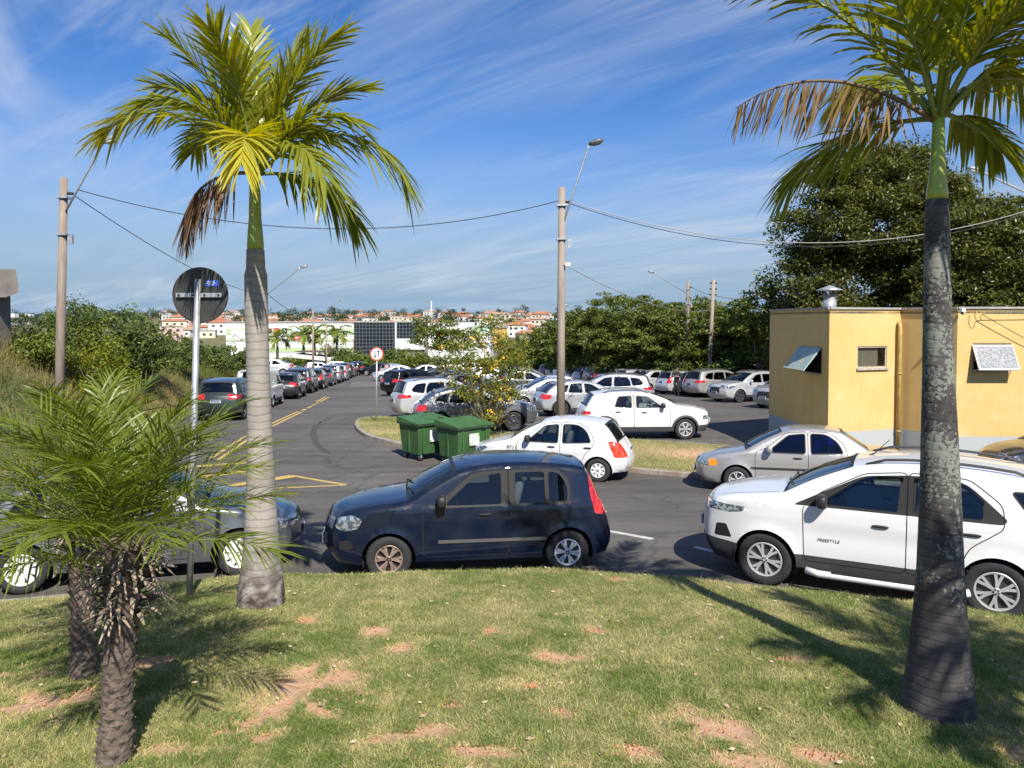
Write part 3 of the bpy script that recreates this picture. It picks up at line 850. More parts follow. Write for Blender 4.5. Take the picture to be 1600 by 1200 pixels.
    P2 = np.array([(p.x, p.y) for p in res[0]]); T = np.array([f for f in res[2] if len(f) == 3])
    C = P2[T].mean(1); ins = pip(C, outline); T, C = T[ins], C[ins]
    area = np.abs(np.cross(P2[T[:, 1]] - P2[T[:, 0]], P2[T[:, 2]] - P2[T[:, 0]])); T, C = T[area > 1e-8], C[area > 1e-8]
    reg = np.array(['body'] * len(T), dtype=object)
    order = ['door%d' % i for i in range(len(doors))] + ['clad', 'cladf', 'cladr', 'archf', 'archr', 'head', 'amber', 'fog', 'tail', 'trim'] + ['window%d' % i for i in range(len(sp['wins']))]
    for nm in order:
        if nm in polys: reg[pip(C, polys[nm])] = nm
    Yv = Y(P2)
    # ---- top strip across the car
    NC = 22
    tcol = np.sin(np.linspace(-1, 1, NC + 1) * math.pi / 2 * .86) / math.sin(math.pi / 2 * .86)
    Ye = Y(prof)
    bow = .035 * np.abs(nin[:, 1]) + np.where(prof[:, 0] < L / 2, sp.get('bowf', .13), sp.get('bowr', .07)) * nin[:, 0] ** 2
    wsr, rwr = sp['ws'], sp['rw']
    def pidx(p): return int(np.argmin(np.linalg.norm(prof - np.array(p), axis=1)))
    iw0, iw1 = pidx(wsr[0]), pidx(wsr[1]); ir0, ir1 = pidx(rwr[0]), pidx(rwr[1])
    def strip_pt(i, t):
        q = prof[i] - nin[i] * bow[i] * (1 - t * t)
        return (q[0], t * Ye[i], q[1])
    def to3(s, y, z): return (L / 2 - s, y, z)
    groups = {}
    def put(nm, tri):  # list of 3D points
        groups.setdefault(nm, []).append(tri)
    for f, g_ in zip(T, reg):
        off = -.010 if g_.startswith('window') else (-.002 if g_ == 'trim' else 0)
        pts = [to3(P2[k][0], Yv[k] + off, P2[k][1]) for k in f]
        put(g_ + '_L', pts); put(g_ + '_R', [(x, -y, z) for x, y, z in reversed(pts)])
    hz = sp.get('headz'); tz = sp.get('tailz'); gr = sp.get('grille')
    for i in range(len(prof) - 1):
        zc_ = (prof[i][1] + prof[i + 1][1]) / 2; sc_ = (prof[i][0] + prof[i + 1][0]) / 2
        for j in range(NC):
            tm = (tcol[j] + tcol[j + 1]) / 2
            nm = 'body'
            side = 'L' if tm > 0 else 'R'
            if iw0 <= i < iw1 and abs(tm) < .965: nm = 'windshield'
            elif ir0 <= i < ir1 and abs(tm) < sp.get('rwt', .90): nm = 'rear_window'
            elif sc_ < .45:
                if hz and hz[0] < zc_ < hz[1] and abs(tm) > hz[2]: nm = 'head_' + side
                elif sp.get('amberz') and sp['amberz'][0] < zc_ < sp['amberz'][1] and abs(tm) > sp['amberz'][2]: nm = 'amber_' + side
                elif gr and gr[0] < zc_ < gr[1] and abs(tm) < gr[2]: nm = 'grille'
                elif sp.get('clad') and sp.get('cladf') and zc_ < sp['clad'] + .05: nm = 'cladf_L'
                elif zc_ < sp.get('lowgrille', 0): nm = 'grille'
            elif sc_ > L - .55:
                if tz and tz[0] < zc_ < tz[1] and abs(tm) > tz[2]: nm = 'tail_' + side
                elif sp.get('clad') and sp.get('cladf') and zc_ < sp['clad'] + .1: nm = 'cladf_L'
            a, b, c, d = strip_pt(i, tcol[j]), strip_pt(i, tcol[j + 1]), strip_pt(i + 1, tcol[j + 1]), strip_pt(i + 1, tcol[j])
            q = [to3(*p) for p in (a, b, c, d)]
            put(nm, q)
    def gmesh(name, polys_, m, smooth=True):
        key = {}; vs = []; fs = []
        for pl in polys_:
            f = []
            for p in pl:
                k = (round(p[0], 4), round(p[1], 4), round(p[2], 4))
                if k not in key: key[k] = len(vs); vs.append(p)
                f.append(key[k])
            if len(set(f)) == len(f): fs.append(f)
        me = bpy.data.meshes.new(name); me.from_pydata(vs, [], fs); me.materials.append(m)
        me.polygons.foreach_set('use_smooth', [smooth] * len(me.polygons)); me.update()
        return me
    root = bpy.data.objects.new(kind, None); COL.objects.link(root); root.empty_display_size = .3
    pm = sp.get('paint', PAINT)
    glass = sp.get('glass', GLASS_DK)
    body = groups.pop('body') + groups.pop('body_L') + groups.pop('body_R')
    bo = link('body', gmesh('body', body, pm), root)
    dmap = {}
    for nm in list(groups):
        stem_, _, sd_ = nm.rpartition('_') if nm[-2:] in ('_L', '_R') else (nm, '', '')
        if stem_.startswith('door'): dmap[nm] = link('door', gmesh('door', groups[nm], pm), root)
    for nm, pl in groups.items():
        stem_, sd_ = (nm[:-2], nm[-1]) if nm[-2:] in ('_L', '_R') else (nm, '')
        if stem_.startswith('door'): continue
        if stem_.startswith('window'): link('window', gmesh('window', pl, sp.get('sideglass', glass)), root)
        elif stem_ in ('windshield', 'rear_window'): link(stem_, gmesh(stem_, pl, glass), root)
        elif stem_ == 'trim': link('window_trim', gmesh('window_trim', pl, sp.get('trimmat', M_TRIM)), root)
        elif stem_ == 'head': link('headlight', gmesh('headlight', pl, sp.get('headmat', M_HEAD)), root)
        elif stem_ == 'amber': link('indicator', gmesh('indicator', pl, M_AMBER), root)
        elif stem_ == 'fog': link('fog_lamp', gmesh('fog_lamp', pl, M_BLACK), root)
        elif stem_ == 'tail': link('tail_light', gmesh('tail_light', pl, sp.get('tailmat', M_TAIL)), root)
        elif stem_ == 'grille': link('grille', gmesh('grille', pl, M_BLACK), root)
        elif stem_.startswith('clad') or stem_.startswith('arch'): link('cladding' if stem_.startswith('clad') else 'wheel_arch_trim', gmesh('cladding', pl, M_CLAD), root)
    # seams and window seals, draped on the side
    def ribbon(polyline, w, off, closed=True):
        pl = list(polyline) + ([polyline[0]] if closed else [])
        Pm = np.array(pl); tg_ = np.gradient(Pm, axis=0); tg_ /= np.linalg.norm(tg_, axis=1)[:, None] + 1e-9
        nn = np.stack([-tg_[:, 1], tg_[:, 0]], 1)
        A, B = Pm + nn * w / 2, Pm - nn * w / 2
        ya, yb = Y(A) + off, Y(B) + off
        ok_ = pip(A, outline) & pip(B, outline)
        for i in range(len(Pm) - 1):
            if not (ok_[i] and ok_[i + 1]): continue
            q = [to3(A[i][0], ya[i], A[i][1]), to3(B[i][0], yb[i], B[i][1]), to3(B[i + 1][0], yb[i + 1], B[i + 1][1]), to3(A[i + 1][0], ya[i + 1], A[i + 1][1])]
            yield q
    quads = []
    for d in doors:
        for q in ribbon(d, .011, .0015): quads.append(q)
    mirror_q = lambda qs: [[(x, -y, z) for x, y, z in reversed(q)] for q in qs]
    link('door_seam', gmesh('door_seam', quads, M_SEAM), root); link('door_seam', gmesh('door_seam', mirror_q(quads), M_SEAM), root)
    quads = []
    for i in range(len(sp['wins'])):
        quads = list(ribbon(polys['window%d' % i], .020, .002))
        link('window_seal', gmesh('window_seal', quads, M_TRIM), root); link('window_seal', gmesh('window_seal', mirror_q(quads), M_TRIM), root)
    for rng_, tl in (((iw0, iw1), .965), ((ir0, ir1), sp.get('rwt', .90))):
        quads = []
        for sg in (-1, 1):
            for i in range(rng_[0], rng_[1]):
                pts = []
                for (ii, t_) in ((i, tl - .03), (i, tl + .012), (i + 1, tl + .012), (i + 1, tl - .03)):
                    s_, y_, z_ = strip_pt(ii, sg * t_); s_ -= nin[ii][0] * .003; z_ -= nin[ii][1] * .003
                    pts.append(to3(s_, y_, z_))
                quads.append(pts)
        for i in (rng_[0], rng_[1] - 1):
            for j in range(NC):
                pts = []
                for (ii, tj) in ((i, j), (i, j + 1), (i + 1, j + 1), (i + 1, j)):
                    s_, y_, z_ = strip_pt(ii, tcol[tj] * .96); s_ -= nin[ii][0] * .0025; z_ -= nin[ii][1] * .0025
                    pts.append(to3(s_, y_, z_))
                quads.append(pts)
        link('screen_seal', gmesh('screen_seal', quads, M_TRIM), root)
    hs_ = pidx((.22, topz(.22)))
    for sg in (-1, 1):
        quads = []
        for i in range(hs_, iw0 - 1):
            pts = []
            for (ii, t_) in ((i, .895), (i, .907), (i + 1, .907), (i + 1, .895)):
                s_, y_, z_ = strip_pt(ii, sg * t_); pts.append(to3(s_ - nin[ii][0] * .002, y_, z_ - nin[ii][1] * .002))
            quads.append(pts)
        link('bonnet_seam', gmesh('bonnet_seam', quads, M_SEAM), root)
    if sp.get('strip'):
        s0, s1, z0, hh, sm = sp['strip']; quads = []
        line = [np.array((s_, z0)) for s_ in np.arange(s0, s1, .06)]
        for q in ribbon(line, hh, .010, False): quads.append(q)
        link('side_moulding', gmesh('side_moulding', quads, sm, False), root); link('side_moulding', gmesh('side_moulding', mirror_q(quads), sm, False), root)
    # handles, mirrors
    for (hs, hz_) in sp.get('handles', ()):
        yy = float(Y(np.array([[hs, hz_]]))[0])
        for sg in (-1, 1):
            mb = MB(); x, _, z = to3(hs, 0, hz_)
            ellipsoid(mb, (x, sg * (yy + .010), z), (.19, .035, .034), 12, 6, .7)
            link('handle', mb.mesh('handle', sp.get('handlemat', M_TRIM), True), root)
    ms, mz = sp['mirror']; yy = float(Y(np.array([[ms, mz]]))[0])
    for sg in (-1, 1):
        mb = MB(); x, _, z = to3(ms, 0, mz)
        ellipsoid(mb, (x + .01, sg * (yy + .115), z + .045), (.13, .22, .17), 14, 8, .6)
        mb.tube([(x + .02, sg * (yy - .02), z - .03), (x + .015, sg * (yy + .07), z)], [.035, .03], 8)
        o = link('mirror', mb.mesh('mirror', sp.get('mirrormat', pm), True), root)
        g2 = MB().box((x - .048, sg * (yy + .118), z + .045), (.012, .145, .10)); link('mirror_glass', g2.mesh('mirror_glass', M_CHROME), o)
    # underbody, wheel wells, cabin floor
    mb = MB(); mb.box((L / 2 - (sF + sR) / 2, 0, zb + .03), (wb - 2 * ra - .04, W * .86, .05)); mb.box((L / 2 - sF * .55, 0, zb + .06), (fo * .5, W * .7, .05)); mb.box((-L / 2 + (L - sR) * .5, 0, zb + .08), ((L - sR) * .55, W * .7, .05))
    cab0, cab1 = wsr[0][0] - .15, (sp['rw'][1][0] if not sp.get('boot') else sp['rw'][0][0] + .2)
    mb.box((L / 2 - (cab0 + cab1) / 2, 0, belt - .30), (cab1 - cab0, W * .80, .03))
    link('underbody', mb.mesh('underbody', M_WELL), root)
    for c in (sF, sR):
        for sg in (-1, 1):
            mb = MB()
            o = len(mb.v); n_ = 20; x0 = L / 2 - c
            for k in range(n_ + 1):
                a = -.35 + (math.pi + .7) * k / n_
                for yy_ in (W / 2 - .035, W / 2 - .34):
                    mb.v.append((x0 + (ra + .004) * math.cos(a), sg * yy_, r + (ra + .004) * math.sin(a)))
            for k in range(n_): mb.f.append((o + 2 * k, o + 2 * k + 1, o + 2 * k + 3, o + 2 * k + 2))
            o = len(mb.v); mb.v.append((x0, sg * (W / 2 - .34), r))
            for k in range(n_ + 1):
                a = -.35 + (math.pi + .7) * k / n_; mb.v.append((x0 + (ra + .004) * math.cos(a), sg * (W / 2 - .34), r + (ra + .004) * math.sin(a)))
            for k in range(n_): mb.f.append((o, o + 1 + k, o + 2 + k))
            link('wheel_well', mb.mesh('wheel_well', M_WELL), root)
    # wheels
    st = sp.get('wheel', 'alloy'); rf = sp.get('rimf', .66)
    for c in (sF, sR):
        for sg in (-1, 1):
            style = st if isinstance(st, str) else st[0 if c == sF else 1]
            ty, rm, dk = wheel_meshes(r, rf, style)
            w = bpy.data.objects.new('wheel', None); COL.objects.link(w); w.parent = root; w.empty_display_size = .1
            w.location = (L / 2 - c, sg * (W / 2 - .115), r); w.rotation_euler = (0, random.uniform(0, 6.28), 0 if sg > 0 else math.pi)
            link('tyre', ty, w); link('rim', rm, w); link('brake_disc', dk, w)
    # seats, dashboard, steering wheel
    fs = sp['B'] - .12; seat_z = belt - .28
    def seat(x_s, y, wd, nm='seat'):
        mb = MB(); x = L / 2 - x_s
        ellipsoid(mb, (x, y, seat_z + .05), (.5, wd, .2), 12, 6, .6)
        mb2 = MB(); ellipsoid(mb2, (0, 0, .27), (.15, wd * .94, .58), 12, 8, .6)
        rot = Matrix.Rotation(-.28, 3, 'Y')
        mb.add([rot @ Vector(p) + Vector((x - .2, y, seat_z + .06)) for p in mb2.v], mb2.f)
        ys = (y,) if wd < .7 else (y - .35, y + .35)
        for hy in ys:
            mb3 = MB(); ellipsoid(mb3, (0, 0, .64), (.10, .25, .15), 12, 6, .6)
            mb.add([rot @ Vector(p) + Vector((x - .2, hy, seat_z + .06)) for p in mb3.v], mb3.f)
        link(nm, mb.mesh(nm, M_SEAT, True), root)
    for y in (-.36, .36): seat(fs - .05, y, .50)
    seat(min(fs + .82, (sp['rw'][0][0] + sp['rw'][1][0]) / 2 - .55), 0, 1.16, 'rear_seat')
    mb = MB(); ds = wsr[0][0] + .18
    ellipsoid(mb, (L / 2 - ds - .12, 0, belt - .07), (.5, W * .80, .24), 16, 6, .5)
    link('dashboard', mb.mesh('dashboard', M_BLACK, True), root)
    mb = MB(); cpt = Vector((L / 2 - ds - .50, .36, belt - .02)); ring = []
    for k in range(19):
        a = 2 * math.pi * k / 18; ring.append(cpt + Vector((.18 * math.sin(a) * .38, .18 * math.cos(a), .18 * math.sin(a) * .92)))
    mb.tube(ring, .015, 6); mb.tube([cpt, cpt + Vector((.25, 0, -.10))], .03, 6); mb.tube([ring[0], ring[9]], .014, 6)
    link('steering_wheel', mb.mesh('steering_wheel', M_BLACK, True), root)
    # number plates
    for end in ('f', 'r'):
        pz = sp['platez'][0 if end == 'f' else 1]
        cand = [i for i in range(len(prof)) if (prof[i][0] < L / 2) == (end == 'f')]
        i = min(cand, key=lambda k: abs(prof[k][1] - pz)); s_, y_, z_ = strip_pt(i, 0)
        x = L / 2 - s_ + (.012 if end == 'f' else -.012)
        pl = link('license_plate', MB().box((x, 0, pz), (.018, .40, .13)).mesh('license_plate', M_PLATE), root)
        link('plate_band', MB().box((x + (.010 if end == 'f' else -.010), 0, pz + .047), (.004, .39, .03)).mesh('plate_band', M_PLATE_B), pl)
        tb = MB()
        for k in range(7): tb.box((x + (.010 if end == 'f' else -.010), -.15 + k * .05, pz - .018), (.004, .032, .07))
        link('plate_marks', tb.mesh('plate_marks', M_PLATE_T), pl)
    # wipers
    mb = MB()
    for sg, y0 in ((1, .15), (1, -.45)):
        pts = []
        for k in range(5):
            t_ = (y0 + .12 * k) / max(Ye[iw0], .1); s_, y_, z_ = strip_pt(min(iw0 + 1 + k // 2, iw1), max(-.95, min(.95, t_))); pts.append((L / 2 - s_ + .01, y_, z_ + .018))
        mb.tube(pts, .009, 5)
    link('wiper', mb.mesh('wiper', M_BLACK), root)
    if sp.get('antenna'):
        s_ = sp['antenna']; i = pidx((s_, topz(s_))); a = strip_pt(i, 0)
        p0 = Vector(to3(a[0], 0, a[2] - .005)); link('antenna', MB().tube([p0, p0 + Vector((-.06, 0, .03)), p0 + Vector((-.24, 0, .22))], [.014, .007, .004], 6).mesh('antenna', M_BLACK), root)
    if sp.get('rails'):
        s0, s1 = sp['rails']
        for sg in (-1, 1):
            pts = []
            for k in range(9):
                s_ = s0 + (s1 - s0) * k / 8; i = pidx((s_, topz(s_))); a = strip_pt(i, sg * .93); pts.append(Vector(to3(a[0], a[1], a[2] + (.045 if 0 < k < 8 else .0))))
            link('roof_rail', MB().tube(pts, .017, 8).mesh('roof_rail', sp.get('railmat', M_CLAD), True), root)
    root['_L'] = L
    root['surf'] = 0
    return root, Y, to3

def win_doors(sp, fdoor, rdoor):
    sp['doors'] = [(0, 0, 0, fdoor), (0, 0, 0, rdoor)] if rdoor is not None else [(0, 0, 0, fdoor)]
    return sp
SPEC = {}
SPEC['uno'] = win_doors(dict(L=3.77, W=1.64, H=1.49, r=.292, zb=.235, fo=.76, wb=2.376, belt=.93, tum=.24, B=2.36, er=.10, pf=.24, pr=.12,
    prof=[(.10, .20), (.02, .33), (.0, .47), (.015, .64), (.06, .79), (.18, .89), (.52, .965), (.84, 1.01), (1.0, 1.035, 'c'), (1.30, 1.215), (1.66, 1.40, 'c'), (1.9, 1.455), (2.3, 1.487), (2.8, 1.478), (3.2, 1.44), (3.40, 1.40, 'c'), (3.50, 1.22), (3.60, .98, 'c'), (3.66, .88), (3.72, .70), (3.765, .52), (3.76, .38), (3.70, .24)],
    ws=((1.0, 1.035), (1.66, 1.40)), rw=((3.40, 1.40), (3.60, .98)), rwt=.84,
    wins=[[(1.47, .955), (1.50, 1.0), (1.88, 1.335, .10), (2.25, 1.375), (2.25, .955)], [(2.42, .955), (2.42, 1.378), (2.84, 1.378), (2.84, .965)], [(2.875, .965), (2.875, 1.376), (3.02, 1.365, .12), (3.15, 1.20, .12), (3.14, .975)]],
    dlo=[(1.30, .935), (1.42, 1.02), (1.86, 1.375, .12), (2.30, 1.405), (2.86, 1.405), (3.07, 1.385, .12), (3.19, 1.20, .12), (3.175, .95)],
    head=[(.06, .69), (.10, .82), (.30, .865), (.42, .80), (.36, .69), (.2, .645)], headz=(.66, .80, .60), tail=[(3.50, 1.30), (3.44, 1.30), (3.46, 1.05), (3.52, .80), (3.80, .76), (3.75, 1.0)], tailz=(.80, 1.30, .86),
    fog=[(.12, .40), (.12, .52), (.26, .53), (.30, .43)], grille=(.52, .64, .45), strip=(1.40, 2.86, .50, .045, mat('grey_moulding', (.075, .07, .065), .6)),
    handles=[(2.02, .84), (2.96, .86)], mirror=(1.45, 1.0), wheel=('brown', 'capr'), rimf=.62, platez=(.45, .62), glass=GLASS, sideglass=GLASS, antenna=1.72, mirrormat=M_BLACK, tailmat=M_TAIL),
    [(1.20, .30), (1.20, .95), (1.36, 1.02), (1.84, 1.39), (2.34, 1.43), (2.34, .30)], [(2.34, .30), (2.34, 1.43), (3.08, 1.41), (3.22, 1.20), (3.20, .95), (2.86, .66), (2.78, .30)])
SPEC['ecosport'] = win_doors(dict(L=4.20, W=1.765, H=1.69, r=.335, zb=.30, fo=.84, wb=2.52, belt=1.07, tum=.26, B=2.50, er=.095, pf=.24, pr=.12, clad=.47, cladf=True, archw=0,
    prof=[(.14, .24), (.03, .40), (.0, .58), (.02, .78), (.07, .93), (.16, 1.03), (.45, 1.11), (.85, 1.17), (1.05, 1.20, 'c'), (1.42, 1.40), (1.86, 1.585, 'c'), (2.1, 1.63), (2.6, 1.665), (3.2, 1.645), (3.75, 1.585), (3.95, 1.555, 'c'), (3.93, 1.50), (4.03, 1.18, 'c'), (4.09, 1.08), (4.16, .85), (4.20, .60), (4.18, .45), (4.08, .33)],
    ws=((1.05, 1.20), (1.86, 1.585)), rw=((3.93, 1.50), (4.03, 1.18)), rwt=.82,
    wins=[[(1.50, 1.115), (1.56, 1.17), (2.02, 1.47, .10), (2.40, 1.515), (2.37, 1.105)], [(2.53, 1.105), (2.55, 1.52), (3.02, 1.50, .15), (3.24, 1.30), (3.24, 1.12)], [(3.50, 1.455), (3.84, 1.455), (3.92, 1.22), (3.68, 1.20)]],
    dlo=[(1.18, 1.085), (1.40, 1.20), (1.98, 1.50, .10), (2.44, 1.545), (2.6, 1.548), (3.05, 1.53, .15), (3.30, 1.30, .08), (3.47, 1.14), (3.42, 1.09)],
    head=[(.06, .90), (.10, 1.0), (.30, .99), (.60, .985), (.56, .92), (.36, .885)], headz=(.90, 1.0, .60), headmat=M_HEAD_D, tail=[(3.92, .98), (3.90, 1.06), (4.2, 1.06), (4.2, .90), (4.06, .90)], tailz=(.90, 1.05, .66),
    fog=[(.17, .55), (.20, .72), (.34, .73), (.42, .56)], grille=(.50, .88, .55), handles=[(2.18, .93), (3.12, .95)], mirror=(1.55, 1.13), wheel='twin', rimf=.66, platez=(.60, .80), glass=GLASS, sideglass=GLASS, rails=(2.0, 3.75), mirrormat=M_BLACK, antenna=1.98),
    [(1.32, .40), (1.30, 1.08), (1.50, 1.26), (2.0, 1.53), (2.47, 1.58), (2.45, .40)], [(2.45, .40), (2.47, 1.58), (3.10, 1.555), (3.42, 1.30), (3.44, 1.05), (3.10, .80), (2.92, .40)])
SPEC['palio'] = win_doors(dict(L=3.83, W=1.62, H=1.44, r=.285, zb=.22, fo=.80, wb=2.37, belt=.89, tum=.33, B=2.30, er=.09, pf=.22, pr=.13,
    prof=[(.12, .20), (.02, .33), (.0, .46), (.03, .60), (.12, .70), (.45, .82), (.82, .89), (.98, .93, 'c'), (1.35, 1.16), (1.74, 1.345, 'c'), (1.95, 1.40), (2.3, 1.43), (2.8, 1.418), (3.15, 1.375), (3.28, 1.345, 'c'), (3.45, 1.15), (3.60, .93, 'c'), (3.66, .87), (3.76, .72), (3.82, .56), (3.83, .42), (3.77, .26)],
    ws=((.98, .93), (1.74, 1.345)), rw=((3.28, 1.345), (3.60, .93)), rwt=.90,
    wins=[[(1.43, .905), (1.50, .97), (1.86, 1.285, .06), (2.20, 1.325), (2.20, .90)], [(2.31, .90), (2.31, 1.33), (2.68, 1.33, .12), (2.90, 1.18, .12), (3.0, .93)]], dlo=None,
    head=[(.05, .57), (.12, .70), (.36, .75), (.42, .70), (.25, .60)], headz=(.57, .68, .58), headmat=M_HEAD_D, tail=[(3.40, .97), (3.52, .985), (3.80, .80), (3.80, .60), (3.56, .60)], tailz=(.60, .92, .80), tailmat=M_TAIL_BR, grille=(.40, .50, .5),
    handles=[(2.04, .80), (2.92, .81)], mirror=(1.48, .94), wheel='six', rimf=.60, platez=(.40, .72), glass=GLASS, sideglass=GLASS, mirrormat=M_BLACK),
    [(1.18, .28), (1.18, .90), (1.40, .99), (1.82, 1.34), (2.255, 1.375), (2.255, .28)], [(2.255, .28), (2.255, 1.375), (2.74, 1.37), (2.99, 1.17), (3.09, .90), (2.84, .62), (2.72, .28)])
SPEC['siena'] = win_doors(dict(L=4.13, W=1.62, H=1.42, r=.285, zb=.22, fo=.80, wb=2.40, belt=.89, tum=.33, B=2.30, er=.09, pf=.22, pr=.14, boot=True,
    prof=[(.12, .20), (.02, .33), (.0, .46), (.03, .60), (.12, .70), (.45, .82), (.82, .89), (.98, .93, 'c'), (1.35, 1.15), (1.74, 1.335, 'c'), (1.95, 1.39), (2.3, 1.415), (2.7, 1.40), (2.92, 1.36, 'c'), (3.18, 1.19), (3.45, 1.0, 'c'), (3.7, .985), (3.98, .965), (4.08, .92), (4.13, .72), (4.13, .45), (4.06, .27)],
    ws=((.98, .93), (1.74, 1.335)), rw=((2.92, 1.36), (3.45, 1.0)), rwt=.88,
    wins=[[(1.43, .905), (1.50, .97), (1.86, 1.275, .06), (2.20, 1.315), (2.20, .90)], [(2.31, .90), (2.31, 1.318), (2.62, 1.31, .10), (2.85, 1.15, .12), (2.95, .93)]], dlo=None,
    head=[(.05, .56), (.10, .69), (.20, .71), (.20, .57)], headz=(.56, .68, .56), amber=[(.20, .57), (.20, .71), (.34, .72), (.40, .64), (.36, .57)], tail=[(3.92, .93), (4.13, .90), (4.13, .62), (3.98, .64)], tailz=(.62, .90, .66), grille=(.55, .65, .5),
    strip=(.60, 3.9, .56, .045, M_BLACK), handles=[(2.04, .80), (2.92, .81)], mirror=(1.48, .94), wheel='alloy', rimf=.62, platez=(.42, .76), paint=PAINT_MET, glass=GLASS_DK, sideglass=GLASS_BLUE),
    [(1.18, .28), (1.18, .90), (1.40, .99), (1.82, 1.32), (2.255, 1.36), (2.255, .28)], [(2.255, .28), (2.255, 1.36), (2.68, 1.35), (2.94, 1.15), (3.04, .90), (2.84, .62), (2.72, .28)])
SPEC['old_sedan'] = win_doors(dict(SPEC['siena'], L=4.4, fo=.72, wb=2.54, r=.30, H=1.42, W=1.70, sideglass=GLASS_DK, B=2.42, wheel='cap', rimf=.66, belt=.90,
    prof=[(.12, .20), (.02, .33), (.0, .46), (.03, .62), (.12, .73), (.5, .85), (.95, .93), (1.12, .97, 'c'), (1.5, 1.18), (1.92, 1.36, 'c'), (2.15, 1.41), (2.5, 1.425), (2.95, 1.41), (3.2, 1.37, 'c'), (3.45, 1.2), (3.72, 1.03, 'c'), (3.95, 1.01), (4.25, .99), (4.36, .92), (4.40, .72), (4.40, .45), (4.32, .27)],
    ws=((1.12, .97), (1.92, 1.36)), rw=((3.2, 1.37), (3.72, 1.03)),
    wins=[[(1.56, .925), (1.64, 1.0), (2.0, 1.30, .06), (2.36, 1.335), (2.36, .92)], [(2.46, .92), (2.46, 1.335), (2.95, 1.33, .05), (2.98, .94)], [(3.03, .94), (3.0, 1.325), (3.12, 1.30, .1), (3.36, 1.10, .1), (3.42, .97)]],
    head=[(.05, .58), (.10, .70), (.30, .73), (.30, .58)], headz=(.58, .70, .56), amber=[(.30, .59), (.30, .73), (.42, .74), (.46, .66), (.42, .60)], tail=[(4.15, .93), (4.4, .90), (4.4, .62), (4.22, .64)],
    strip=(.65, 4.2, .585, .03, M_TRIM), handles=[(2.2, .82), (3.0, .83)], mirror=(1.6, .97)),
    [(1.3, .28), (1.3, .92), (1.52, 1.02), (1.98, 1.35), (2.41, 1.38), (2.41, .28)], [(2.41, .28), (2.41, 1.38), (2.99, 1.375), (3.02, .92), (3.0, .66), (2.92, .28)])
SPEC['cactus'] = win_doors(dict(L=4.17, W=1.72, H=1.54, r=.335, zb=.27, fo=.84, wb=2.60, belt=1.0, tum=.27, B=2.50, er=.10, pf=.24, pr=.13, clad=.42, cladf=True, archw=.065,
    prof=[(.12, .25), (.02, .42), (.0, .60), (.03, .78), (.12, .90), (.45, 1.0), (.90, 1.06), (1.08, 1.09, 'c'), (1.45, 1.29), (1.9, 1.455, 'c'), (2.15, 1.50), (2.6, 1.53), (3.1, 1.515), (3.6, 1.46), (3.76, 1.43, 'c'), (3.90, 1.22), (4.0, 1.06, 'c'), (4.07, .97), (4.14, .80), (4.17, .60), (4.14, .42), (4.06, .30)],
    ws=((1.08, 1.09), (1.9, 1.455)), rw=((3.76, 1.43), (4.0, 1.06)), rwt=.86,
    wins=[[(1.58, 1.04), (1.66, 1.10), (2.04, 1.37, .08), (2.42, 1.40), (2.42, 1.03)], [(2.58, 1.03), (2.58, 1.40), (3.0, 1.38, .08), (3.12, 1.06)]],
    dlo=[(1.40, 1.02), (1.50, 1.09), (2.0, 1.405, .08), (2.46, 1.43), (2.54, 1.43), (3.06, 1.41, .08), (3.26, 1.04)], trimmat=mat('grey_pillar', (.40, .385, .37), .5),
    head=[(.07, .64), (.07, .76), (.24, .77), (.26, .65)], headz=(.64, .76, .66), headmat=M_HEAD_D, tail=[(3.90, .82), (3.88, .92), (4.2, .92), (4.2, .80)], tailz=(.80, .92, .66), grille=(.50, .60, .6),
    handles=[(2.18, .88), (3.02, .90)], mirror=(1.60, 1.06), wheel='twin', rimf=.66, platez=(.56, .70), glass=GLASS, sideglass=GLASS, rails=(2.0, 3.5), mirrormat=M_BLACK),
    [(1.34, .40), (1.34, 1.02), (1.54, 1.12), (1.98, 1.42), (2.50, 1.46), (2.50, .40)], [(2.50, .40), (2.50, 1.46), (3.12, 1.43), (3.36, 1.04), (3.14, .74), (2.96, .40)])
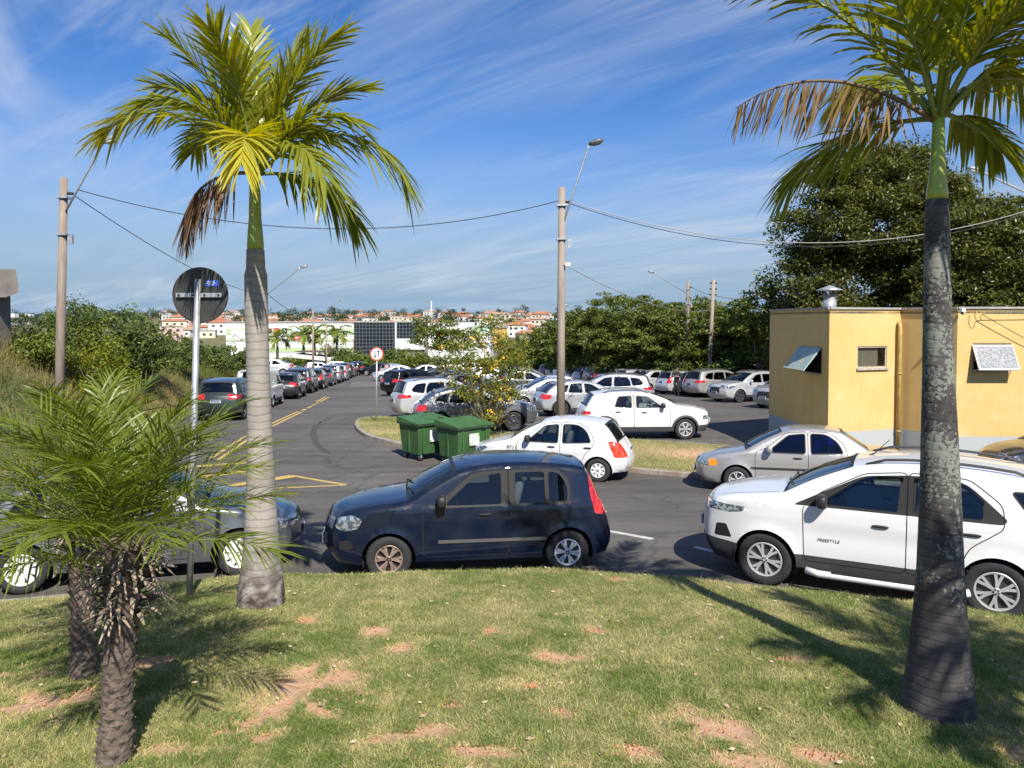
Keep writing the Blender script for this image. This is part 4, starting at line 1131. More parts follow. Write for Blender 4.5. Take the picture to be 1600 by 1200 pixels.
SPEC['suv'] = win_doors(dict(L=4.45, W=1.84, H=1.66, r=.345, zb=.28, fo=.88, wb=2.66, belt=1.03, tum=.27, B=2.54, er=.095, pf=.22, pr=.13, clad=.40,
    prof=[(.12, .25), (.02, .45), (.0, .62), (.03, .80), (.12, .93), (.55, 1.04), (1.0, 1.09), (1.15, 1.11, 'c'), (1.55, 1.35), (1.98, 1.55, 'c'), (2.2, 1.605), (2.7, 1.65), (3.3, 1.635), (3.9, 1.57), (4.12, 1.53, 'c'), (4.18, 1.40), (4.30, 1.08, 'c'), (4.37, .98), (4.43, .78), (4.45, .56), (4.40, .42), (4.32, .32)],
    ws=((1.15, 1.11), (1.98, 1.55)), rw=((4.12, 1.53), (4.30, 1.08)), rwt=.86,
    wins=[[(1.56, 1.075), (1.64, 1.15), (2.12, 1.46, .08), (2.48, 1.51), (2.46, 1.06)], [(2.58, 1.06), (2.60, 1.515), (3.22, 1.50, .05), (3.36, 1.30, .08), (3.38, 1.08)], [(3.48, 1.09), (3.42, 1.30, .06), (3.36, 1.49, .05), (3.78, 1.45, .1), (3.98, 1.24, .06), (3.92, 1.15)]], dlo=None,
    head=[(.06, .76), (.10, .90), (.50, .93), (.52, .86), (.3, .76)], headz=(.76, .90, .58), headmat=M_HEAD_D, tail=[(4.0, .92), (4.02, 1.06), (4.5, 1.04), (4.5, .88)], tailz=(.86, 1.05, .56), grille=(.55, .78, .62),
    handles=[(2.2, .90), (3.2, .92)], mirror=(1.60, 1.09), wheel='dark', rimf=.68, platez=(.55, .80), rails=(2.1, 3.85)),
    [(1.36, .38), (1.34, 1.05), (1.56, 1.18), (2.08, 1.50), (2.54, 1.565), (2.52, .38)], [(2.52, .38), (2.54, 1.565), (3.28, 1.55), (3.42, 1.30), (3.44, 1.05), (3.18, .78), (3.0, .38)])
SPEC['crossover'] = win_doors(dict(SPEC['suv'], L=4.27, W=1.78, H=1.52, r=.335, zb=.26, fo=.86, wb=2.57, belt=.98, archw=.05, clad=.38, B=2.44,
    prof=[(.12, .24), (.02, .42), (.0, .58), (.03, .74), (.12, .86), (.5, .97), (.95, 1.03), (1.1, 1.06, 'c'), (1.5, 1.27), (1.95, 1.44, 'c'), (2.2, 1.485), (2.6, 1.51), (3.0, 1.49), (3.35, 1.42), (3.60, 1.35, 'c'), (3.85, 1.18), (4.05, 1.0, 'c'), (4.14, .93), (4.23, .78), (4.27, .56), (4.22, .40), (4.14, .30)],
    ws=((1.1, 1.06), (1.95, 1.44)), rw=((3.60, 1.35), (4.05, 1.0)),
    wins=[[(1.52, 1.02), (1.60, 1.09), (2.06, 1.36, .08), (2.38, 1.40), (2.36, 1.01)], [(2.48, 1.01), (2.50, 1.405), (2.98, 1.385, .06), (3.12, 1.03)], [(3.20, 1.04), (3.08, 1.36, .05), (3.38, 1.28, .1), (3.62, 1.10, .06)]], dlo=None,
    head=[(.06, .70), (.10, .83), (.48, .87), (.50, .80), (.3, .70)], headz=(.70, .83, .58), tail=[(3.86, .82), (3.88, .96), (4.3, .94), (4.3, .76), (4.0, .74)], tailz=(.76, .95, .62), grille=(.5, .70, .62),
    handles=[(2.1, .86), (3.0, .88)], mirror=(1.56, 1.04), platez=(.5, .72), rails=(2.1, 3.3)),
    [(1.32, .36), (1.30, 1.0), (1.52, 1.12), (2.02, 1.40), (2.44, 1.455), (2.42, .36)], [(2.42, .36), (2.44, 1.455), (3.04, 1.44), (3.18, 1.0), (3.06, .72), (2.88, .36)])
SPEC['sedan'] = win_doors(dict(SPEC['siena'], L=4.45, W=1.72, H=1.48, r=.31, zb=.24, fo=.86, wb=2.6, belt=.96, B=2.46, paint=PAINT, glass=GLASS_DK, sideglass=GLASS_DK, amber=None, strip=None, wheel='alloy',
    prof=[(.12, .22), (.02, .38), (.0, .54), (.03, .68), (.12, .78), (.5, .90), (.95, .98), (1.1, 1.01, 'c'), (1.5, 1.24), (1.95, 1.42, 'c'), (2.2, 1.465), (2.6, 1.48), (3.0, 1.45), (3.2, 1.41, 'c'), (3.5, 1.25), (3.85, 1.09, 'c'), (4.1, 1.075), (4.34, 1.05), (4.41, .97), (4.45, .75), (4.44, .48), (4.36, .30)],
    ws=((1.1, 1.01), (1.95, 1.42)), rw=((3.2, 1.41), (3.85, 1.09)),
    wins=[[(1.52, .98), (1.60, 1.05), (2.06, 1.35, .08), (2.40, 1.385), (2.38, .97)], [(2.49, .97), (2.51, 1.388), (2.92, 1.37, .08), (3.28, 1.12, .08), (3.30, 1.02)]],
    head=[(.06, .64), (.10, .76), (.46, .84), (.50, .78), (.3, .65)], headz=(.64, .76, .56), tail=[(4.05, .86), (4.0, 1.02), (4.45, 1.0), (4.45, .76)], tailz=(.76, 1.0, .60), grille=(.5, .64, .5),
    handles=[(2.14, .85), (3.1, .87)], mirror=(1.56, 1.02), platez=(.46, .84)),
    [(1.30, .30), (1.28, .97), (1.50, 1.08), (2.02, 1.40), (2.46, 1.43), (2.44, .30)], [(2.44, .30), (2.46, 1.43), (2.98, 1.415), (3.34, 1.14), (3.36, .96), (3.12, .70), (2.94, .30)])
SPEC['hatch'] = win_doors(dict(SPEC['palio'], L=3.95, W=1.69, H=1.49, r=.30, fo=.80, wb=2.50, belt=.95, B=2.36, glass=GLASS_DK, sideglass=GLASS_DK, wheel='alloy', tailmat=M_TAIL, mirrormat=PAINT,
    prof=[(.12, .22), (.02, .36), (.0, .52), (.03, .66), (.12, .77), (.45, .90), (.82, .97), (.98, 1.0, 'c'), (1.38, 1.23), (1.8, 1.41, 'c'), (2.05, 1.46), (2.4, 1.49), (2.9, 1.48), (3.35, 1.43), (3.52, 1.40, 'c'), (3.64, 1.2), (3.76, 1.0, 'c'), (3.82, .9), (3.9, .72), (3.95, .54), (3.93, .40), (3.86, .27)],
    ws=((.98, 1.0), (1.8, 1.41)), rw=((3.52, 1.40), (3.76, 1.0)),
    wins=[[(1.42, .97), (1.50, 1.04), (1.92, 1.35, .07), (2.28, 1.385), (2.27, .96)], [(2.38, .96), (2.40, 1.388), (2.88, 1.375, .08), (3.10, 1.20, .08), (3.14, 1.0)]],
    head=[(.06, .64), (.10, .76), (.44, .83), (.48, .76), (.3, .65)], headz=(.64, .76, .56), tail=[(3.58, 1.12), (3.62, 1.16), (4.0, 1.0), (4.0, .72), (3.74, .74)], tailz=(.74, 1.06, .76),
    handles=[(2.04, .84), (2.98, .86)], mirror=(1.48, 1.0), platez=(.44, .78)),
    [(1.20, .30), (1.20, .96), (1.40, 1.06), (1.88, 1.39), (2.335, 1.43), (2.325, .30)], [(2.325, .30), (2.335, 1.43), (2.94, 1.42), (3.18, 1.20), (3.22, .96), (2.98, .68), (2.80, .30)])
SPEC['van'] = win_doors(dict(SPEC['palio'], L=4.15, W=1.72, H=1.84, r=.30, zb=.25, fo=.84, wb=2.58, belt=1.08, tum=.12, B=2.40, er=.10, glass=GLASS_DK, sideglass=GLASS_DK, wheel='cap', pr=.06, clad=.42, cladf=True,
    prof=[(.12, .22), (.02, .38), (.0, .58), (.03, .76), (.14, .88), (.5, 1.02), (.85, 1.10), (1.0, 1.14, 'c'), (1.35, 1.40), (1.72, 1.66, 'c'), (1.95, 1.76), (2.4, 1.83), (3.2, 1.84), (3.85, 1.81), (3.98, 1.77, 'c'), (4.03, 1.5), (4.08, 1.15, 'c'), (4.10, 1.0), (4.14, .7), (4.15, .5), (4.13, .42), (4.08, .32)],
    ws=((1.0, 1.14), (1.72, 1.66)), rw=((3.98, 1.77), (4.08, 1.15)), rwt=.72,
    wins=[[(1.40, 1.10), (1.48, 1.18), (1.86, 1.52, .07), (2.28, 1.58), (2.28, 1.09)]],
    head=[(.06, .72), (.10, .86), (.40, .93), (.44, .84), (.3, .73)], headz=(.72, .86, .56), tail=[(3.98, 1.45), (4.2, 1.45), (4.2, .72), (4.0, .72)], tailz=(.72, 1.45, .86),
    handles=[(2.12, .95)], mirror=(1.46, 1.14), platez=(.5, .86)),
    [(1.18, .34), (1.18, 1.08), (1.38, 1.2), (1.84, 1.56), (2.36, 1.64), (2.36, .34)], None)
SPEC['pickup'] = win_doors(dict(SPEC['suv'], L=4.9, W=1.80, H=1.62, r=.35, zb=.30, fo=.88, wb=2.95, belt=1.05, B=2.42, boot=True, clad=.42, wheel='alloy',
    prof=[(.12, .26), (.02, .45), (.0, .62), (.03, .80), (.12, .94), (.55, 1.05), (.95, 1.09), (1.1, 1.12, 'c'), (1.5, 1.36), (1.9, 1.53, 'c'), (2.1, 1.58), (2.6, 1.615), (3.0, 1.60), (3.18, 1.57, 'c'), (3.26, 1.35), (3.32, 1.10, 'c'), (3.9, 1.09), (4.6, 1.10), (4.85, 1.10, 'c'), (4.89, .9), (4.9, .6), (4.87, .45), (4.78, .34)],
    ws=((1.1, 1.12), (1.9, 1.53)), rw=((3.18, 1.57), (3.32, 1.10)),
    wins=[[(1.50, 1.09), (1.58, 1.16), (2.02, 1.45, .08), (2.36, 1.48), (2.35, 1.08)], [(2.46, 1.08), (2.48, 1.485), (2.98, 1.47, .08), (3.10, 1.10)]], dlo=None,
    tail=[(4.72, .74), (4.74, 1.04), (4.95, 1.04), (4.95, .72)], tailz=(.72, 1.04, .86), handles=[(2.1, .92), (2.9, .93)], mirror=(1.54, 1.11), platez=(.55, .62), rails=None),
    [(1.32, .40), (1.30, 1.06), (1.50, 1.19), (1.98, 1.49), (2.42, 1.535), (2.40, .40)], [(2.40, .40), (2.42, 1.535), (3.06, 1.52), (3.16, 1.06), (3.12, .40)])
PROTO = {}
PROTO_FN = {}
EXTRA_KEEP = ('body', 'door', 'window', 'windshield', 'rear_window', 'headlight', 'tail_light', 'wheel', 'tyre', 'rim', 'grille', 'underbody', 'cladding', 'license_plate', 'indicator', 'wheel_well', 'window_trim', 'mirror')
COLORS = {'white': (.66, .66, .65), 'black': (.012, .012, .014), 'silver': (.50, .51, .53), 'grey': (.16, .165, .175), 'charcoal': (.045, .047, .052), 'navy': (.003, .008, .024), 'darkgreen': (.035, .045, .042), 'red': (.12, .012, .014), 'beige': (.52, .46, .36), 'steel': (.15, .165, .18), 'bluegrey': (.12, .15, .20), 'taupe': (.47, .45, .42)}
METALLIC = {'silver', 'grey', 'charcoal', 'steel', 'bluegrey', 'beige', 'taupe', 'darkgreen'}
NAMES = {'uno': 'hatchback', 'ecosport': 'compact_suv', 'palio': 'hatchback', 'siena': 'sedan', 'old_sedan': 'sedan', 'cactus': 'crossover', 'suv': 'suv', 'crossover': 'crossover', 'sedan': 'sedan', 'hatch': 'hatchback', 'van': 'cargo_van', 'pickup': 'pickup_truck'}
CATS = {'hatchback': 'hatchback', 'compact_suv': 'suv', 'sedan': 'sedan', 'crossover': 'crossover', 'suv': 'suv', 'cargo_van': 'van', 'pickup_truck': 'pickup truck'}
def strip_suffix(n): return n.split('.')[0]
def car(kind, x, y, head, color, label, group=None, far=False, scale=None):
    """Places a car with its centre at (x, y); head = direction of its front in degrees from +x."""
    nm = NAMES[kind]
    if kind not in PROTO:
        r_, Yf, t3 = make_car(nm, SPEC[kind]); PROTO_FN[kind] = (Yf, t3); PROTO[kind] = r_; o = r_
        o['_used'] = 1
    else:
        keep = (lambda n: strip_suffix(n) in EXTRA_KEEP) if far else (lambda n: strip_suffix(n) not in ('lettering', 'door_number', 'door_logo', 'side_step', 'badge_text'))
        o = copy_tree(PROTO[kind], None, keep)
    for k in ('surf', '_L', '_used'):
        if k in o: del o[k]
    # sit on the slope: pitch along the heading
    h = R(head); dx, dy = math.cos(h), math.sin(h)
    z0, z1 = base1(y - dy * 1.2), base1(y + dy * 1.2)
    zz = (z0 + z1) / 2 + (gz(x, y) - base1(y))
    o.location = (x, y, zz)
    slope = (base1(y + .6) - base1(y - .6)) / 1.2
    nrm = Vector((0, -slope, 1)).normalized()
    fwd = Vector((dx, dy, 0)); fwd = (fwd - nrm * fwd.dot(nrm)).normalized(); lft = nrm.cross(fwd)
    o.rotation_euler = Matrix((fwd, lft, nrm)).transposed().to_euler()
    if scale: o.scale = scale if isinstance(scale, tuple) else (scale,) * 3
    c = COLORS[color]
    jit = random.uniform(.93, 1.05)
    for ch in o.children:
        st_ = strip_suffix(ch.name)
        if st_ in ('body', 'door', 'mirror'):
            ch.color = (*(min(1, k * jit) for k in c), 1)
            want = PAINT_MET if color in METALLIC else PAINT
            if st_ != 'mirror' or ch.data.materials[0] in (PAINT, PAINT_MET):
                if ch.data.materials[0] != want:
                    ch.material_slots[0].link = 'OBJECT'; ch.material_slots[0].material = want
    tag(o, label, CATS[nm], group)
    return o
# ---- the cars, nearest first
car('uno', -.60, 10.75, 188, 'navy', 'dark navy blue hatchback parked beside the lawn, one rusty front wheel')
car('ecosport', 4.76, 9.82, 151, 'white', 'white compact suv with roof rails parked behind the right palm trunk')
car('old_sedan', -5.30, 10.41, 17, 'steel', 'blue grey sedan half hidden behind the short feathery palms')
car('siena', 6.34, 16.85, 163, 'taupe', 'silver sedan with amber indicator parked before the yellow building')
car('palio', 1.05, 18.95, 163, 'white', 'white hatchback numbered 9711 parked beside the green bins')
car('cactus', 4.27, 25.05, 3, 'white', 'white crossover with black wheel arches parked behind the grass island')
car('hatch', 12.95, 17.2, 174, 'charcoal', 'dark car just entering the frame before the yellow wall')
GL = 'cars parked along the left kerb'
car('suv', -11.9, 32.0, 97, 'darkgreen', 'dark grey green suv, nearest of the row along the left kerb', GL)
car('van', -12.75, 38.6, 97, 'white', 'white cargo van with tall red tail lights on the left kerb', GL)
car('crossover', -13.35, 45.2, 97, 'charcoal', 'charcoal crossover parked just ahead of the white cargo van', GL)
car('suv', -14.25, 51.5, 97, 'charcoal', 'tall charcoal suv with black windows, fourth car along left kerb', GL)
car('hatch', -14.9, 57.4, 97, 'black', 'black hatchback behind the tall charcoal suv on left kerb', GL)
car('sedan', -15.6, 63.2, 97, 'bluegrey', 'blue grey sedan mostly hidden ahead of the black hatchback', GL)
car('suv', -16.3, 69.0, 97, 'silver', 'silver wagon with upright red tail lights on the left kerb', GL)
car('hatch', -16.9, 74.5, 97, 'white', 'white hatchback ahead of the silver wagon on left kerb', GL, True)
car('suv', -17.9, 80.5, 97, 'red', 'dark wine red suv far along the left kerb', GL, True)
car('sedan', -18.6, 86.2, 97, 'silver', 'silver sedan past the wine red suv on left kerb', GL, True)
car('hatch', -19.3, 91.8, 97, 'navy', 'dark blue hatchback second from the end of left kerb', GL, True)
car('suv', -20.0, 98.0, 100, 'black', 'black suv at the far end of the left kerb row', GL, True)
GB = 'cars on the lot beyond the left bank'
car('sedan', -22.6, 70.5, 200, 'white', 'white car nosing out beside the left palm trunk beyond the bank', GB, True)
car('sedan', -23.2, 76.5, 10, 'darkgreen', 'grey green sedan on the upper lot beyond the bank', GB, True)
car('hatch', -24.2, 96.0, 20, 'white', 'white hatchback under the flat bus shelter roof', GB, True)
car('suv', -22.6, 101.0, 15, 'white', 'white suv parked beside the bus shelter posts', GB, True)
GM = 'cars parked nose in on the middle lot'
car('suv', -2.75, 31.6, 25, 'white', 'white suv with wraparound red lights beside the round two way sign', GM)
car('crossover', -1.35, 27.0, 11, 'grey', 'grey crossover with dark alloy wheels behind the green bins', GM)
car('crossover', 3.1, 33.0, 15, 'silver', 'silver crossover with red tail lights right behind the concrete pole', GM)
car('suv', 4.7, 37.6, 172, 'silver', 'pale silver suv with black roof behind the white crossover', GM)
car('sedan', 1.75, 36.6, 188, 'silver', 'silver sedan facing left behind the flowering shrub', GM)
car('sedan', 2.0, 40.2, 188, 'white', 'white sedan facing left, next to the silver sedan in the middle lot', GM)
car('pickup', .6, 46.0, 8, 'steel', 'grey pickup seen behind the yellow flowers', GM)
car('suv', -6.1, 48.0, 48, 'black', 'black suv with white plate at the middle lot corner', GM)
car('hatch', -2.4, 44.0, 18, 'charcoal', 'dark hatchback hidden behind the flowering shrub', GM)
car('sedan', -3.4, 52.5, 20, 'bluegrey', 'dark blue grey sedan beside the black corner suv', GM)
car('suv', 1.2, 53.0, 8, 'charcoal', 'charcoal suv on the middle lot past the pickup', GM)
car('sedan', -1.6, 60.5, 10, 'white', 'white sedan deep in the middle lot behind the feathery tree', GM, True)
car('hatch', -6.4, 63.0, 195, 'black', 'small black hatchback beyond the black corner suv', GM, True)
car('suv', -6.3, 70.0, 185, 'white', 'white suv in the third row of the middle lot', GM, True)
car('sedan', -11.2, 73.5, 190, 'white', 'white sedan on the far middle lot near the walking woman', GM, True)
car('sedan', -9.0, 78.0, 185, 'silver', 'silver sedan on the far middle lot', GM, True)
car('hatch', -12.9, 84.0, 60, 'white', 'white hatchback by the far cross street', GM, True)
car('sedan', -16.2, 92.5, 180, 'black', 'black sedan crossing at the far end of the road', None, True)
car('suv', -5.2, 84.0, 180, 'white', 'white suv farthest back in the middle lot', GM, True)
car('sedan', -1.0, 70.0, 185, 'charcoal', 'charcoal sedan under the feathery tree in middle lot', GM, True)
GR = 'cars parked in front of the tree belt'
car('pickup', 14.1, 37.8, 215, 'silver', 'silver pickup nose half hidden by the yellow building', GR)
car('suv', 13.05, 42.2, 207, 'white', 'white suv facing the camera at the near end of tree row', GR)
rr_ = [('suv', 12.2, 46.2, 'taupe', 'taupe wagon with upright lights beside the white suv by the trees'),
 ('hatch', 12.0, 48.0, 'black', 'black hatchback between taupe wagon and white hatchback by trees'),
 ('hatch', 10.95, 49.7, 'white', 'white hatchback standing behind the guard in black'),
 ('sedan', 9.55, 52.4, 'white', 'white sedan just left of the guard in black'),
 ('hatch', 8.9, 55.4, 'silver', 'silver hatchback with tall red lights left of the white sedan'),
 ('sedan', 8.3, 58.4, 'silver', 'silver sedan in the middle of the tree row'),
 ('sedan', 7.9, 61.4, 'black', 'black sedan in the middle of the tree row'),
 ('suv', 7.85, 64.6, 'beige', 'beige suv with tall roof in the tree row'),
 ('hatch', 6.9, 67.6, 'silver', 'silver green hatchback left of the beige suv'),
 ('hatch', 6.3, 70.6, 'white', 'white hatchback between silver hatchback and white pickup in tree row'),
 ('pickup', 6.0, 73.8, 'white', 'white pickup in the tree row right of the concrete pole'),
 ('sedan', 5.2, 77.2, 'silver', 'silver sedan just right of the concrete pole, far row'),
 ('suv', 4.6, 80.6, 'charcoal', 'charcoal suv behind the concrete pole, far row'),
 ('hatch', 3.9, 84.0, 'silver', 'silver hatchback left of the concrete pole, far row'),
 ('hatch', 3.3, 87.6, 'black', 'black hatchback behind the person in turquoise'),
 ('sedan', 2.7, 91.0, 'white', 'small white sedan far down the tree row'),
 ('sedan', 2.2, 94.4, 'red', 'dark red sedan near the far end of the tree row'),
 ('hatch', 1.7, 97.6, 'red', 'dark red hatchback, last but one of the tree row'),
 ('suv', 1.3, 101.0, 'white', 'white suv at the far end of the tree row')]
for (k_, x_, y_, c_, lb_) in rr_:
    car(k_, x_ + .45, y_, 24, c_, lb_, GR, y_ > 66)

# ---- lettering and extras on the near cars
def text_mesh(txt, size, m, extr=.0006, shear=0.0):
    cu = bpy.data.curves.new('lettering', 'FONT'); cu.body = txt; cu.size = size; cu.extrude = extr; cu.shear = shear; cu.align_x = 'LEFT'
    o = bpy.data.objects.new('tmp', cu); COL.objects.link(o)
    dg = bpy.context.evaluated_depsgraph_get(); me = bpy.data.meshes.new_from_object(o.evaluated_get(dg))
    bpy.data.objects.remove(o); me.materials.clear(); me.materials.append(m); return me
M_INK = mat('dark_ink', (.03, .03, .035), .6)
M_BLUEINK = mat('blue_ink', (.03, .06, .30), .5)
M_ORANGE = mat('orange_ink', (.75, .20, .05), .5)
def on_side(kind, me, s, z, off, name):
    """puts a flat mesh (xy plane) on the left side of a car kind"""
    Yf, t3 = PROTO_FN[kind]; y0 = float(Yf(np.array([[s, z]]))[0]); y1 = float(Yf(np.array([[s + .25, z]]))[0])
    o = link(name, me, PROTO[kind]); xd = Vector((-.25, y1 - y0, 0)).normalized(); zd = Vector((0, 0, 1)); nd = xd.cross(zd)
    if nd.y < 0: nd = -nd
    M = Matrix((xd, zd, nd)).transposed().to_4x4(); p = Vector(t3(s, y0, z)) + nd * off
    o.matrix_local = Matrix.Translation(p) @ M
    return o
on_side('palio', text_mesh('9711', .135, M_INK), .93, .70, .016, 'lettering')
lg = MB()
for k in range(10):
    a0_, a1_ = 2 * math.pi * k / 10, 2 * math.pi * (k + 1) / 10
    lg.add([(.06, .03, 0), (.06 + .05 * math.cos(a0_), .03 + .035 * math.sin(a0_), 0), (.06 + .05 * math.cos(a1_), .03 + .035 * math.sin(a1_), 0)], [(0, 1, 2)])
on_side('palio', lg.mesh('emblem', M_ORANGE), 1.40, .60, .005, 'door_logo')
lg = MB(); lg.add([(.10, .0, 0), (.40, .0, 0), (.46, .02, 0), (.36, .045, 0), (.12, .03, 0)], [(0, 1, 2, 3, 4)])
on_side('palio', lg.mesh('emblem', M_BLUEINK), 1.40, .60, .0045, 'door_logo')
on_side('ecosport', text_mesh('FREESTYLE', .055, M_INK, shear=.35), 1.47, .665, .006, 'lettering')
Yf, t3 = PROTO_FN['ecosport']
cp = MB(); pl_ = rounded([(1.40, .64), (1.40, .72), (3.1, .69), (3.1, .645)], .03); q_ = [Vector(t3(p[0], float(Yf(np.array([p]))[0]) + .003, p[1])) for p in pl_]
step = link('side_step', None or MB().tube([t3(1.35, .90, .29), t3(1.5, .93, .27), t3(3.0, .93, .27), t3(3.1, .90, .29)], .045, 8).mesh('side_step', M_RIM_W, True), PROTO['ecosport'])
pad = link('step_tread', MB().box(t3(2.25, .93, .315), (1.2, .075, .012)).mesh('step_tread', M_BLACK), step)
# grey side-window visors
for (a_s, a_z, b_s, b_z, c_s, c_z) in ((1.58, 1.20, 2.02, 1.485, 2.42, 1.525), (2.54, 1.53, 3.02, 1.51, 3.24, 1.33)):
    pts = catmull([(a_s, a_z), (b_s, b_z), (c_s, c_z)], .05); mb = MB()
    for p in pts:
        y0 = float(Yf(np.array([p]))[0]); mb.v.append(t3(p[0], y0 + .012, p[1])); mb.v.append(t3(p[0], y0 + .032, p[1] - .05))
    for k in range(len(pts) - 1): mb.f.append((2 * k, 2 * k + 1, 2 * k + 3, 2 * k + 2))
    link('window_visor', mb.mesh('window_visor', GLASS_DK, True), PROTO['ecosport'])
# ================================================================== VEGETATION
def frond_mesh(p0, az, el, length, droop, nl, ll, lw, v, lift=.25, grav=.45, hang=0.0, start=.13, seed=0, tipgold=0.0, fwd=(38, 68)):
    """One pinnate palm leaf: returns (leaflet mesh data, rachis points)."""
    rg = random.Random(seed)
    N_ = 22; pts = [Vector(p0)]; tans = []
    ca, sa = math.cos(R(az)), math.sin(R(az)); S = Vector((-sa, ca, 0))
    for i in range(N_):
        t = (i + .5) / N_; e = R(el) - droop * t ** 1.35
        T_ = Vector((math.cos(e) * ca, math.cos(e) * sa, math.sin(e))); tans.append(T_); pts.append(pts[-1] + T_ * length / N_)
    V, Fc, A = [], [], []
    for k in range(nl):
        t = start + (1 - start) * (k + rg.uniform(-.3, .3)) / nl
        t = min(max(t, start), .995); i = min(int(t * N_), N_ - 1); p = pts[i].lerp(pts[i + 1], t * N_ - i); T_ = tans[i]; Nn = T_.cross(S).normalized()
        if Nn.z < 0 and abs(T_.z) < .9: Nn = -Nn
        for sd_ in (-1, 1):
            a = R(fwd[0] + (fwd[1] - fwd[0]) * t + rg.uniform(-7, 7))
            lf_ = lift + rg.uniform(-.28, .28)
            d = (S * sd_ * math.cos(a) + T_ * math.sin(a) + Nn * lf_)
            if hang: d = d * (1 - hang) + Vector((rg.uniform(-.25, .25), rg.uniform(-.25, .25), -1)) * hang
            d.normalize()
            l_ = ll * (.50 + .62 * math.sin(math.pi * min(1, .10 + t * .86)) ** .8) * rg.uniform(.86, 1.1)
            g_ = grav * rg.uniform(.6, 1.4)
            wv = d.cross(Nn + Vector((rg.uniform(-.6, .6), rg.uniform(-.6, .6), 0))); wv = wv.normalized() if wv.length > 1e-4 else S
            o = len(V); ws = (.45, 1.0, .85, .50)
            for j, u in enumerate((0, .22, .58, .84)):
                q = p + d * l_ * u - Vector((0, 0, 1)) * g_ * l_ * u * u
                V.append(q - wv * lw * ws[j] / 2); V.append(q + wv * lw * ws[j] / 2)
            V.append(p + d * l_ - Vector((0, 0, 1)) * g_ * l_)
            Fc += [(o, o + 1, o + 3, o + 2), (o + 2, o + 3, o + 5, o + 4), (o + 4, o + 5, o + 7, o + 6), (o + 6, o + 7, o + 8)]
            vv = min(1, max(0, v + rg.uniform(-.16, .16) + tipgold * max(0, t - .35))); A += [vv] * 4
    return V, Fc, A, pts
def palm_frond(parent, m, mr, rr=.012, **kw):
    V, Fc, A, pts = frond_mesh(**kw)
    me = bpy.data.meshes.new('frond'); me.from_pydata([tuple(p) for p in V], [], Fc); me.materials.append(m)
    a = me.attributes.new('v', 'FLOAT', 'FACE'); a.data.foreach_set('value', A); me.update()
    o = link('frond', me, parent)
    n = len(pts)
    link('rachis', MB().tube([tuple(p) for p in pts[::2]], [rr * (1 - .85 * i / (len(pts[::2]) - 1)) for i in range(len(pts[::2]))], 6).mesh('rachis', mr, True), o)
    return o
M_ROYAL = leaf_mat('royal_palm_leaf', (.13, .19, .024), (.58, .52, .06), .45, .32, .5)
M_DEAD = leaf_mat('dead_palm_leaf', (.10, .055, .035), (.36, .23, .13), .2, .7, .2)
M_DEADY = leaf_mat('withering_palm_leaf', (.10, .06, .04), (.40, .27, .07), .3, .6, .3)
M_PHX = leaf_mat('feather_palm_leaf', (.060, .105, .012), (.34, .37, .045), .36, .38, .5)
M_RACH = mat('green_rachis', (.16, .20, .04), .5)
M_RACHB = mat('brown_rachis', (.14, .09, .05), .7)
M_SHAFT = mat('crownshaft', (.24, .36, .035), .35, color2=(.42, .42, .055), vscale=3, stretch=(5, 5, .8), coat=.3)
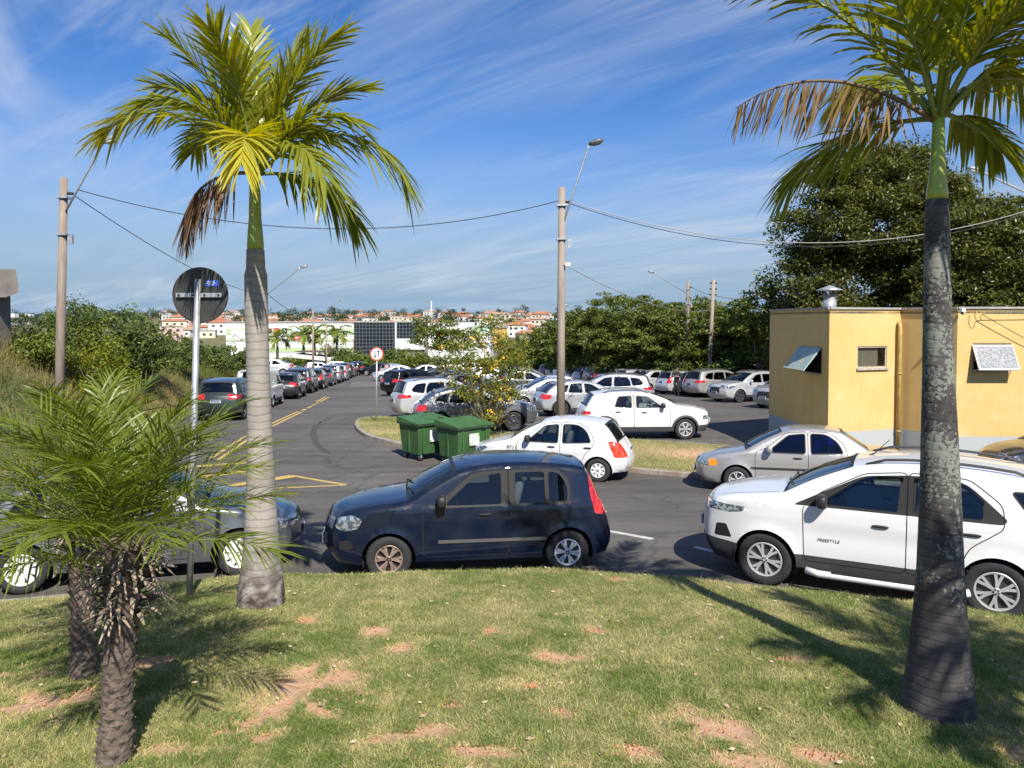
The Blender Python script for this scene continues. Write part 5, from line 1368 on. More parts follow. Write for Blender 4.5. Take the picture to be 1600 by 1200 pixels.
def trunk_mat(name, ca, cb, spots=None, dark_base=None, ring=82.0):
    m = mat(name, ca, .9, color2=cb, vscale=5, detail=9, stretch=(1, 1, .6))
    n, l = m.node_tree.nodes, m.node_tree.links; b = n['Principled BSDF']; src = b.inputs['Base Color'].links[0].from_socket
    g = n.new('ShaderNodeNewGeometry')
    sep = n.new('ShaderNodeSeparateXYZ'); l.new(g.outputs['Position'], sep.inputs[0])
    nz = n.new('ShaderNodeTexNoise'); l.new(g.outputs['Position'], nz.inputs[0]); nz.inputs['Scale'].default_value = 4.2
    ad = n.new('ShaderNodeMath'); ad.operation = 'MULTIPLY_ADD'; l.new(nz.outputs[0], ad.inputs[0]); ad.inputs[1].default_value = .085; l.new(sep.outputs[2], ad.inputs[2])
    wv = n.new('ShaderNodeMath'); wv.operation = 'MULTIPLY'; l.new(ad.outputs[0], wv.inputs[0]); wv.inputs[1].default_value = ring
    sn = n.new('ShaderNodeMath'); sn.operation = 'SINE'; l.new(wv.outputs[0], sn.inputs[0])
    mr = n.new('ShaderNodeMapRange'); l.new(sn.outputs[0], mr.inputs[0]); mr.inputs[1].default_value = .55; mr.inputs[2].default_value = 1.0; mr.inputs[3].default_value = 1.0; mr.inputs[4].default_value = .74
    hs = n.new('ShaderNodeHueSaturation'); l.new(src, hs.inputs['Color']); l.new(mr.outputs[0], hs.inputs['Value']); cur = hs.outputs[0]
    if spots:
        vz = n.new('ShaderNodeTexNoise'); l.new(g.outputs['Position'], vz.inputs[0]); vz.inputs['Scale'].default_value = 42; vz.inputs['Detail'].default_value = 8; vz.inputs['Roughness'].default_value = .6
        v2 = n.new('ShaderNodeTexNoise'); l.new(g.outputs['Position'], v2.inputs[0]); v2.inputs['Scale'].default_value = 2.6
        ht = n.new('ShaderNodeMapRange'); l.new(sep.outputs[2], ht.inputs[0]); ht.inputs[1].default_value = 1.4; ht.inputs[2].default_value = 3.3; ht.inputs[3].default_value = -.10; ht.inputs[4].default_value = .14
        v3 = n.new('ShaderNodeMath'); v3.operation = 'ADD'; l.new(v2.outputs[0], v3.inputs[0]); l.new(ht.outputs[0], v3.inputs[1])
        mu = n.new('ShaderNodeMath'); mu.operation = 'ADD'; l.new(vz.outputs[0], mu.inputs[0]); l.new(v3.outputs[0], mu.inputs[1])
        r2 = n.new('ShaderNodeMapRange'); l.new(mu.outputs[0], r2.inputs[0]); r2.inputs[1].default_value = 1.10; r2.inputs[2].default_value = 1.16
        x = n.new('ShaderNodeMix'); x.data_type = 'RGBA'; l.new(r2.outputs[0], x.inputs['Factor']); l.new(cur, x.inputs['A']); x.inputs['B'].default_value = (*spots, 1); cur = x.outputs['Result']
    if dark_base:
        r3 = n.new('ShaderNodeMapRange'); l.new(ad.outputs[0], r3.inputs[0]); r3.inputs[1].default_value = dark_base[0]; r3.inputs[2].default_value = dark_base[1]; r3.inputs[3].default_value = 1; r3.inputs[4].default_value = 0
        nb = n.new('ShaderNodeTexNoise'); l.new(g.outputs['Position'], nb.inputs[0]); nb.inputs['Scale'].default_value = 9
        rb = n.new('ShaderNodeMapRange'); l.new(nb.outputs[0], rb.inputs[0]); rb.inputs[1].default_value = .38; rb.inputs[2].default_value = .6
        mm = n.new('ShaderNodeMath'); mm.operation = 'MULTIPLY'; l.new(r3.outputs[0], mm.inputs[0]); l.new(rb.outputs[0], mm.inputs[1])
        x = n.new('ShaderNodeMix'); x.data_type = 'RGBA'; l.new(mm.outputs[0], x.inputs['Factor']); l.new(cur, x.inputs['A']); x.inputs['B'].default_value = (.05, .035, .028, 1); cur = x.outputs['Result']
    l.new(cur, b.inputs['Base Color'])
    bp = n.new('ShaderNodeBump'); bp.inputs['Strength'].default_value = .6; bp.inputs['Distance'].default_value = .01; l.new(mr.outputs[0], bp.inputs['Height']); l.new(bp.outputs[0], b.inputs['Normal'])
    return m
def royal_palm(label, basep, top, zr, shaft, fronds, tm, seed, fs=1.0, lls=.5):
    root = thing('royal_palm', label, 'palm tree', basep)
    h = top - Vector(basep)
    pts, rad = [], []
    zz = np.array([a for a, b in zr]); rr_ = np.array([b for a, b in zr])
    for z in np.arange(-.06, zr[-1][0] + .001, .06):
        f = z / zr[-1][0]; pts.append((h.x * f + .012 * math.sin(f * 5), h.y * f, z)); rad.append(float(np.interp(z, zz, rr_)) + (.0010 if int(z / .06) % 2 else 0))
    tr = MB()
    tr.tube(pts, rad, 28); link('trunk', tr.mesh('trunk', tm, True), root)
    top_l = Vector(pts[-1])
    sp_, sr_ = [], []
    for (dz, r_) in shaft: sp_.append((top_l.x, top_l.y, top_l.z + dz)); sr_.append(r_)
    link('crownshaft', MB().tube(sp_, sr_, 20).mesh('crownshaft', M_SHAFT, True), root)
    c = Vector(sp_[-1])
    for i, fd in enumerate(fronds):
        az, el, L_, dr = fd[:4]; o = fd[4] if len(fd) > 4 else {}
        kind = o.pop('kind', 'live')
        m, mr_ = {'live': (M_ROYAL, M_RACH), 'dead': (M_DEAD, M_RACHB), 'wither': (M_DEADY, M_RACHB)}[kind]
        kw = dict(nl=56, ll=lls, lw=.030, v=.26, lift=.12, grav=.45, start=.16)
        if kind != 'live': kw.update(hang=.72, grav=.1, lw=.022, v=.4)
        if kind == 'live': kw['grav'] = .16 if el > 62 else (.36 if el > 50 else .58)
        kw.update(o)
        p0 = c + Vector((math.cos(R(az)), math.sin(R(az)), 0)) * .035 + Vector((0, 0, -.10 + .006 * i))
        palm_frond(root, m, mr_, rr=.019, p0=p0, az=az, el=el, length=L_ * fs, droop=dr, seed=seed * 50 + i, **kw)
    sp2 = MB().tube([c, c + Vector((.03, -.02, .5)), c + Vector((.05, -.04, .95))], [.03, .02, .006], 8); link('spear_leaf', sp2.mesh('spear_leaf', M_SHAFT, True), root)
    return root
bL = hit(408, 944, lz); tL = at(401, 381, bL.y)
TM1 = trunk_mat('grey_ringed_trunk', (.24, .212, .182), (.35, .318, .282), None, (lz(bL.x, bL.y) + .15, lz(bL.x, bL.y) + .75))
s8 = bL.y / F
royal_palm('royal palm with pale ringed trunk at the left lawn edge', bL, tL,
    [(0, 37 * s8), (.12, 36 * s8), (.35, 31 * s8), (.6, 27 * s8), (1.0, 23 * s8), (1.6, 19.5 * s8), (2.2, 17.5 * s8), (2.8, 17.5 * s8), (3.2, 17 * s8), (tL.z - bL.z - .25, 14.5 * s8), (tL.z - bL.z, 13 * s8)],
    [(-.01, 12.4 * s8), (.06, 12.8 * s8), (.16, 11.5 * s8), (.30, 9.6 * s8), (.55, 8.6 * s8), (.78, 8 * s8)],
    [(176, 60, 2.25, 1.85, dict(v=.3, tipgold=.6)), (196, 78, 1.85, .75), (35, 82, 1.9, .45, dict(v=.35)), (15, 66, 1.75, 1.0), (338, 56, 1.6, 1.5), (-8, 44, 2.2, 2.05), (283, 40, 1.5, 1.9, dict(v=.55, tipgold=.5, grav=.3)), (50, 12, 1.6, 1.2, dict(v=.1)), (186, 0, 1.15, 1.75, dict(kind='dead', ll=.48)), (135, 52, 2.0, 1.5), (80, 58, 2.0, 1.3), (232, 60, 1.6, 1.7), (258, 80, 1.65, .9, dict(v=.42)), (318, 26, 1.65, 1.65), (165, 68, 1.8, 1.2), (350, 72, 1.9, .7, dict(v=.38)), (110, 80, 2.1, .5, dict(v=.35)), (60, 74, 1.9, .6)], TM1, 1, .80, .46)
bR = hit(1466, 1108, lz); tR = at(1467, 304, bR.y)
TM2 = trunk_mat('dark_lichen_trunk', (.035, .031, .029), (.10, .092, .086), (.19, .20, .17), None, 105)
s5 = bR.y / F
RPALM = royal_palm('royal palm with dark lichen spotted trunk on the right', bR, tR,
    [(0, 54 * s5), (.10, 52 * s5), (.3, 46 * s5), (.6, 39 * s5), (1.0, 33 * s5), (1.6, 28 * s5), (2.2, 23 * s5), (2.8, 19.5 * s5), (tR.z - bR.z, 16.5 * s5)],
    [(-.01, 15.0 * s5), (.05, 15.4 * s5), (.12, 13 * s5), (.25, 10.5 * s5), (.45, 9 * s5), (.62, 8.2 * s5)],
    [(179, 34, 1.62, 1.25, dict(kind='wither', ll=.36, v=.42, lw=.018)), (168, 60, 2.1, .9), (210, 66, 2.1, 1.1), (138, 6, 1.15, .9, dict(v=.12)), (268, 72, 1.9, 1.0), (4, 48, 1.9, 1.2), (332, 50, 1.9, 1.2, dict(v=.45, tipgold=.3)), (42, 68, 2.1, .8), (92, 46, 1.7, 1.1), (22, -8, .7, .5, dict(ll=.3)), (300, 62, 2.0, 1.2), (190, 78, 2.2, .6), (352, 66, 2.1, .9), (285, 52, 1.8, 1.4), (318, 66, 2.1, 1.0), (20, 36, 1.5, 1.3, dict(v=.35))], TM2, 2, .86, .44)

# the next palm of the row stands just right of the photographer; only its shadow lies on the lawn
NP = copy_tree(RPALM); NP.location = (4.75, 1.15, lz(4.75, 1.15)); NP.rotation_euler = (0, 0, 1.1)
tag(NP, 'next royal palm of the row, outside the frame, shading the right lawn', 'palm tree')

M_BOOT = mat('leaf_base_fibre', (.20, .15, .105), .95, color2=(.42, .34, .25), vscale=30)
M_BOOTD = mat('dark_leaf_scar', (.075, .055, .042), .95, color2=(.20, .155, .12), vscale=24, bump=.8, bscale=40)
def feather_palm(label, basep, zc, nf, flen, seed, boots_r, tr_r, lean=(0, 0)):
    root = thing('feather_palm', label, 'palm tree', basep); rg = random.Random(seed)
    H = zc - basep.z; tb = H - .42
    ax = lambda z: Vector((lean[0] * z / H, lean[1] * z / H, z))
    zs = np.linspace(-.05, H, 26)
    rad = [tr_r * (1.12 - .18 * min(1, z / .3) + .42 * max(0, (z - H * .52) / (H * .48)) ** 1.2) for z in zs]
    link('trunk', MB().tube([tuple(ax(z)) for z in zs], rad, 20).mesh('trunk', M_BOOTD, True), root)
    # leaf scars spiralling up the stem, dead leaf bases flaring near the top
    sc = MB(); n_ = int(H / .0078)
    for i in range(n_):
        z = .0078 * i; a = i * 2.39996; r_ = float(np.interp(z, zs, rad)); c = ax(z); up = z > H * .56
        d = Vector((math.cos(a), math.sin(a), 0)); s = Vector((-math.sin(a), math.cos(a), 0)); U = Vector((0, 0, 1))
        w = .034 if not up else .024; out = .026 if not up else .03
        p = c + d * (r_ - .006)
        sc.add([p - s * w, p + s * w, p + d * out + U * .010, p - U * .034 + d * .004], [(0, 3, 2), (3, 1, 2), (0, 2, 1)])
    o = tag(sc.build('leaf_scars', M_BOOTD, root), kind='stuff')
    fr = MB(); nb = 150
    for i in range(nb):
        z = H - .50 + .42 * rg.random() ** .8; a = rg.uniform(0, 6.283); c = ax(z); r_ = float(np.interp(z, zs, rad))
        d = Vector((math.cos(a), math.sin(a), 0)); ln = rg.uniform(.05, boots_r); s = Vector((-math.sin(a), math.cos(a), 0)); U = Vector((0, 0, 1)); w = rg.uniform(.006, .015)
        p0 = c + d * r_ * .9; p1 = p0 + d * ln * .6 + U * rg.uniform(.0, .05); p2 = p0 + d * ln + U * rg.uniform(-.09, .01) + s * rg.uniform(-.03, .03)
        fr.add([p0 - s * w * 1.5, p0 + s * w * 1.5, p1 + s * w, p1 - s * w, p2 + s * w * .4, p2 - s * w * .4, p1 + U * -.012], [(0, 1, 2, 3), (3, 2, 4, 5), (0, 6, 1)])
    tag(fr.build('dead_leaf_bases', M_BOOT, root), kind='stuff')
    c = ax(H - .04)
    for i in range(nf):
        a = math.degrees(i * 2.39996) + rg.uniform(-12, 12); t = i / nf
        el = 86 - 60 * t + rg.uniform(-7, 7)
        palm_frond(root, M_PHX, M_RACH, rr=.007, p0=c + Vector((math.cos(R(a)), math.sin(R(a)), 0)) * .05 + Vector((0, 0, -.16 * t)), az=a, el=el, length=flen * rg.uniform(.82, 1.08) * (.85 + .2 * math.sin(math.pi * t)), droop=rg.uniform(.75, 1.25) * (.5 + .55 * (1 - abs(t - .5))), nl=40, ll=flen * .29, lw=.0115, v=.25 + .25 * rg.random(), lift=.22, grav=.28, start=.2, seed=seed * 90 + i, fwd=(30, 62))
    return root
b1_ = Vector((-2.28, 4.28, 0)); b1_.z = lz(b1_.x, b1_.y)
feather_palm('front feather palm with shaggy trunk nearest the camera', b1_, at(192, 835, 4.28).z, 29, 1.02, 5, .24, .088, (.06, .05))
b2_ = hit(131, 1055, lz)
feather_palm('thinner feather palm standing just behind the front one', b2_, at(125, 775, b2_.y).z, 24, 1.16, 8, .22, .085, (-.03, .05))

# ---- broadleaf trees
LEAF = {}
LEAF['forest'] = leaf_mat('belt_foliage', (.055, .09, .017), (.22, .245, .045), .3, .5, .35)
LEAF['big'] = leaf_mat('large_tree_foliage', (.045, .064, .012), (.19, .19, .038), .28, .45, .4)
LEAF['light'] = leaf_mat('light_foliage', (.075, .12, .02), (.24, .27, .05), .32, .5, .3)
LEAF['bush'] = leaf_mat('bush_foliage', (.05, .085, .02), (.19, .235, .06), .3, .5, .3)
LEAF['lime'] = leaf_mat('lime_foliage', (.09, .13, .012), (.33, .33, .03), .35, .5, .3)
LEAF['flower'] = leaf_mat('shrub_foliage', (.10, .135, .02), (.38, .35, .06), .35, .5, .3)
LEAF['far'] = leaf_mat('distant_foliage', (.028, .045, .016), (.075, .10, .032), .15, .7, .2)
M_PETAL = mat('yellow_petals', (.85, .48, .02), .6)
M_BARK = mat('bark', (.12, .10, .08), .95, color2=(.24, .20, .165), vscale=12, bump=.8, bscale=25)
def leaf_cloud(centres, radii, nper, size, flat=.5, up=.6, rg=None):
    rg = rg or rng
    n_ = len(centres) * nper
    C_ = np.repeat(np.asarray(centres), nper, 0); Rr = np.repeat(np.asarray(radii), nper)
    d = rg.normal(0, 1, (n_, 3)); d /= np.linalg.norm(d, axis=1)[:, None]; d *= (rg.uniform(0, 1, n_) ** .45)[:, None] * Rr[:, None]; d[:, 2] *= flat
    p = C_ + d
    nrm = rg.normal(0, 1, (n_, 3)) + np.array([0, 0, up * 1.6]) + d / (Rr[:, None] + 1e-6) * .6
    nrm /= np.linalg.norm(nrm, axis=1)[:, None]
    t = np.cross(nrm, rg.normal(0, 1, (n_, 3))); t /= np.linalg.norm(t, axis=1)[:, None]; b = np.cross(nrm, t)
    l_ = size * rg.uniform(.6, 1.35, n_)[:, None]; w = l_ * .42
    V = np.empty((n_, 4, 3)); V[:, 0] = p - t * l_ * .5; V[:, 1] = p + b * w * .5 - t * l_ * .05; V[:, 2] = p + t * l_ * .5 - nrm * l_ * .12; V[:, 3] = p - b * w * .5 - t * l_ * .05
    cl = np.repeat(rg.normal(0, .16, len(centres)), nper)
    v = np.clip(.42 + cl + rg.normal(0, .2, n_), 0, 1)
    return V.reshape(-1, 3), np.arange(n_ * 4).reshape(-1, 4), v
def tree(name, label, loc, blobs, nclus, nper, size, leaf, cr, trunk=.16, fork=.45, cat='tree', group=None, seed=1, flat=.5, shell=.55, limbs=9, flowers=0, up=.6):
    """blobs: ellipsoids (cx, cy, cz, rx, ry, rz) relative to loc that the crown fills."""
    rg = np.random.default_rng(seed)
    root = thing(name, label, cat, loc, group=group)
    vol = np.array([b[3] * b[4] * b[5] for b in blobs]); vol = vol ** .7; pk = rg.choice(len(blobs), nclus, p=vol / vol.sum())
    cs, rs = [], []
    for k in pk:
        b = blobs[k]; d = rg.normal(0, 1, 3); d /= np.linalg.norm(d); rad = shell + (1 - shell) * rg.uniform(0, 1) ** .6
        if d[2] < -.35: d[2] *= .5
        cs.append((b[0] + d[0] * b[3] * rad, b[1] + d[1] * b[4] * rad, b[2] + d[2] * b[5] * rad)); rs.append(cr * rg.uniform(.6, 1.35))
    V, Fc, v = leaf_cloud(cs, rs, nper, size, flat, up, rg)
    link('crown', np_mesh('crown', V, Fc, LEAF[leaf], v=v), root)
    top = max(b[2] for b in blobs); fz = fork * top
    if trunk > 0:
        tb = MB(); lx_, ly_ = rg.normal(0, .05 * top, 2)
        tpts = [(0, 0, -.2), (lx_ * .3, ly_ * .3, fz * .5), (lx_, ly_, fz)]
        tb.tube(tpts, [trunk * 1.25, trunk * .95, trunk * .75], 10)
        for i in range(limbs):
            c = np.array(cs[rg.integers(len(cs))]); m = np.array([lx_, ly_, fz]) * .45 + c * .55; m[2] = max(fz * .8, m[2] - .08 * top)
            tb.tube([(lx_ * .9, ly_ * .9, fz * rg.uniform(.75, .98)), tuple(m), tuple(c)], [trunk * .5, trunk * .3, trunk * .08], 6)
        link('trunk', tb.mesh('trunk', M_BARK, True), root)
    if flowers:
        fm = MB()
        for i in range(flowers):
            c = np.array(cs[rg.integers(len(cs))]) + rg.normal(0, .7 * cr, 3) * np.array([1, 1, .7])
            for j in range(9):
                q = c + rg.normal(0, .05, 3); a, b_ = rg.normal(0, 1, 3), rg.normal(0, 1, 3); a /= np.linalg.norm(a); b_ = np.cross(a, b_); b_ /= np.linalg.norm(b_)
                fm.add([q - a * .035, q + b_ * .03, q + a * .035, q - b_ * .03], [(0, 1, 2, 3)])
        tag(fm.build('blossom', M_PETAL, root), kind='stuff')
    return root
def G3(px, py, D):
    """ground point below what is seen at (px, *) at distance D"""
    p = at(px, py, D); return Vector((p.x, p.y, gz(p.x, p.y)))
def upz(py, D): return CAMZ + (500 - py) / F * D
# big tree behind the yellow building
D0 = 43; c = G3(1370, 480, D0); zt = upz(222, D0) - c.z
tree('broadleaf_tree', 'huge dark rounded tree rising behind the yellow building', c, [(0, 0, zt * .66, 5.4, 5, zt * .30), (-2.6, 0, zt * .40, 3.6, 3.5, zt * .22), (3.6, -1, zt * .48, 4.0, 4, zt * .28), (-1.0, 0, zt * .82, 2.8, 2.8, zt * .16), (1.2, 0, zt * .80, 3.2, 3, zt * .18), (-4.0, 0, zt * .30, 2.0, 2, zt * .16)], 950, 170, .22, 'big', .85, .35, .3, seed=3, flat=.6)
D0 = 37; c = G3(1590, 480, D0); zt = upz(285, D0) - c.z
tree('broadleaf_tree', 'spreading tree at the right edge behind the building roof', c, [(0, 0, zt * .62, 4.6, 4, zt * .34), (-2.4, 0, zt * .45, 3, 3, zt * .25)], 560, 160, .21, 'big', .8, .28, .3, seed=4, flat=.5)
D0 = 46; c = G3(1185, 480, D0); zt = upz(440, D0) - c.z
tree('broadleaf_tree', 'light green tree standing left of the yellow building', c, [(0, 0, zt * .66, 1.7, 2, zt * .34), (.9, 0, zt * .42, 1.9, 2, zt * .3)], 130, 60, .24, 'light', .6, .16, .4, seed=5)
GT = 'trees of the belt behind the car park'
belt = [(1140, 470, 50, 3.0, 'a rounded belt tree beside the leaning concrete pole'), (1085, 462, 54, 3.4, 'belt tree right behind the lamp pole with the long arm'), (1035, 466, 58, 3.2, 'belt tree behind the guard in black'), (990, 455, 62, 3.6, 'tallest flat topped belt tree in the middle of the belt'), (955, 452, 67, 3.4, 'flat topped belt tree with a forked pale trunk'), (915, 478, 72, 3.2, 'belt tree behind the white pickup of the far row'), (890, 486, 78, 3.0, 'belt tree just right of the concrete lamp pole'), (862, 500, 85, 3.2, 'belt tree just left of the concrete lamp pole'), (838, 515, 95, 3.0, 'low conical belt tree at the far left end'), (1110, 476, 60, 3.2, 'darker belt tree in second rank near the right poles'), (1010, 470, 70, 3.2, 'darker belt tree in second rank behind the middle'), (935, 480, 82, 3.0, 'darker belt tree in second rank to the left')]
for i, (px, py, D0, w, lb) in enumerate(belt):
    x_ = float(xr(D0)) + 2.2 + (4.5 if i >= 9 else 0)
    p = at(px, 500, D0); c = Vector((p.x, D0, gz(p.x, D0))); zt = upz(py, D0) - c.z
    bl = [(0, 0, zt * .72, w * .8, w * .8, zt * .25), (-w * .45, .3, zt * .48, w * .7, w * .7, zt * .20), (w * .45, 0, zt * .45, w * .7, w * .7, zt * .20), (0, -.8, zt * .25, w * .8, w * .6, zt * .18)]
    tree('belt_tree', lb, c, bl, 230, 70, .19 + .0012 * D0, 'forest' if i % 3 else 'forest', .78, .16, .5, group=GT, seed=20 + i, flat=.30, shell=.45)
# scrub under the belt
for i, (px, D0, w, h) in enumerate([(1165, 47, 2.2, 2.6), (1120, 49, 2.6, 2.4), (1070, 53, 2.6, 2.2), (1020, 57, 2.6, 2.2), (975, 62, 2.8, 2.4), (930, 68, 2.8, 2.3), (900, 74, 2.8, 2.4), (868, 82, 3, 2.6), (838, 92, 3, 2.4), (815, 102, 3.4, 2.6)]):
    p = at(px, 500, D0); c = Vector((p.x, D0 + .8, gz(p.x, D0)))
    tree('understory_bush', ['green bush under the belt trees behind the near parked cars', 'leafy bush filling the belt at its right end', 'dark bush beneath the lamp pole in the belt', 'bush beneath the middle belt trees', 'bush behind the beige suv', 'bush behind the white pickup', 'bush right of the big concrete pole in the belt', 'bush left of the big concrete pole in the belt', 'bush below the conical belt tree', 'bush at the far left foot of the belt'][i], c, [(0, 0, h * .5, w, 1.2, h * .5)], 60, 55, .26, 'forest' if i % 2 else 'bush', .7, .06, .3, 'bush', 'bushes under the tree belt', seed=60 + i, limbs=4, shell=.3)
# shrubs on the island and the feathery tree behind
c = Vector((-.75, 24.0, base1(24) + .1))
tree('flowering_shrub', 'loose shrub with yellow flowers behind the green bins', c, [(-.45, 0, 2.4, 1.2, .8, .9), (.3, 0, 3.2, .85, .5, .85), (-.6, 0, 1.6, .7, .6, .7), (.5, 0, 1.5, .7, .6, .8), (.0, 0, .8, .5, .5, .6), (.7, 0, 2.3, .7, .5, .8)], 230, 24, .12, 'flower', .30, .035, .18, 'shrub', seed=41, flat=.9, limbs=26, flowers=46, shell=.2, up=.2)
p = at(690, 500, 50); c = Vector((p.x, 50, gz(p.x, 50)))
tree('feathery_tree', 'feathery light green tree standing in the middle lot', c, [(-.6, 0, 3.6, 1.4, 1.2, .9), (.7, 0, 3.3, 1.3, 1.1, 1.0), (-1.2, 0, 4.4, .8, .7, .6), (.2, 0, 4.2, .9, .8, .8), (1.6, 0, 3.8, .7, .7, .6)], 110, 46, .2, 'light', .5, .09, .4, seed=43, flat=.5, flowers=4)
# shrubs on the left bank
GBK = 'bushes on the left bank'
for i, (px, py, D0, w, leaf, lb, sz) in enumerate([(88, 478, 27, .8, 'bush', 'feathery upright bush left of the wooden lamp pole', .12), (125, 468, 30, .9, 'bush', 'tall grey green bush just right of the wooden lamp pole', .13), (150, 498, 27, 1.3, 'lime', 'yellow lime green bush on the bank', .12), (188, 482, 31, 1.7, 'bush', 'large leafy bush at the middle of the bank', .2), (228, 505, 34, 1.8, 'bush', 'broad dark bush left of the round sign', .2), (262, 525, 40, 2.0, 'bush', 'low bush behind the round sign post', .2), (330, 545, 50, 1.9, 'bush', 'dark green bush between round sign and palm trunk', .2), (366, 540, 55, 2.2, 'bush', 'dark leafy bush just left of the palm trunk', .22), (50, 520, 26, 1.2, 'light', 'pale bush by the concrete canopy', .14)]):
    p = at(px, 500, D0); c = Vector((p.x, D0, gz(p.x, D0) - .05)); zt = max(.9, upz(py, D0) - c.z)
    tree('bank_bush', lb, c, [(0, 0, zt * .62, w * .8, w * .7, zt * .38), (w * .35, -.2, zt * .36, w * .75, w * .6, zt * .34), (-w * .35, .1, zt * .34, w * .75, w * .6, zt * .32)], 90, 50, sz, leaf, .42, .05, .3, 'bush', GBK, seed=80 + i, limbs=8, shell=.35, flat=.8, up=.3)
# hedge and trees in front of the shopping centre
GH = 'trees in front of the shopping centre'
for i, (px, py, D0, w, leaf) in enumerate([(540, 545, 112, 4.5, 'bush'), (560, 556, 108, 3.5, 'light'), (580, 560, 110, 3.4, 'bush'), (522, 538, 125, 4.0, 'forest'), (625, 545, 118, 4.6, 'bush'), (650, 552, 112, 4.2, 'light'), (478, 562, 118, 3.6, 'bush'), (452, 560, 116, 3.4, 'light'), (700, 560, 112, 4.5, 'bush'), (745, 562, 115, 4.5, 'forest'), (790, 562, 118, 4.5, 'bush')]):
    p = at(px, 500, D0); c = Vector((p.x, D0, gz(p.x, D0))); zt = max(2.0, upz(py, D0) - c.z)
    tree('street_tree', ['bushy tree beside the glass facade corner', 'light tree below the glass facade', 'bush behind the far cross street', 'round dark tree in front of the white wall', 'bushy tree under the white band of the glass block', 'light tree right of the two way sign', 'shrub right of the bus shelter', 'shrub left of the bus shelter', 'tree behind the feathery tree', 'dark tree behind the flowering shrub', 'tree behind the right part of the flowering shrub'][i], c, [(0, 0, zt * .6, w * .8, w * .7, zt * .4), (w * .5, 0, zt * .42, w * .7, w * .6, zt * .36), (-w * .5, 0, zt * .4, w * .7, w * .6, zt * .34)], 80, 46, .42, leaf, 1.0, .12, .3, group=GH, seed=110 + i, limbs=4, shell=.4, flat=.6)
# ================================================================== BUILDINGS AND STREET FURNITURE
M_YWALL = mat('yellow_render', (.62, .405, .12), .9, color2=(.56, .33, .085), vscale=1.1, detail=8, bump=.15, bscale=18)
def wall_mat():
    m = mat('two_tone_render', (.66, .475, .19), .92, color2=(.61, .415, .15), vscale=.9, detail=9, bump=.2, bscale=22)
    n, l = m.node_tree.nodes, m.node_tree.links; b = n['Principled BSDF']; src = b.inputs['Base Color'].links[0].from_socket
    g = n.new('ShaderNodeNewGeometry'); sep = n.new('ShaderNodeSeparateXYZ'); l.new(g.outputs['Position'], sep.inputs[0])
    def step(z, w, s=sep.outputs[2]):
        r = n.new('ShaderNodeMapRange'); l.new(s, r.inputs[0]); r.inputs[1].default_value = z - w; r.inputs[2].default_value = z + w; r.inputs[3].default_value = 1; r.inputs[4].default_value = 0; return r.outputs[0]
    def nz(s, d=6):
        t = n.new('ShaderNodeTexNoise'); l.new(g.outputs['Position'], t.inputs[0]); t.inputs['Scale'].default_value = s; t.inputs['Detail'].default_value = d; return t.outputs[0]
    def mix(f, a, c):
        x = n.new('ShaderNodeMix'); x.data_type = 'RGBA'; l.new(f, x.inputs['Factor']); l.new(a, x.inputs['A']); x.inputs['B'].default_value = (*c, 1); return x.outputs['Result']
    # pale scuffs, blue-grey dado, peeled plaster near the ground
    r = n.new('ShaderNodeMapRange'); l.new(nz(2.1, 9), r.inputs[0]); r.inputs[1].default_value = .56; r.inputs[2].default_value = .78; r.inputs[4].default_value = .55
    c = mix(r.outputs[0], src, (.72, .56, .30))
    mp = n.new('ShaderNodeMapping'); l.new(g.outputs['Position'], mp.inputs[0]); mp.inputs['Scale'].default_value = (5, 5, .35)
    t3_ = n.new('ShaderNodeTexNoise'); l.new(mp.outputs[0], t3_.inputs[0]); t3_.inputs['Scale'].default_value = 1.6; t3_.inputs['Detail'].default_value = 7
    rs_ = n.new('ShaderNodeMapRange'); l.new(t3_.outputs[0], rs_.inputs[0]); rs_.inputs[1].default_value = .52; rs_.inputs[2].default_value = .74; rs_.inputs[4].default_value = .16
    c = mix(rs_.outputs[0], c, (.40, .27, .11))
    c = mix(step(DADO, .006), c, (.40, .43, .43))
    ad = n.new('ShaderNodeMath'); ad.operation = 'MULTIPLY_ADD'; l.new(nz(2.4, 5), ad.inputs[0]); ad.inputs[1].default_value = -1.5; l.new(sep.outputs[2], ad.inputs[2])
    c = mix(step(BASEZ - .55, .03, ad.outputs[0]), c, (.50, .42, .33))
    l.new(c, b.inputs['Base Color']); return m
BASEZ = base1(21) + .0
DADO = CAMZ - (677 - 500) / F * 20.4
M_TWO = wall_mat()
M_CAP = mat('grey_flashing', (.33, .32, .30), .8, var=.2, vscale=3)
M_GALV = mat('galvanised_steel', (.46, .48, .49), .42, metal=.6, var=.25, vscale=10)
M_CONC = mat('concrete', (.30, .27, .235), .9, color2=(.20, .18, .155), vscale=2.2, bump=.4, bscale=25)
M_POLE = mat('pole_concrete', (.34, .285, .225), .9, color2=(.24, .195, .155), vscale=3, bump=.3, bscale=30, stretch=(1, 1, .25))
M_POLED = mat('pole_wood_grey', (.20, .155, .12), .9, color2=(.30, .245, .195), vscale=5, stretch=(3, 3, .3))
M_PVC = mat('painted_downpipe', (.44, .30, .10), .6, var=.2, vscale=4)
M_WOOD = mat('old_window_frame', (.40, .36, .30), .8, var=.3, vscale=12)
M_HOLE = mat('dark_opening', (.015, .014, .013), .9)
M_CURT = mat('pale_curtain', (.66, .55, .42), .95, var=.25, vscale=5, stretch=(9, 9, .4))
M_PANE = glass_mat('window_pane', (.65, .68, .68))
A_, B_, C_, E_ = (8.36, 24.7), (8.50, 20.4), (10.82, 21.2), (11.55, 19.75)
FR = (24.0, 19.65); BK = (24.0, 27.5); BL2 = (12.5, 27.5)
poly_b = [B_, C_, E_, FR, BK, BL2, A_]
TOPZ = CAMZ + 17 / F * 20.4
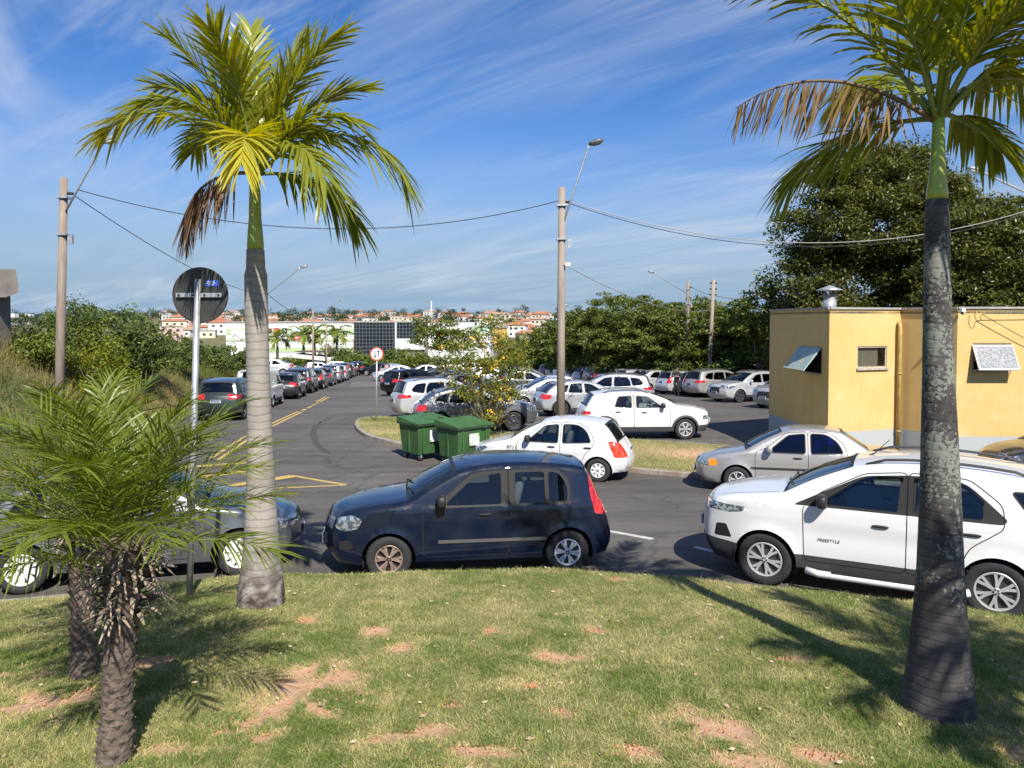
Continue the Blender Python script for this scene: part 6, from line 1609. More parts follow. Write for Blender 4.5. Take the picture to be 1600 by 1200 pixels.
bld = thing('yellow_building', 'yellow rendered building with a blue grey dado on the right', 'building', (0, 0, 0))
def wall_seg(p, q, holes, name='wall'):
    """a wall panel with real openings: holes = (u0, u1, z0, z1) along p->q"""
    P, Q = Vector((*p, 0)), Vector((*q, 0)); Lw = (Q - P).length; t = (Q - P) / Lw; nn = Vector((t.y, -t.x, 0)); z0, z1 = BASEZ - .5, TOPZ
    us = sorted({0, Lw, *[h[0] for h in holes], *[h[1] for h in holes]}); zs = sorted({z0, z1, *[h[2] for h in holes], *[h[3] for h in holes]})
    mb = MB(); th = .16
    for i in range(len(us) - 1):
        for j in range(len(zs) - 1):
            uc, zc_ = (us[i] + us[i + 1]) / 2, (zs[j] + zs[j + 1]) / 2
            if any(h[0] < uc < h[1] and h[2] < zc_ < h[3] for h in holes): continue
            for d in (0, -th):
                ua, ub = (us[i], us[i + 1]) if d == 0 else (max(us[i], th * 1.3), min(us[i + 1], Lw - th * 1.3))
                a = [P + t * ua + nn * d, P + t * ub + nn * d]
                q4 = [(a[0].x, a[0].y, zs[j]), (a[1].x, a[1].y, zs[j]), (a[1].x, a[1].y, zs[j + 1]), (a[0].x, a[0].y, zs[j + 1])]
                mb.add(q4, [(0, 1, 2, 3)])
    for h in holes:
        for (u0, za, u1, zb_) in ((h[0], h[2], h[1], h[2]), (h[0], h[3], h[1], h[3]), (h[0], h[2], h[0], h[3]), (h[1], h[2], h[1], h[3])):
            a, b = P + t * u0, P + t * u1; c, d = b - nn * th, a - nn * th
            if u0 == u1: mb.add([(a.x, a.y, za), (a.x, a.y, zb_), (d.x, d.y, zb_), (d.x, d.y, za)], [(0, 1, 2, 3)])
            else: mb.add([(a.x, a.y, za), (b.x, b.y, za), (c.x, c.y, za), (d.x, d.y, za)], [(0, 1, 2, 3)])
    mb.build(name, M_TWO, bld); return P, t, nn
def zof(py, D): return CAMZ - (py - 500) / F * D
# openings measured on the photograph
wl_ = wall_seg(A_, B_, [(2.45, 3.85, zof(583, 21.8), zof(541, 21.8))])
wm_ = wall_seg(B_, C_, [(.95, 1.98, zof(575, 20.85), zof(541, 20.85))])
wo_ = wall_seg(C_, E_, [])
u_ = lambda px: (px - 800) / F * 19.7 - E_[0]
wr_ = wall_seg(E_, FR, [(u_(1522), u_(1582), zof(582, 19.7), zof(536, 19.7))])
wall_seg(FR, BK, []); wall_seg(BK, BL2, []); wall_seg(BL2, A_, [])
rf = MB(); rf.prism([(x, y) for x, y in poly_b], TOPZ - .12, TOPZ - .06); rf.build('roof', M_CONC, bld)
for (p, q) in zip(poly_b, poly_b[1:] + poly_b[:1]):
    P, Q = Vector((*p, 0)), Vector((*q, 0)); t = (Q - P).normalized(); nn = Vector((t.y, -t.x, 0)); m_ = (P + Q) / 2 - nn * .055
    MB().box((m_.x, m_.y, TOPZ + .025), ((Q - P).length - .004, .20, .055), math.atan2(t.y, t.x)).build('roof_flashing', M_CAP, bld)
def window(wdat, u0, u1, z0, z1, kind):
    P, t, nn = wdat; rz = math.atan2(t.y, t.x); w = bpy.data.objects.new('window', None); COL.objects.link(w); w.parent = bld
    def bx(name, u, d, z, du, dd, dz, m, rot=None): 
        p = P + t * u + nn * d; return MB().box((p.x, p.y, z), (du, dd, dz), rz).build(name, m, w)
    uc, zc_ = (u0 + u1) / 2, (z0 + z1) / 2
    bx('frame', uc, -.05, z1 - .02, u1 - u0, .06, .04, M_WOOD); bx('frame', uc, -.05, z0 + .02, u1 - u0, .06, .04, M_WOOD)
    bx('frame', u0 + .02, -.05, zc_, .04, .06, z1 - z0 - .08, M_WOOD); bx('frame', u1 - .02, -.05, zc_, .04, .06, z1 - z0 - .08, M_WOOD)
    bx('dark_room', uc, -.40, zc_, u1 - u0 + .3, .02, z1 - z0 + .3, M_HOLE)
    if kind == 'curtain':
        mb = MB(); n = 46
        for k in range(n + 1):
            u = u0 + .03 + (u1 - u0 - .06) * k / n * (.80); dp = -.105 + .02 * math.sin(k * 1.5)
            p = P + t * u + nn * dp; mb.v += [(p.x, p.y, z0 + .02), (p.x, p.y, z1 - .02)]
        for k in range(n): mb.f.append((2 * k, 2 * k + 2, 2 * k + 3, 2 * k + 1))
        mb.build('curtain', M_CURT, w, True); bx('pane', uc, -.05, zc_, u1 - u0 - .08, .006, z1 - z0 - .08, M_PANE)
        bx('sill', uc, .01, z0 - .03, u1 - u0 + .06, .10, .05, M_WOOD)
    else:
        nb = 9
        for k in range(nb): bx('bar', u0 + (u1 - u0) * (k + .5) / nb, -.12, zc_, .014, .014, z1 - z0, M_TRIM)
        # top-hung sash pushed open
        ang = R(38 if kind == 'painted' else 27); Ls = (z1 - z0) * (1.02 if kind == 'painted' else .92); zt_ = z1 - (.02 if kind == 'painted' else .06)
        top = P + t * uc + nn * .02; d = nn * math.sin(ang) + Vector((0, 0, -math.cos(ang))); c = top + Vector((0, 0, zt_)) + d * Ls / 2
        M3 = Matrix((t, d.cross(t).normalized(), -d)).transposed()
        Wd = (u1 - u0) * (1.0 if kind == 'painted' else 1.06)
        if kind == 'painted':
            MB().box(c, (Wd, .03, Ls), rot=M3).build('sash', mat('weathered_turquoise_panel', (.55, .50, .33), .8, color2=(.22, .42, .48), vscale=2.6, detail=7), w)
        else:
            for (du, dz, sx_, sz_) in ((0, Ls / 2 - .02, Wd, .045), (0, -Ls / 2 + .02, Wd, .045), (-Wd / 2 + .02, 0, .04, Ls - .09), (Wd / 2 - .02, 0, .04, Ls - .09)):
                MB().box(c + t * du - d * dz, (sx_, .03, sz_), rot=M3).build('sash_rail', mat('pale_sash', (.55, .50, .44), .6), w)
            MB().box(c, (Wd - .06, .008, Ls - .06), rot=M3).build('pane', mat('frosted_patterned_pane', (.16, .17, .17), .25, color2=(.42, .42, .41), vscale=22, detail=4, coat=1), w)
            for s_ in (-1, 1):
                a = top + t * s_ * Wd * .48 + Vector((0, 0, z0 + .05)); b = top + Vector((0, 0, zt_)) + d * Ls * .98 + t * s_ * Wd * .48
                MB().tube([a, b], .008, 5).build('stay', M_GALV, w)
    return w
window(wl_, 2.45, 3.85, zof(583, 21.8), zof(541, 21.8), 'painted')
window(wm_, .95, 1.98, zof(575, 20.85), zof(541, 20.85), 'curtain')
window(wr_, u_(1522), u_(1582), zof(582, 19.7), zof(536, 19.7), 'glass')
# downpipe in the corner
cpx = Vector((C_[0] - .10, C_[1] - .16, 0))
dp = MB().tube([(cpx.x + .02, cpx.y + .16, zof(505, 21)), (cpx.x, cpx.y + .02, zof(506, 21)), (cpx.x, cpx.y, zof(511, 21)), (cpx.x, cpx.y, BASEZ - .1)], .055, 12).build('downpipe', M_PVC, bld, True)
for zz_ in (1.9, .3): MB().tube([(cpx.x, cpx.y, zz_), (cpx.x, cpx.y, zz_ + .04)], .066, 12).build('pipe_clip', M_PVC, dp, True)
# roof vent
vp = at(1296, 478, 22.3)
vt = thing('roof_vent', 'shiny metal chimney vent with a conical hat on the roof', 'vent', (vp.x, 22.3, TOPZ - .07))
MB().lathe([(0, 0), (.19, 0), (.19, .36), (.165, .36), (.165, .52), (0, .52)], 24).build('duct', M_GALV, vt, True)
MB().lathe([(0, .80), (.37, .66), (.37, .645), (0, .70)], 24).build('hat', M_GALV, vt, True)
for k in range(3):
    a = k * 2.094; MB().tube([(.16 * math.cos(a), .16 * math.sin(a), .5), (.22 * math.cos(a), .22 * math.sin(a), .69)], .012, 5).build('bracket', M_GALV, vt)
# security camera and loose cables on the wall
M_WHITE = mat('white_plastic', (.72, .72, .70), .4)
sc_ = at(1508, 486, 19.45); scam = thing('security_camera', 'small white security camera under the roof edge', 'camera', (sc_.x, 19.5, sc_.z))
MB().box((0, .06, .02), (.09, .1, .09)).build('bracket', M_WHITE, scam); MB().tube([(.02, .02, .01), (-.10, -.10, -.05)], .045, 10).build('housing', M_WHITE, scam); MB().tube([(-.10, -.10, -.05), (-.115, -.115, -.058)], .035, 10).build('lens', M_BLACK, scam)
M_CABLE = mat('black_cable', (.03, .03, .032), .7)
def cable(label, pts, r_=.008, m=None, name='cable', n=5):
    return tag(MB().tube(pts, r_, n).build(name, m or M_CABLE, None, True), label, 'cable')
Wp = lambda px, py: tuple(at(px, py, 19.58))
cable('looped black cable hanging on the yellow wall near the camera', [Wp(1524, 482), Wp(1523, 495), Wp(1527, 503), Wp(1532, 500), Wp(1533, 492), Wp(1540, 490), Wp(1598, 490), Wp(1660, 489)], .009)
cable('thin cable sagging over the yellow wall to the right', [Wp(1536, 492), Wp(1560, 506), Wp(1600, 528), Wp(1650, 552)], .009)

# ---- concrete canopy at the left edge
cv = at(0, 520, 24.5)
can = thing('concrete_canopy', 'grey concrete canopy and pillar at the left edge', 'canopy', (0, 0, 0))
xe = at(29, 440, 24.5).x
zt_, zb_ = zof(421, 24.5), zof(449, 24.5)
sl = MB(); pts = [(xe - .08, zt_), (xe, zb_ + .0), (xe - .02, zb_ - .18), (xe - .42, zb_ - .32), (xe - 3.5, zb_ - .34), (xe - 3.5, zt_ + .05)]
for yy in (24.5, 26.0): sl.v += [(x - (yy - 24.5) * .75, yy, z) for x, z in pts]
n_ = len(pts); sl.f.append(tuple(range(n_))); sl.f.append(tuple(reversed(range(n_, 2 * n_))))
for k in range(n_): sl.f.append((k, (k + 1) % n_, n_ + (k + 1) % n_, n_ + k))
M_CONCD = mat('weathered_dark_concrete', (.13, .12, .11), .95, color2=(.21, .19, .165), vscale=2)
sl.build('slab', M_CONCD, can)
px_ = at(9, 480, 24.9).x
MB().box((px_ - .75, 25.2, (zb_ - .33 + gz(px_, 25)) / 2), (.9, .8, zb_ - .33 - gz(px_, 25) + .3)).build('pillar', M_CONCD, can)

# ---- utility poles
M_LAMP = mat('lamp_housing', (.30, .31, .32), .4, metal=.3)
M_LENS = mat('lamp_lens', (.62, .65, .66), .15, coat=1)
def pole(label, basep, top, r0, r1, m, arm=None, lens_dark=False, ins=True, square=False, armr=.028, hd=1.0):
    o = thing('utility_pole', label, 'utility pole', basep, group='street poles')
    h = Vector(top) - Vector(basep)
    MB().tube([(0, 0, -.3), tuple(h * .5), tuple(h)], [r0, (r0 + r1) / 2, r1], 4 if square else 14).build('shaft', m, o, not square)
    if ins:
        for f in (.93, .80):
            p = h * f; MB().box((p.x, p.y, p.z), (r1 * 3.0, r1 * 3.0, .05)).build('band', M_GALV, o)
        p = h * .945; MB().tube([(p.x + r1, p.y, p.z), (p.x + r1 + .16, p.y, p.z)], .035, 8).build('insulator', M_TRIM, o)
        p = h * .79; MB().box((p.x + r1 + .13, p.y, p.z - .05), (.10, .10, .26)).build('relay_box', M_GALV, o)
    if arm:
        a0, a1 = Vector(arm[0]) - Vector(basep), Vector(arm[1]) - Vector(basep); d = a1 - a0
        mid = a0 + d * .82; mid2 = a0 + d * .94 + Vector((0, 0, .015)); e = a1
        ar = MB().tube([a0, a0 + d * .4, mid, mid2, e], armr, 8).build('lamp_arm', M_GALV, o, True)
        hx = Vector((d.x, d.y, 0)); hx = hx.normalized() if hx.length > .01 else Vector((1, 0, 0)); hv = (hx * .85 + Vector((0, 0, .25))).normalized()
        lh = MB(); ellipsoid(lh, (0, 0, 0), (.46 * hd, .26 * hd, .15 * hd), 14, 8, .75)
        rot = hv.to_track_quat('X', 'Z').to_matrix(); lh.v = [tuple(rot @ Vector(p) + e + hv * .2 * hd) for p in lh.v]
        hobj = lh.build('lamp_head', M_LAMP if not lens_dark else mat('dark_lamp_head', (.10, .10, .10), .4), o, True)
        ll_ = MB(); ellipsoid(ll_, (0, 0, 0), (.34 * hd, .22 * hd, .10 * hd), 12, 6, .8); ll_.v = [tuple(rot @ (Vector(p) + Vector((.02, 0, -.055 * hd))) + e + hv * .2 * hd) for p in ll_.v]
        ll_.build('lamp_lens', M_LENS if not lens_dark else mat('dark_lens', (.06, .06, .055), .2, coat=1), hobj, True)
    return o
pc = Vector((1.47, 23.0, base1(23) + .08)); ptop = at(878, 293, 23.0)
pole('tall concrete lamp pole standing on the grass island', pc, ptop, .135, .105, M_POLE, (at(879, 352, 22.95), at(921, 225, 22.9)), True)
lpb = G3(88, 600, 21.0); lpt = at(100, 278, 21.0)
pole('leaning brown lamp pole on the left bank', lpb, lpt, .14, .10, M_POLED, (at(103, 330, 20.95), at(162, 222, 20.8)))
for (px, pt, D0, sq, arm, lb, m_) in ((489, 485, 88, False, (530, 470), 'slim lamp pole beside the far parked cars', M_POLE), (510, 505, 106, False, None, 'far pole beside the bus shelter', M_POLE), (1075, 440, 52, False, (1022, 426), 'pole with long lamp arm in the tree belt', M_POLED), (913, 488, 71, False, (888, 478), 'far lamp pole among the belt trees', M_POLE), (398, 455, 45, False, (470, 418), 'lamp pole hidden behind the left palm trunk', M_POLE), (552, 530, 120, False, None, 'thin pole before the glass facade corner', M_POLE)):
    b = G3(px, 560, D0); t_ = at(px, pt, D0)
    pole(lb, b, t_, .13 if D0 < 90 else .12, .10, m_, (at(px, pt + (12 if D0 > 60 else 20), D0 - .05), at(*arm, D0 - .3)) if arm else None, ins=D0 < 60, armr=.03)
b = G3(1107, 577, 48.5); t_ = at(1115, 437, 48.5)
po = pole('leaning pole with insulators at the right of the tree belt', b, t_, .14, .11, M_POLE, None, ins=False)
for k in range(4):
    for s_ in (-1, 1): p = (t_ - b) * (.97 - .05 * k); MB().tube([(p.x + s_ * .1, p.y, p.z), (p.x + s_ * .22, p.y, p.z)], .05, 6).build('insulator', M_TRIM, po)
b = Vector((18.6, 24.0, gz(18.6, 24))); t_ = Vector((18.6, 24.0, 8.4))
pole('lamp pole right of the frame with its white arm reaching in', b, t_, .14, .11, M_POLE, (at(1640, 318, 24), at(1532, 268, 24)), armr=.035)
def wire(label, p, q, sag, r_=.011, m=None):
    P, Q = Vector(p), Vector(q); pts = []
    for k in range(25):
        t = k / 24; pts.append(P.lerp(Q, t) - Vector((0, 0, sag * 4 * t * (1 - t))))
    return cable(label, pts, r_, m, 'overhead_wire', 5)
M_WIREP = mat('pale_cable', (.33, .31, .29), .7)
wire('wire from the left bank pole to the concrete pole', at(120, 296, 21), at(872, 314, 23), .95, .013, M_CABLE)
wire('upper wire from the concrete pole towards the right', at(884, 313, 23), at(1640, 318, 24), 1.25, .013, M_WIREP)
wire('lower wire from the concrete pole towards the right', at(884, 316, 23), at(1640, 322, 24), 1.30, .011, M_CABLE)
wire('wire dropping from the left pole behind the round sign', at(108, 300, 21), at(398, 458, 45), .4, .013)
wire('wire running from the hidden pole to the far lamp pole', at(398, 440, 45), at(489, 490, 88), .8, .02)
wire('pale wire dropping from the concrete pole into the belt', at(884, 415, 23), at(1110, 484, 48.4), .55, .012, M_WIREP)
wire('wire between the two poles in the tree belt', at(1077, 446, 52), at(1115, 462, 48.4), .1, .014)
wire('wire leaving the leaning pole to the right', at(1115, 462, 48.4), at(1230, 470, 50), .15, .014)
# floodlight on the concrete pole
fl = at(887, 413, 22.85); fo_ = thing('floodlight', 'small white floodlight clamped to the concrete pole', 'lamp', fl); MB().box((0, 0, 0), (.16, .1, .09)).build('housing', M_WHITE, fo_); MB().box((-.10, .05, 0), (.10, .03, .03)).build('bracket', M_GALV, fo_)

# ---- round sign seen from behind, near the left palm
sb_ = hit(295, 930, lz); st_ = at(309, 436, sb_.y)
sg = thing('traffic_sign', 'round traffic sign seen from its black back on a steel post', 'traffic sign', sb_)
hv = Vector(st_) - sb_
MB().tube([(0, 0, -.2), tuple(hv)], .031, 14).build('post', M_GALV, sg, True)
dc = at(310, 461, sb_.y) - sb_
disc = MB().lathe([(0, .022), (.278, .022), (.283, .028), (.283, .034), (0, .034)], 48, 'y', tuple(dc + Vector((0, .018, 0)))).build('disc', mat('matt_black_sign_back', (.022, .022, .021), .6, color2=(.05, .048, .045), vscale=7), sg)
MB().box(tuple(dc + Vector((0, .012, .0))), (.46, .012, .042)).build('bracket', M_GALV, disc)
for dx in (-.2, -.06, .06, .2): MB().tube([tuple(dc + Vector((dx, .012, 0))), tuple(dc + Vector((dx, -.006, 0)))], .011, 8).build('bolt', M_TRIM, disc)
MB().box(tuple(dc + Vector((.125, .036, .12))), (.135, .004, .062)).build('sticker', mat('blue_sticker', (.03, .11, .48), .4), disc)
for k, wd in enumerate((.07, .10, .05)): MB().box(tuple(dc + Vector((.115, .0335, .138 - .017 * k))), (wd, .003, .006)).build('sticker_line', M_WHITE, disc)
# ---- two-way traffic sign on the island tip
tb_ = Vector((-5.15, 28.7, base1(28.7) + .1)); tt_ = at(589, 553, 28.7)
ts = thing('traffic_sign', 'round red rimmed two way traffic sign on the island tip', 'traffic sign', tb_)
hv = tt_ - tb_
MB().tube([(0, 0, -.2), tuple(hv + Vector((0, 0, .15)))], .03, 12).build('post', M_GALV, ts, True)
M_RED = mat('sign_red', (.62, .10, .06), .5); M_SW = mat('sign_white', (.78, .77, .75), .5)
MB().lathe([(0, -.03), (.255, -.03), (.255, -.045), (0, -.045)], 40, 'y', tuple(hv)).build('rim', M_RED, ts)
MB().lathe([(0, -.046), (.205, -.046), (.205, -.050), (0, -.050)], 40, 'y', tuple(hv)).build('disc', M_SW, ts)
for sx_, up_ in ((-.065, -1), (.065, 1)):
    m_ = MB(); c_ = hv + Vector((sx_, -.054, 0)); m_.box((c_.x, c_.y, c_.z - up_ * .02), (.034, .004, .20))
    m_.add([(c_.x - .055, c_.y - .002, c_.z + up_ * .075), (c_.x + .055, c_.y - .002, c_.z + up_ * .075), (c_.x, c_.y - .002, c_.z + up_ * .155)], [(0, 1, 2)]); m_.build('arrow', M_INK, ts)

# ---- green wheeled bins
M_BIN = mat('green_bin_plastic', (.036, .095, .030), .55, color2=(.055, .125, .042), vscale=2.5)
M_BIND = mat('bin_grime', (.03, .05, .03), .8)
M_LID = mat('green_bin_lid', (.05, .125, .036), .5, var=.2, vscale=3)
def bin_(label, x, y, rz):
    o = thing('wheeled_bin', label, 'dumpster', (x, y, base1(y)), rz, 'green bins by the kerb')
    b = MB(); W2, D2, h0, h1 = .62, .50, .20, 1.10
    lo = [(-W2 * .88, -D2 * .84), (W2 * .88, -D2 * .84), (W2 * .88, D2 * .84), (-W2 * .88, D2 * .84)]; hi_ = [(-W2, -D2), (W2, -D2), (W2, D2), (-W2, D2)]
    b.v += [(x_, y_, h0) for x_, y_ in lo] + [(x_, y_, h1) for x_, y_ in hi_]
    b.f += [(3, 2, 1, 0), (0, 1, 5, 4), (1, 2, 6, 5), (2, 3, 7, 6), (3, 0, 4, 7), (4, 5, 6, 7)]
    b.build('tub', M_BIN, o)
    for (dx, dy) in ((-.42, 0), (.42, 0)):
        for s_ in (-1, 1): MB().box((dx, s_ * D2 * .955, .66), (.05, .05, .85)).build('rib', M_BIN, o)
    for s_ in (-1, 1): MB().box((s_ * W2 * .955, 0, .66), (.05, .06, .85)).build('rib', M_BIN, o)
    MB().box((0, -D2 - .02, h1 - .02), (W2 * 2 + .10, .07, .07)).build('rim', M_BIND, o); MB().box((0, D2 + .02, h1 - .02), (W2 * 2 + .10, .07, .07)).build('rim', M_BIND, o)
    for s_ in (-1, 1): MB().box((s_ * (W2 + .02), 0, h1 - .02), (.07, D2 * 2 - .035, .07)).build('rim', M_BIND, o)
    ld = MB(); ld.v += [(-W2 - .06, -D2 - .07, h1 + .03), (W2 + .06, -D2 - .07, h1 + .03), (W2 + .06, D2 + .03, h1 + .16), (-W2 - .06, D2 + .03, h1 + .16), (-W2 - .06, -D2 - .07, h1 - .0), (W2 + .06, -D2 - .07, h1 - .0), (W2 + .06, D2 + .03, h1 - .0), (-W2 - .06, D2 + .03, h1 - .0)]
    ld.f += [(0, 1, 2, 3), (7, 6, 5, 4), (4, 5, 1, 0), (5, 6, 2, 1), (6, 7, 3, 2), (7, 4, 0, 3)]; ld.build('lid', M_LID, o)
    for dx in (-.42, .0, .42): MB().box((dx, D2 + .05, h1 + .15), (.12, .08, .10)).build('hinge', M_BIND, o)
    MB().box((.3, -D2 - .065, h1 - .02), (.16, .04, .08)).build('latch', M_BIND, o)
    for (sx_, sy_) in ((-1, -1), (1, -1), (1, 1), (-1, 1)):
        w = MB().lathe([(.03, -.025), (.085, -.025), (.095, -.012), (.095, .012), (.085, .025), (.03, .025)], 18, 'y', (sx_ * .44, sy_ * .36, .095)).build('wheel', M_TYRE, o, True)
        MB().box((sx_ * .44, sy_ * .36, .15), (.05, .08, .11)).build('caster', M_GALV, w)
    # white notice with green corners on two faces
    for (c_, d_, nrm) in (((-.02, -D2 * .935 - .035, .72), (.36, .006, .34), 'y'),):
        n_ = MB().box(c_, d_).build('notice', mat('notice_paper', (.74, .75, .72), .6), o)
        for k in range(4):
            if nrm == 'y': MB().box((c_[0] - .02 + .01 * (k % 2), c_[1] - .0045, c_[2] + .09 - .055 * k), (.24 - .03 * (k % 2), .003, .014)).build('print_line', mat('grey_print', (.35, .36, .36), .7), n_)
            else: MB().box((c_[0] - .0045, c_[1] - .01 * (k % 2), c_[2] + .09 - .055 * k), (.003, .24 - .03 * (k % 2), .014)).build('print_line', MATS['grey_print'], n_)
        cg = mat('leaf_green_print', (.22, .48, .08), .6)
        if nrm == 'y': MB().box((c_[0] + .145, c_[1] - .0045, c_[2] + .125), (.06, .003, .08)).build('print_corner', cg, n_); MB().box((c_[0] - .15, c_[1] - .0045, c_[2] - .13), (.05, .003, .06)).build('print_corner', cg, n_)
        else: MB().box((c_[0] - .0045, c_[1] - .135, c_[2] + .125), (.003, .06, .08)).build('print_corner', cg, n_)
    MB().box((W2 * .93 + .03, -.1, .55), (.006, .14, .05)).build('reflector', M_RED, o); MB().box((.38, -D2 * .91 - .032, .50), (.16, .006, .05)).build('reflector', M_RED, o)
    return o
bin_('green wheeled bin with a white notice, left one of the pair', -2.42, 21.22, R(42)).scale = (.93,) * 3
bin_('green wheeled bin with a red reflector, right one of the pair', -1.30, 20.55, R(42)).scale = (.93,) * 3

# ---- people
def person(label, x, y, H, face, cols, pose, group=None):
    """One continuous skinned body; head, hair and clothes colours by region."""
    z = gz(x, y); root = thing('person', label, 'person', (x, y, z), face)
    k = H / 1.75
    J = {'pel': (0, 0, .95), 'wst': (0, 0, 1.10), 'chs': (.02, 0, 1.32), 'nck': (0, 0, 1.49), 'hd0': (.015, 0, 1.57), 'hd1': (.02, 0, 1.68), 'hd2': (.01, 0, 1.74),
         'hL': (0, .10, .92), 'kL': (.04 + pose['step'] * .5, .11, .50), 'aL': (pose['step'] - .02, .11, .09), 'tL': (pose['step'] + .14, .12, .04), 'hR': (0, -.10, .92), 'kR': (.05 - pose['step'] * .3, -.11, .50), 'aR': (-pose['step'], -.11, .09), 'tR': (-pose['step'] + .15, -.12, .04),
         'sL': (0, .19, 1.40), 'eL': pose['eL'], 'wL': pose['wL'], 'fL': pose['fL'], 'sR': (0, -.19, 1.40), 'eR': pose['eR'], 'wR': pose['wR'], 'fR': pose['fR']}
    rad = {'pel': .145, 'wst': .125, 'chs': .15, 'nck': .058, 'hd0': .075, 'hd1': .098, 'hd2': .07, 'hL': .095, 'kL': .065, 'aL': .045, 'tL': .04, 'hR': .095, 'kR': .065, 'aR': .045, 'tR': .04, 'sL': .068, 'eL': .048, 'wL': .034, 'fL': .03, 'sR': .068, 'eR': .048, 'wR': .034, 'fR': .03}
    E = [('pel', 'wst'), ('wst', 'chs'), ('chs', 'nck'), ('nck', 'hd0'), ('hd0', 'hd1'), ('hd1', 'hd2'), ('pel', 'hL'), ('hL', 'kL'), ('kL', 'aL'), ('aL', 'tL'), ('pel', 'hR'), ('hR', 'kR'), ('kR', 'aR'), ('aR', 'tR'), ('chs', 'sL'), ('sL', 'eL'), ('eL', 'wL'), ('wL', 'fL'), ('chs', 'sR'), ('sR', 'eR'), ('eR', 'wR'), ('wR', 'fR')]
    ks = list(J); me = bpy.data.meshes.new('body'); me.from_pydata([tuple(c * k for c in J[q]) for q in ks], [(ks.index(a), ks.index(b)) for a, b in E], [])
    o = bpy.data.objects.new('body', me); COL.objects.link(o); md = o.modifiers.new('s', 'SKIN'); sub = o.modifiers.new('u', 'SUBSURF'); sub.levels = 2; sub.render_levels = 2
    for q, sv in zip(ks, me.skin_vertices[0].data): sv.radius = (rad[q] * k,) * 2; sv.use_root = q == 'pel'
    dg = bpy.context.evaluated_depsgraph_get(); m2 = bpy.data.meshes.new_from_object(o.evaluated_get(dg)); bpy.data.objects.remove(o)
    m2.materials.clear()
    for nm, c_ in cols.items(): m2.materials.append(mat(nm, c_, .8))
    names = list(cols)
    def pick(c):
        x_, y_, z_ = c[0] / k, c[1] / k, c[2] / k
        if z_ > 1.66 or (z_ > 1.58 and x_ < -.02): return 3
        if z_ > 1.50: return 2
        for w, f in (('wL', 'eL'), ('wR', 'eR')):
            a = Vector(J[w]); e = Vector(J[f])
            if (Vector((x_, y_, z_)) - a).length < .13 + pose.get('bare', 0): return 2
        if z_ < .10: return 4
        if z_ < .98 and abs(y_) < .24: return 1
        return 0
    for p in m2.polygons: p.material_index = pick(p.center); p.use_smooth = True
    link('body', m2, root)
    return root
SK = (.30, .17, .11)
pg = G3(1057, 605, 46.5)
person('man in black clothes with arms folded standing before the parked cars', pg.x, pg.y, 1.80, R(255), {'black_shirt': (.018, .018, .02), 'black_trousers': (.015, .015, .016), 'skin_dark': SK, 'black_hair': (.015, .012, .01), 'black_boots': (.012, .012, .012)}, dict(step=.10, eL=(.10, .27, 1.17), wL=(.24, .06, 1.22), fL=(.25, -.05, 1.24), eR=(.10, -.27, 1.17), wR=(.26, -.06, 1.20), fR=(.27, .05, 1.21)))
pt_ = G3(865, 580, 86)
person('person in turquoise clothes walking down the tree row', pt_.x, pt_.y, 1.72, R(80), {'turquoise_top': (.02, .34, .36), 'turquoise_trousers': (.05, .42, .44), 'skin_dark': SK, 'black_hair': (.015, .012, .01), 'white_shoes': (.6, .6, .58)}, dict(step=.16, eL=(-.05, .25, 1.14), wL=(.05, .27, .92), fL=(.08, .26, .83), eR=(.02, -.25, 1.14), wR=(.16, -.26, .95), fR=(.20, -.25, .87)))
pw_ = G3(604, 585, 80)
person('woman in pale pink top walking on the far road', pw_.x, pw_.y, 1.65, R(250), {'pink_top': (.55, .36, .36), 'pale_trousers': (.55, .52, .50), 'skin_dark': SK, 'black_hair': (.015, .012, .01), 'dark_shoes': (.05, .04, .04)}, dict(step=.18, eL=(-.05, .25, 1.14), wL=(.05, .27, .92), fL=(.08, .26, .83), eR=(.02, -.25, 1.14), wR=(.16, -.26, .95), fR=(.20, -.25, .87)))
# ================================================================== THE FAR SIDE
M_MW = mat('mall_white', (.74, .74, .71), .8, var=.05, vscale=.2)
M_MG = mat('mall_pale_green', (.40, .52, .30), .8, var=.06, vscale=.3)
DM = 170.0
def mx(px): return (px - 800) / F * DM
def mz(py): return CAMZ - (py - 500) / F * DM
GZM = gz(mx(450), DM)
mall = thing('shopping_centre', 'white shopping centre with pale green bands beyond the road', 'building', (0, 0, 0))
MB().box(((mx(353) + mx(553)) / 2, DM + 20, (mz(504) + GZM - 3) / 2), (mx(553) - mx(353), 40, mz(504) - GZM + 3)).build('wall', M_MW, mall)
for (p0, p1, z0, z1) in ((353, 552, 522, 513), (353, 552, 533, 529), (400, 552, 550, 543)):
    MB().box(((mx(p0) + mx(p1)) / 2, DM - .06, (mz(z0) + mz(z1)) / 2), (mx(p1) - mx(p0), .12, mz(z1) - mz(z0))).build('green_band', M_MG, mall)
MB().box(((mx(353) + mx(553)) / 2, DM + 20, mz(504) + .12), (mx(553) - mx(353) + .4, 40.4, .24)).build('roof_edge', M_CAP, mall)
def sign(nm, p0, p1, y0, y1, col, marks=()):
    o = MB().box(((mx(p0) + mx(p1)) / 2, DM - .2, (mz(y0) + mz(y1)) / 2), (mx(p1) - mx(p0), .16, mz(y0) - mz(y1))).build(nm, mat(nm + '_face', col, .6), mall)
    for (a0, a1, b0, b1, c) in marks:
        MB().box(((mx(a0) + mx(a1)) / 2, DM - .31, (mz(b0) + mz(b1)) / 2), (mx(a1) - mx(a0), .06, mz(b0) - mz(b1))).build('sign_mark', mat('mark_%d' % (sum(int(x * 99) for x in c)), c, .6), o)
    return o
W_ = (.78, .78, .76)
sign('burgundy_sign', 414, 425, 513, 520, (.14, .015, .05), [(416, 423, 515.5, 517, W_)])
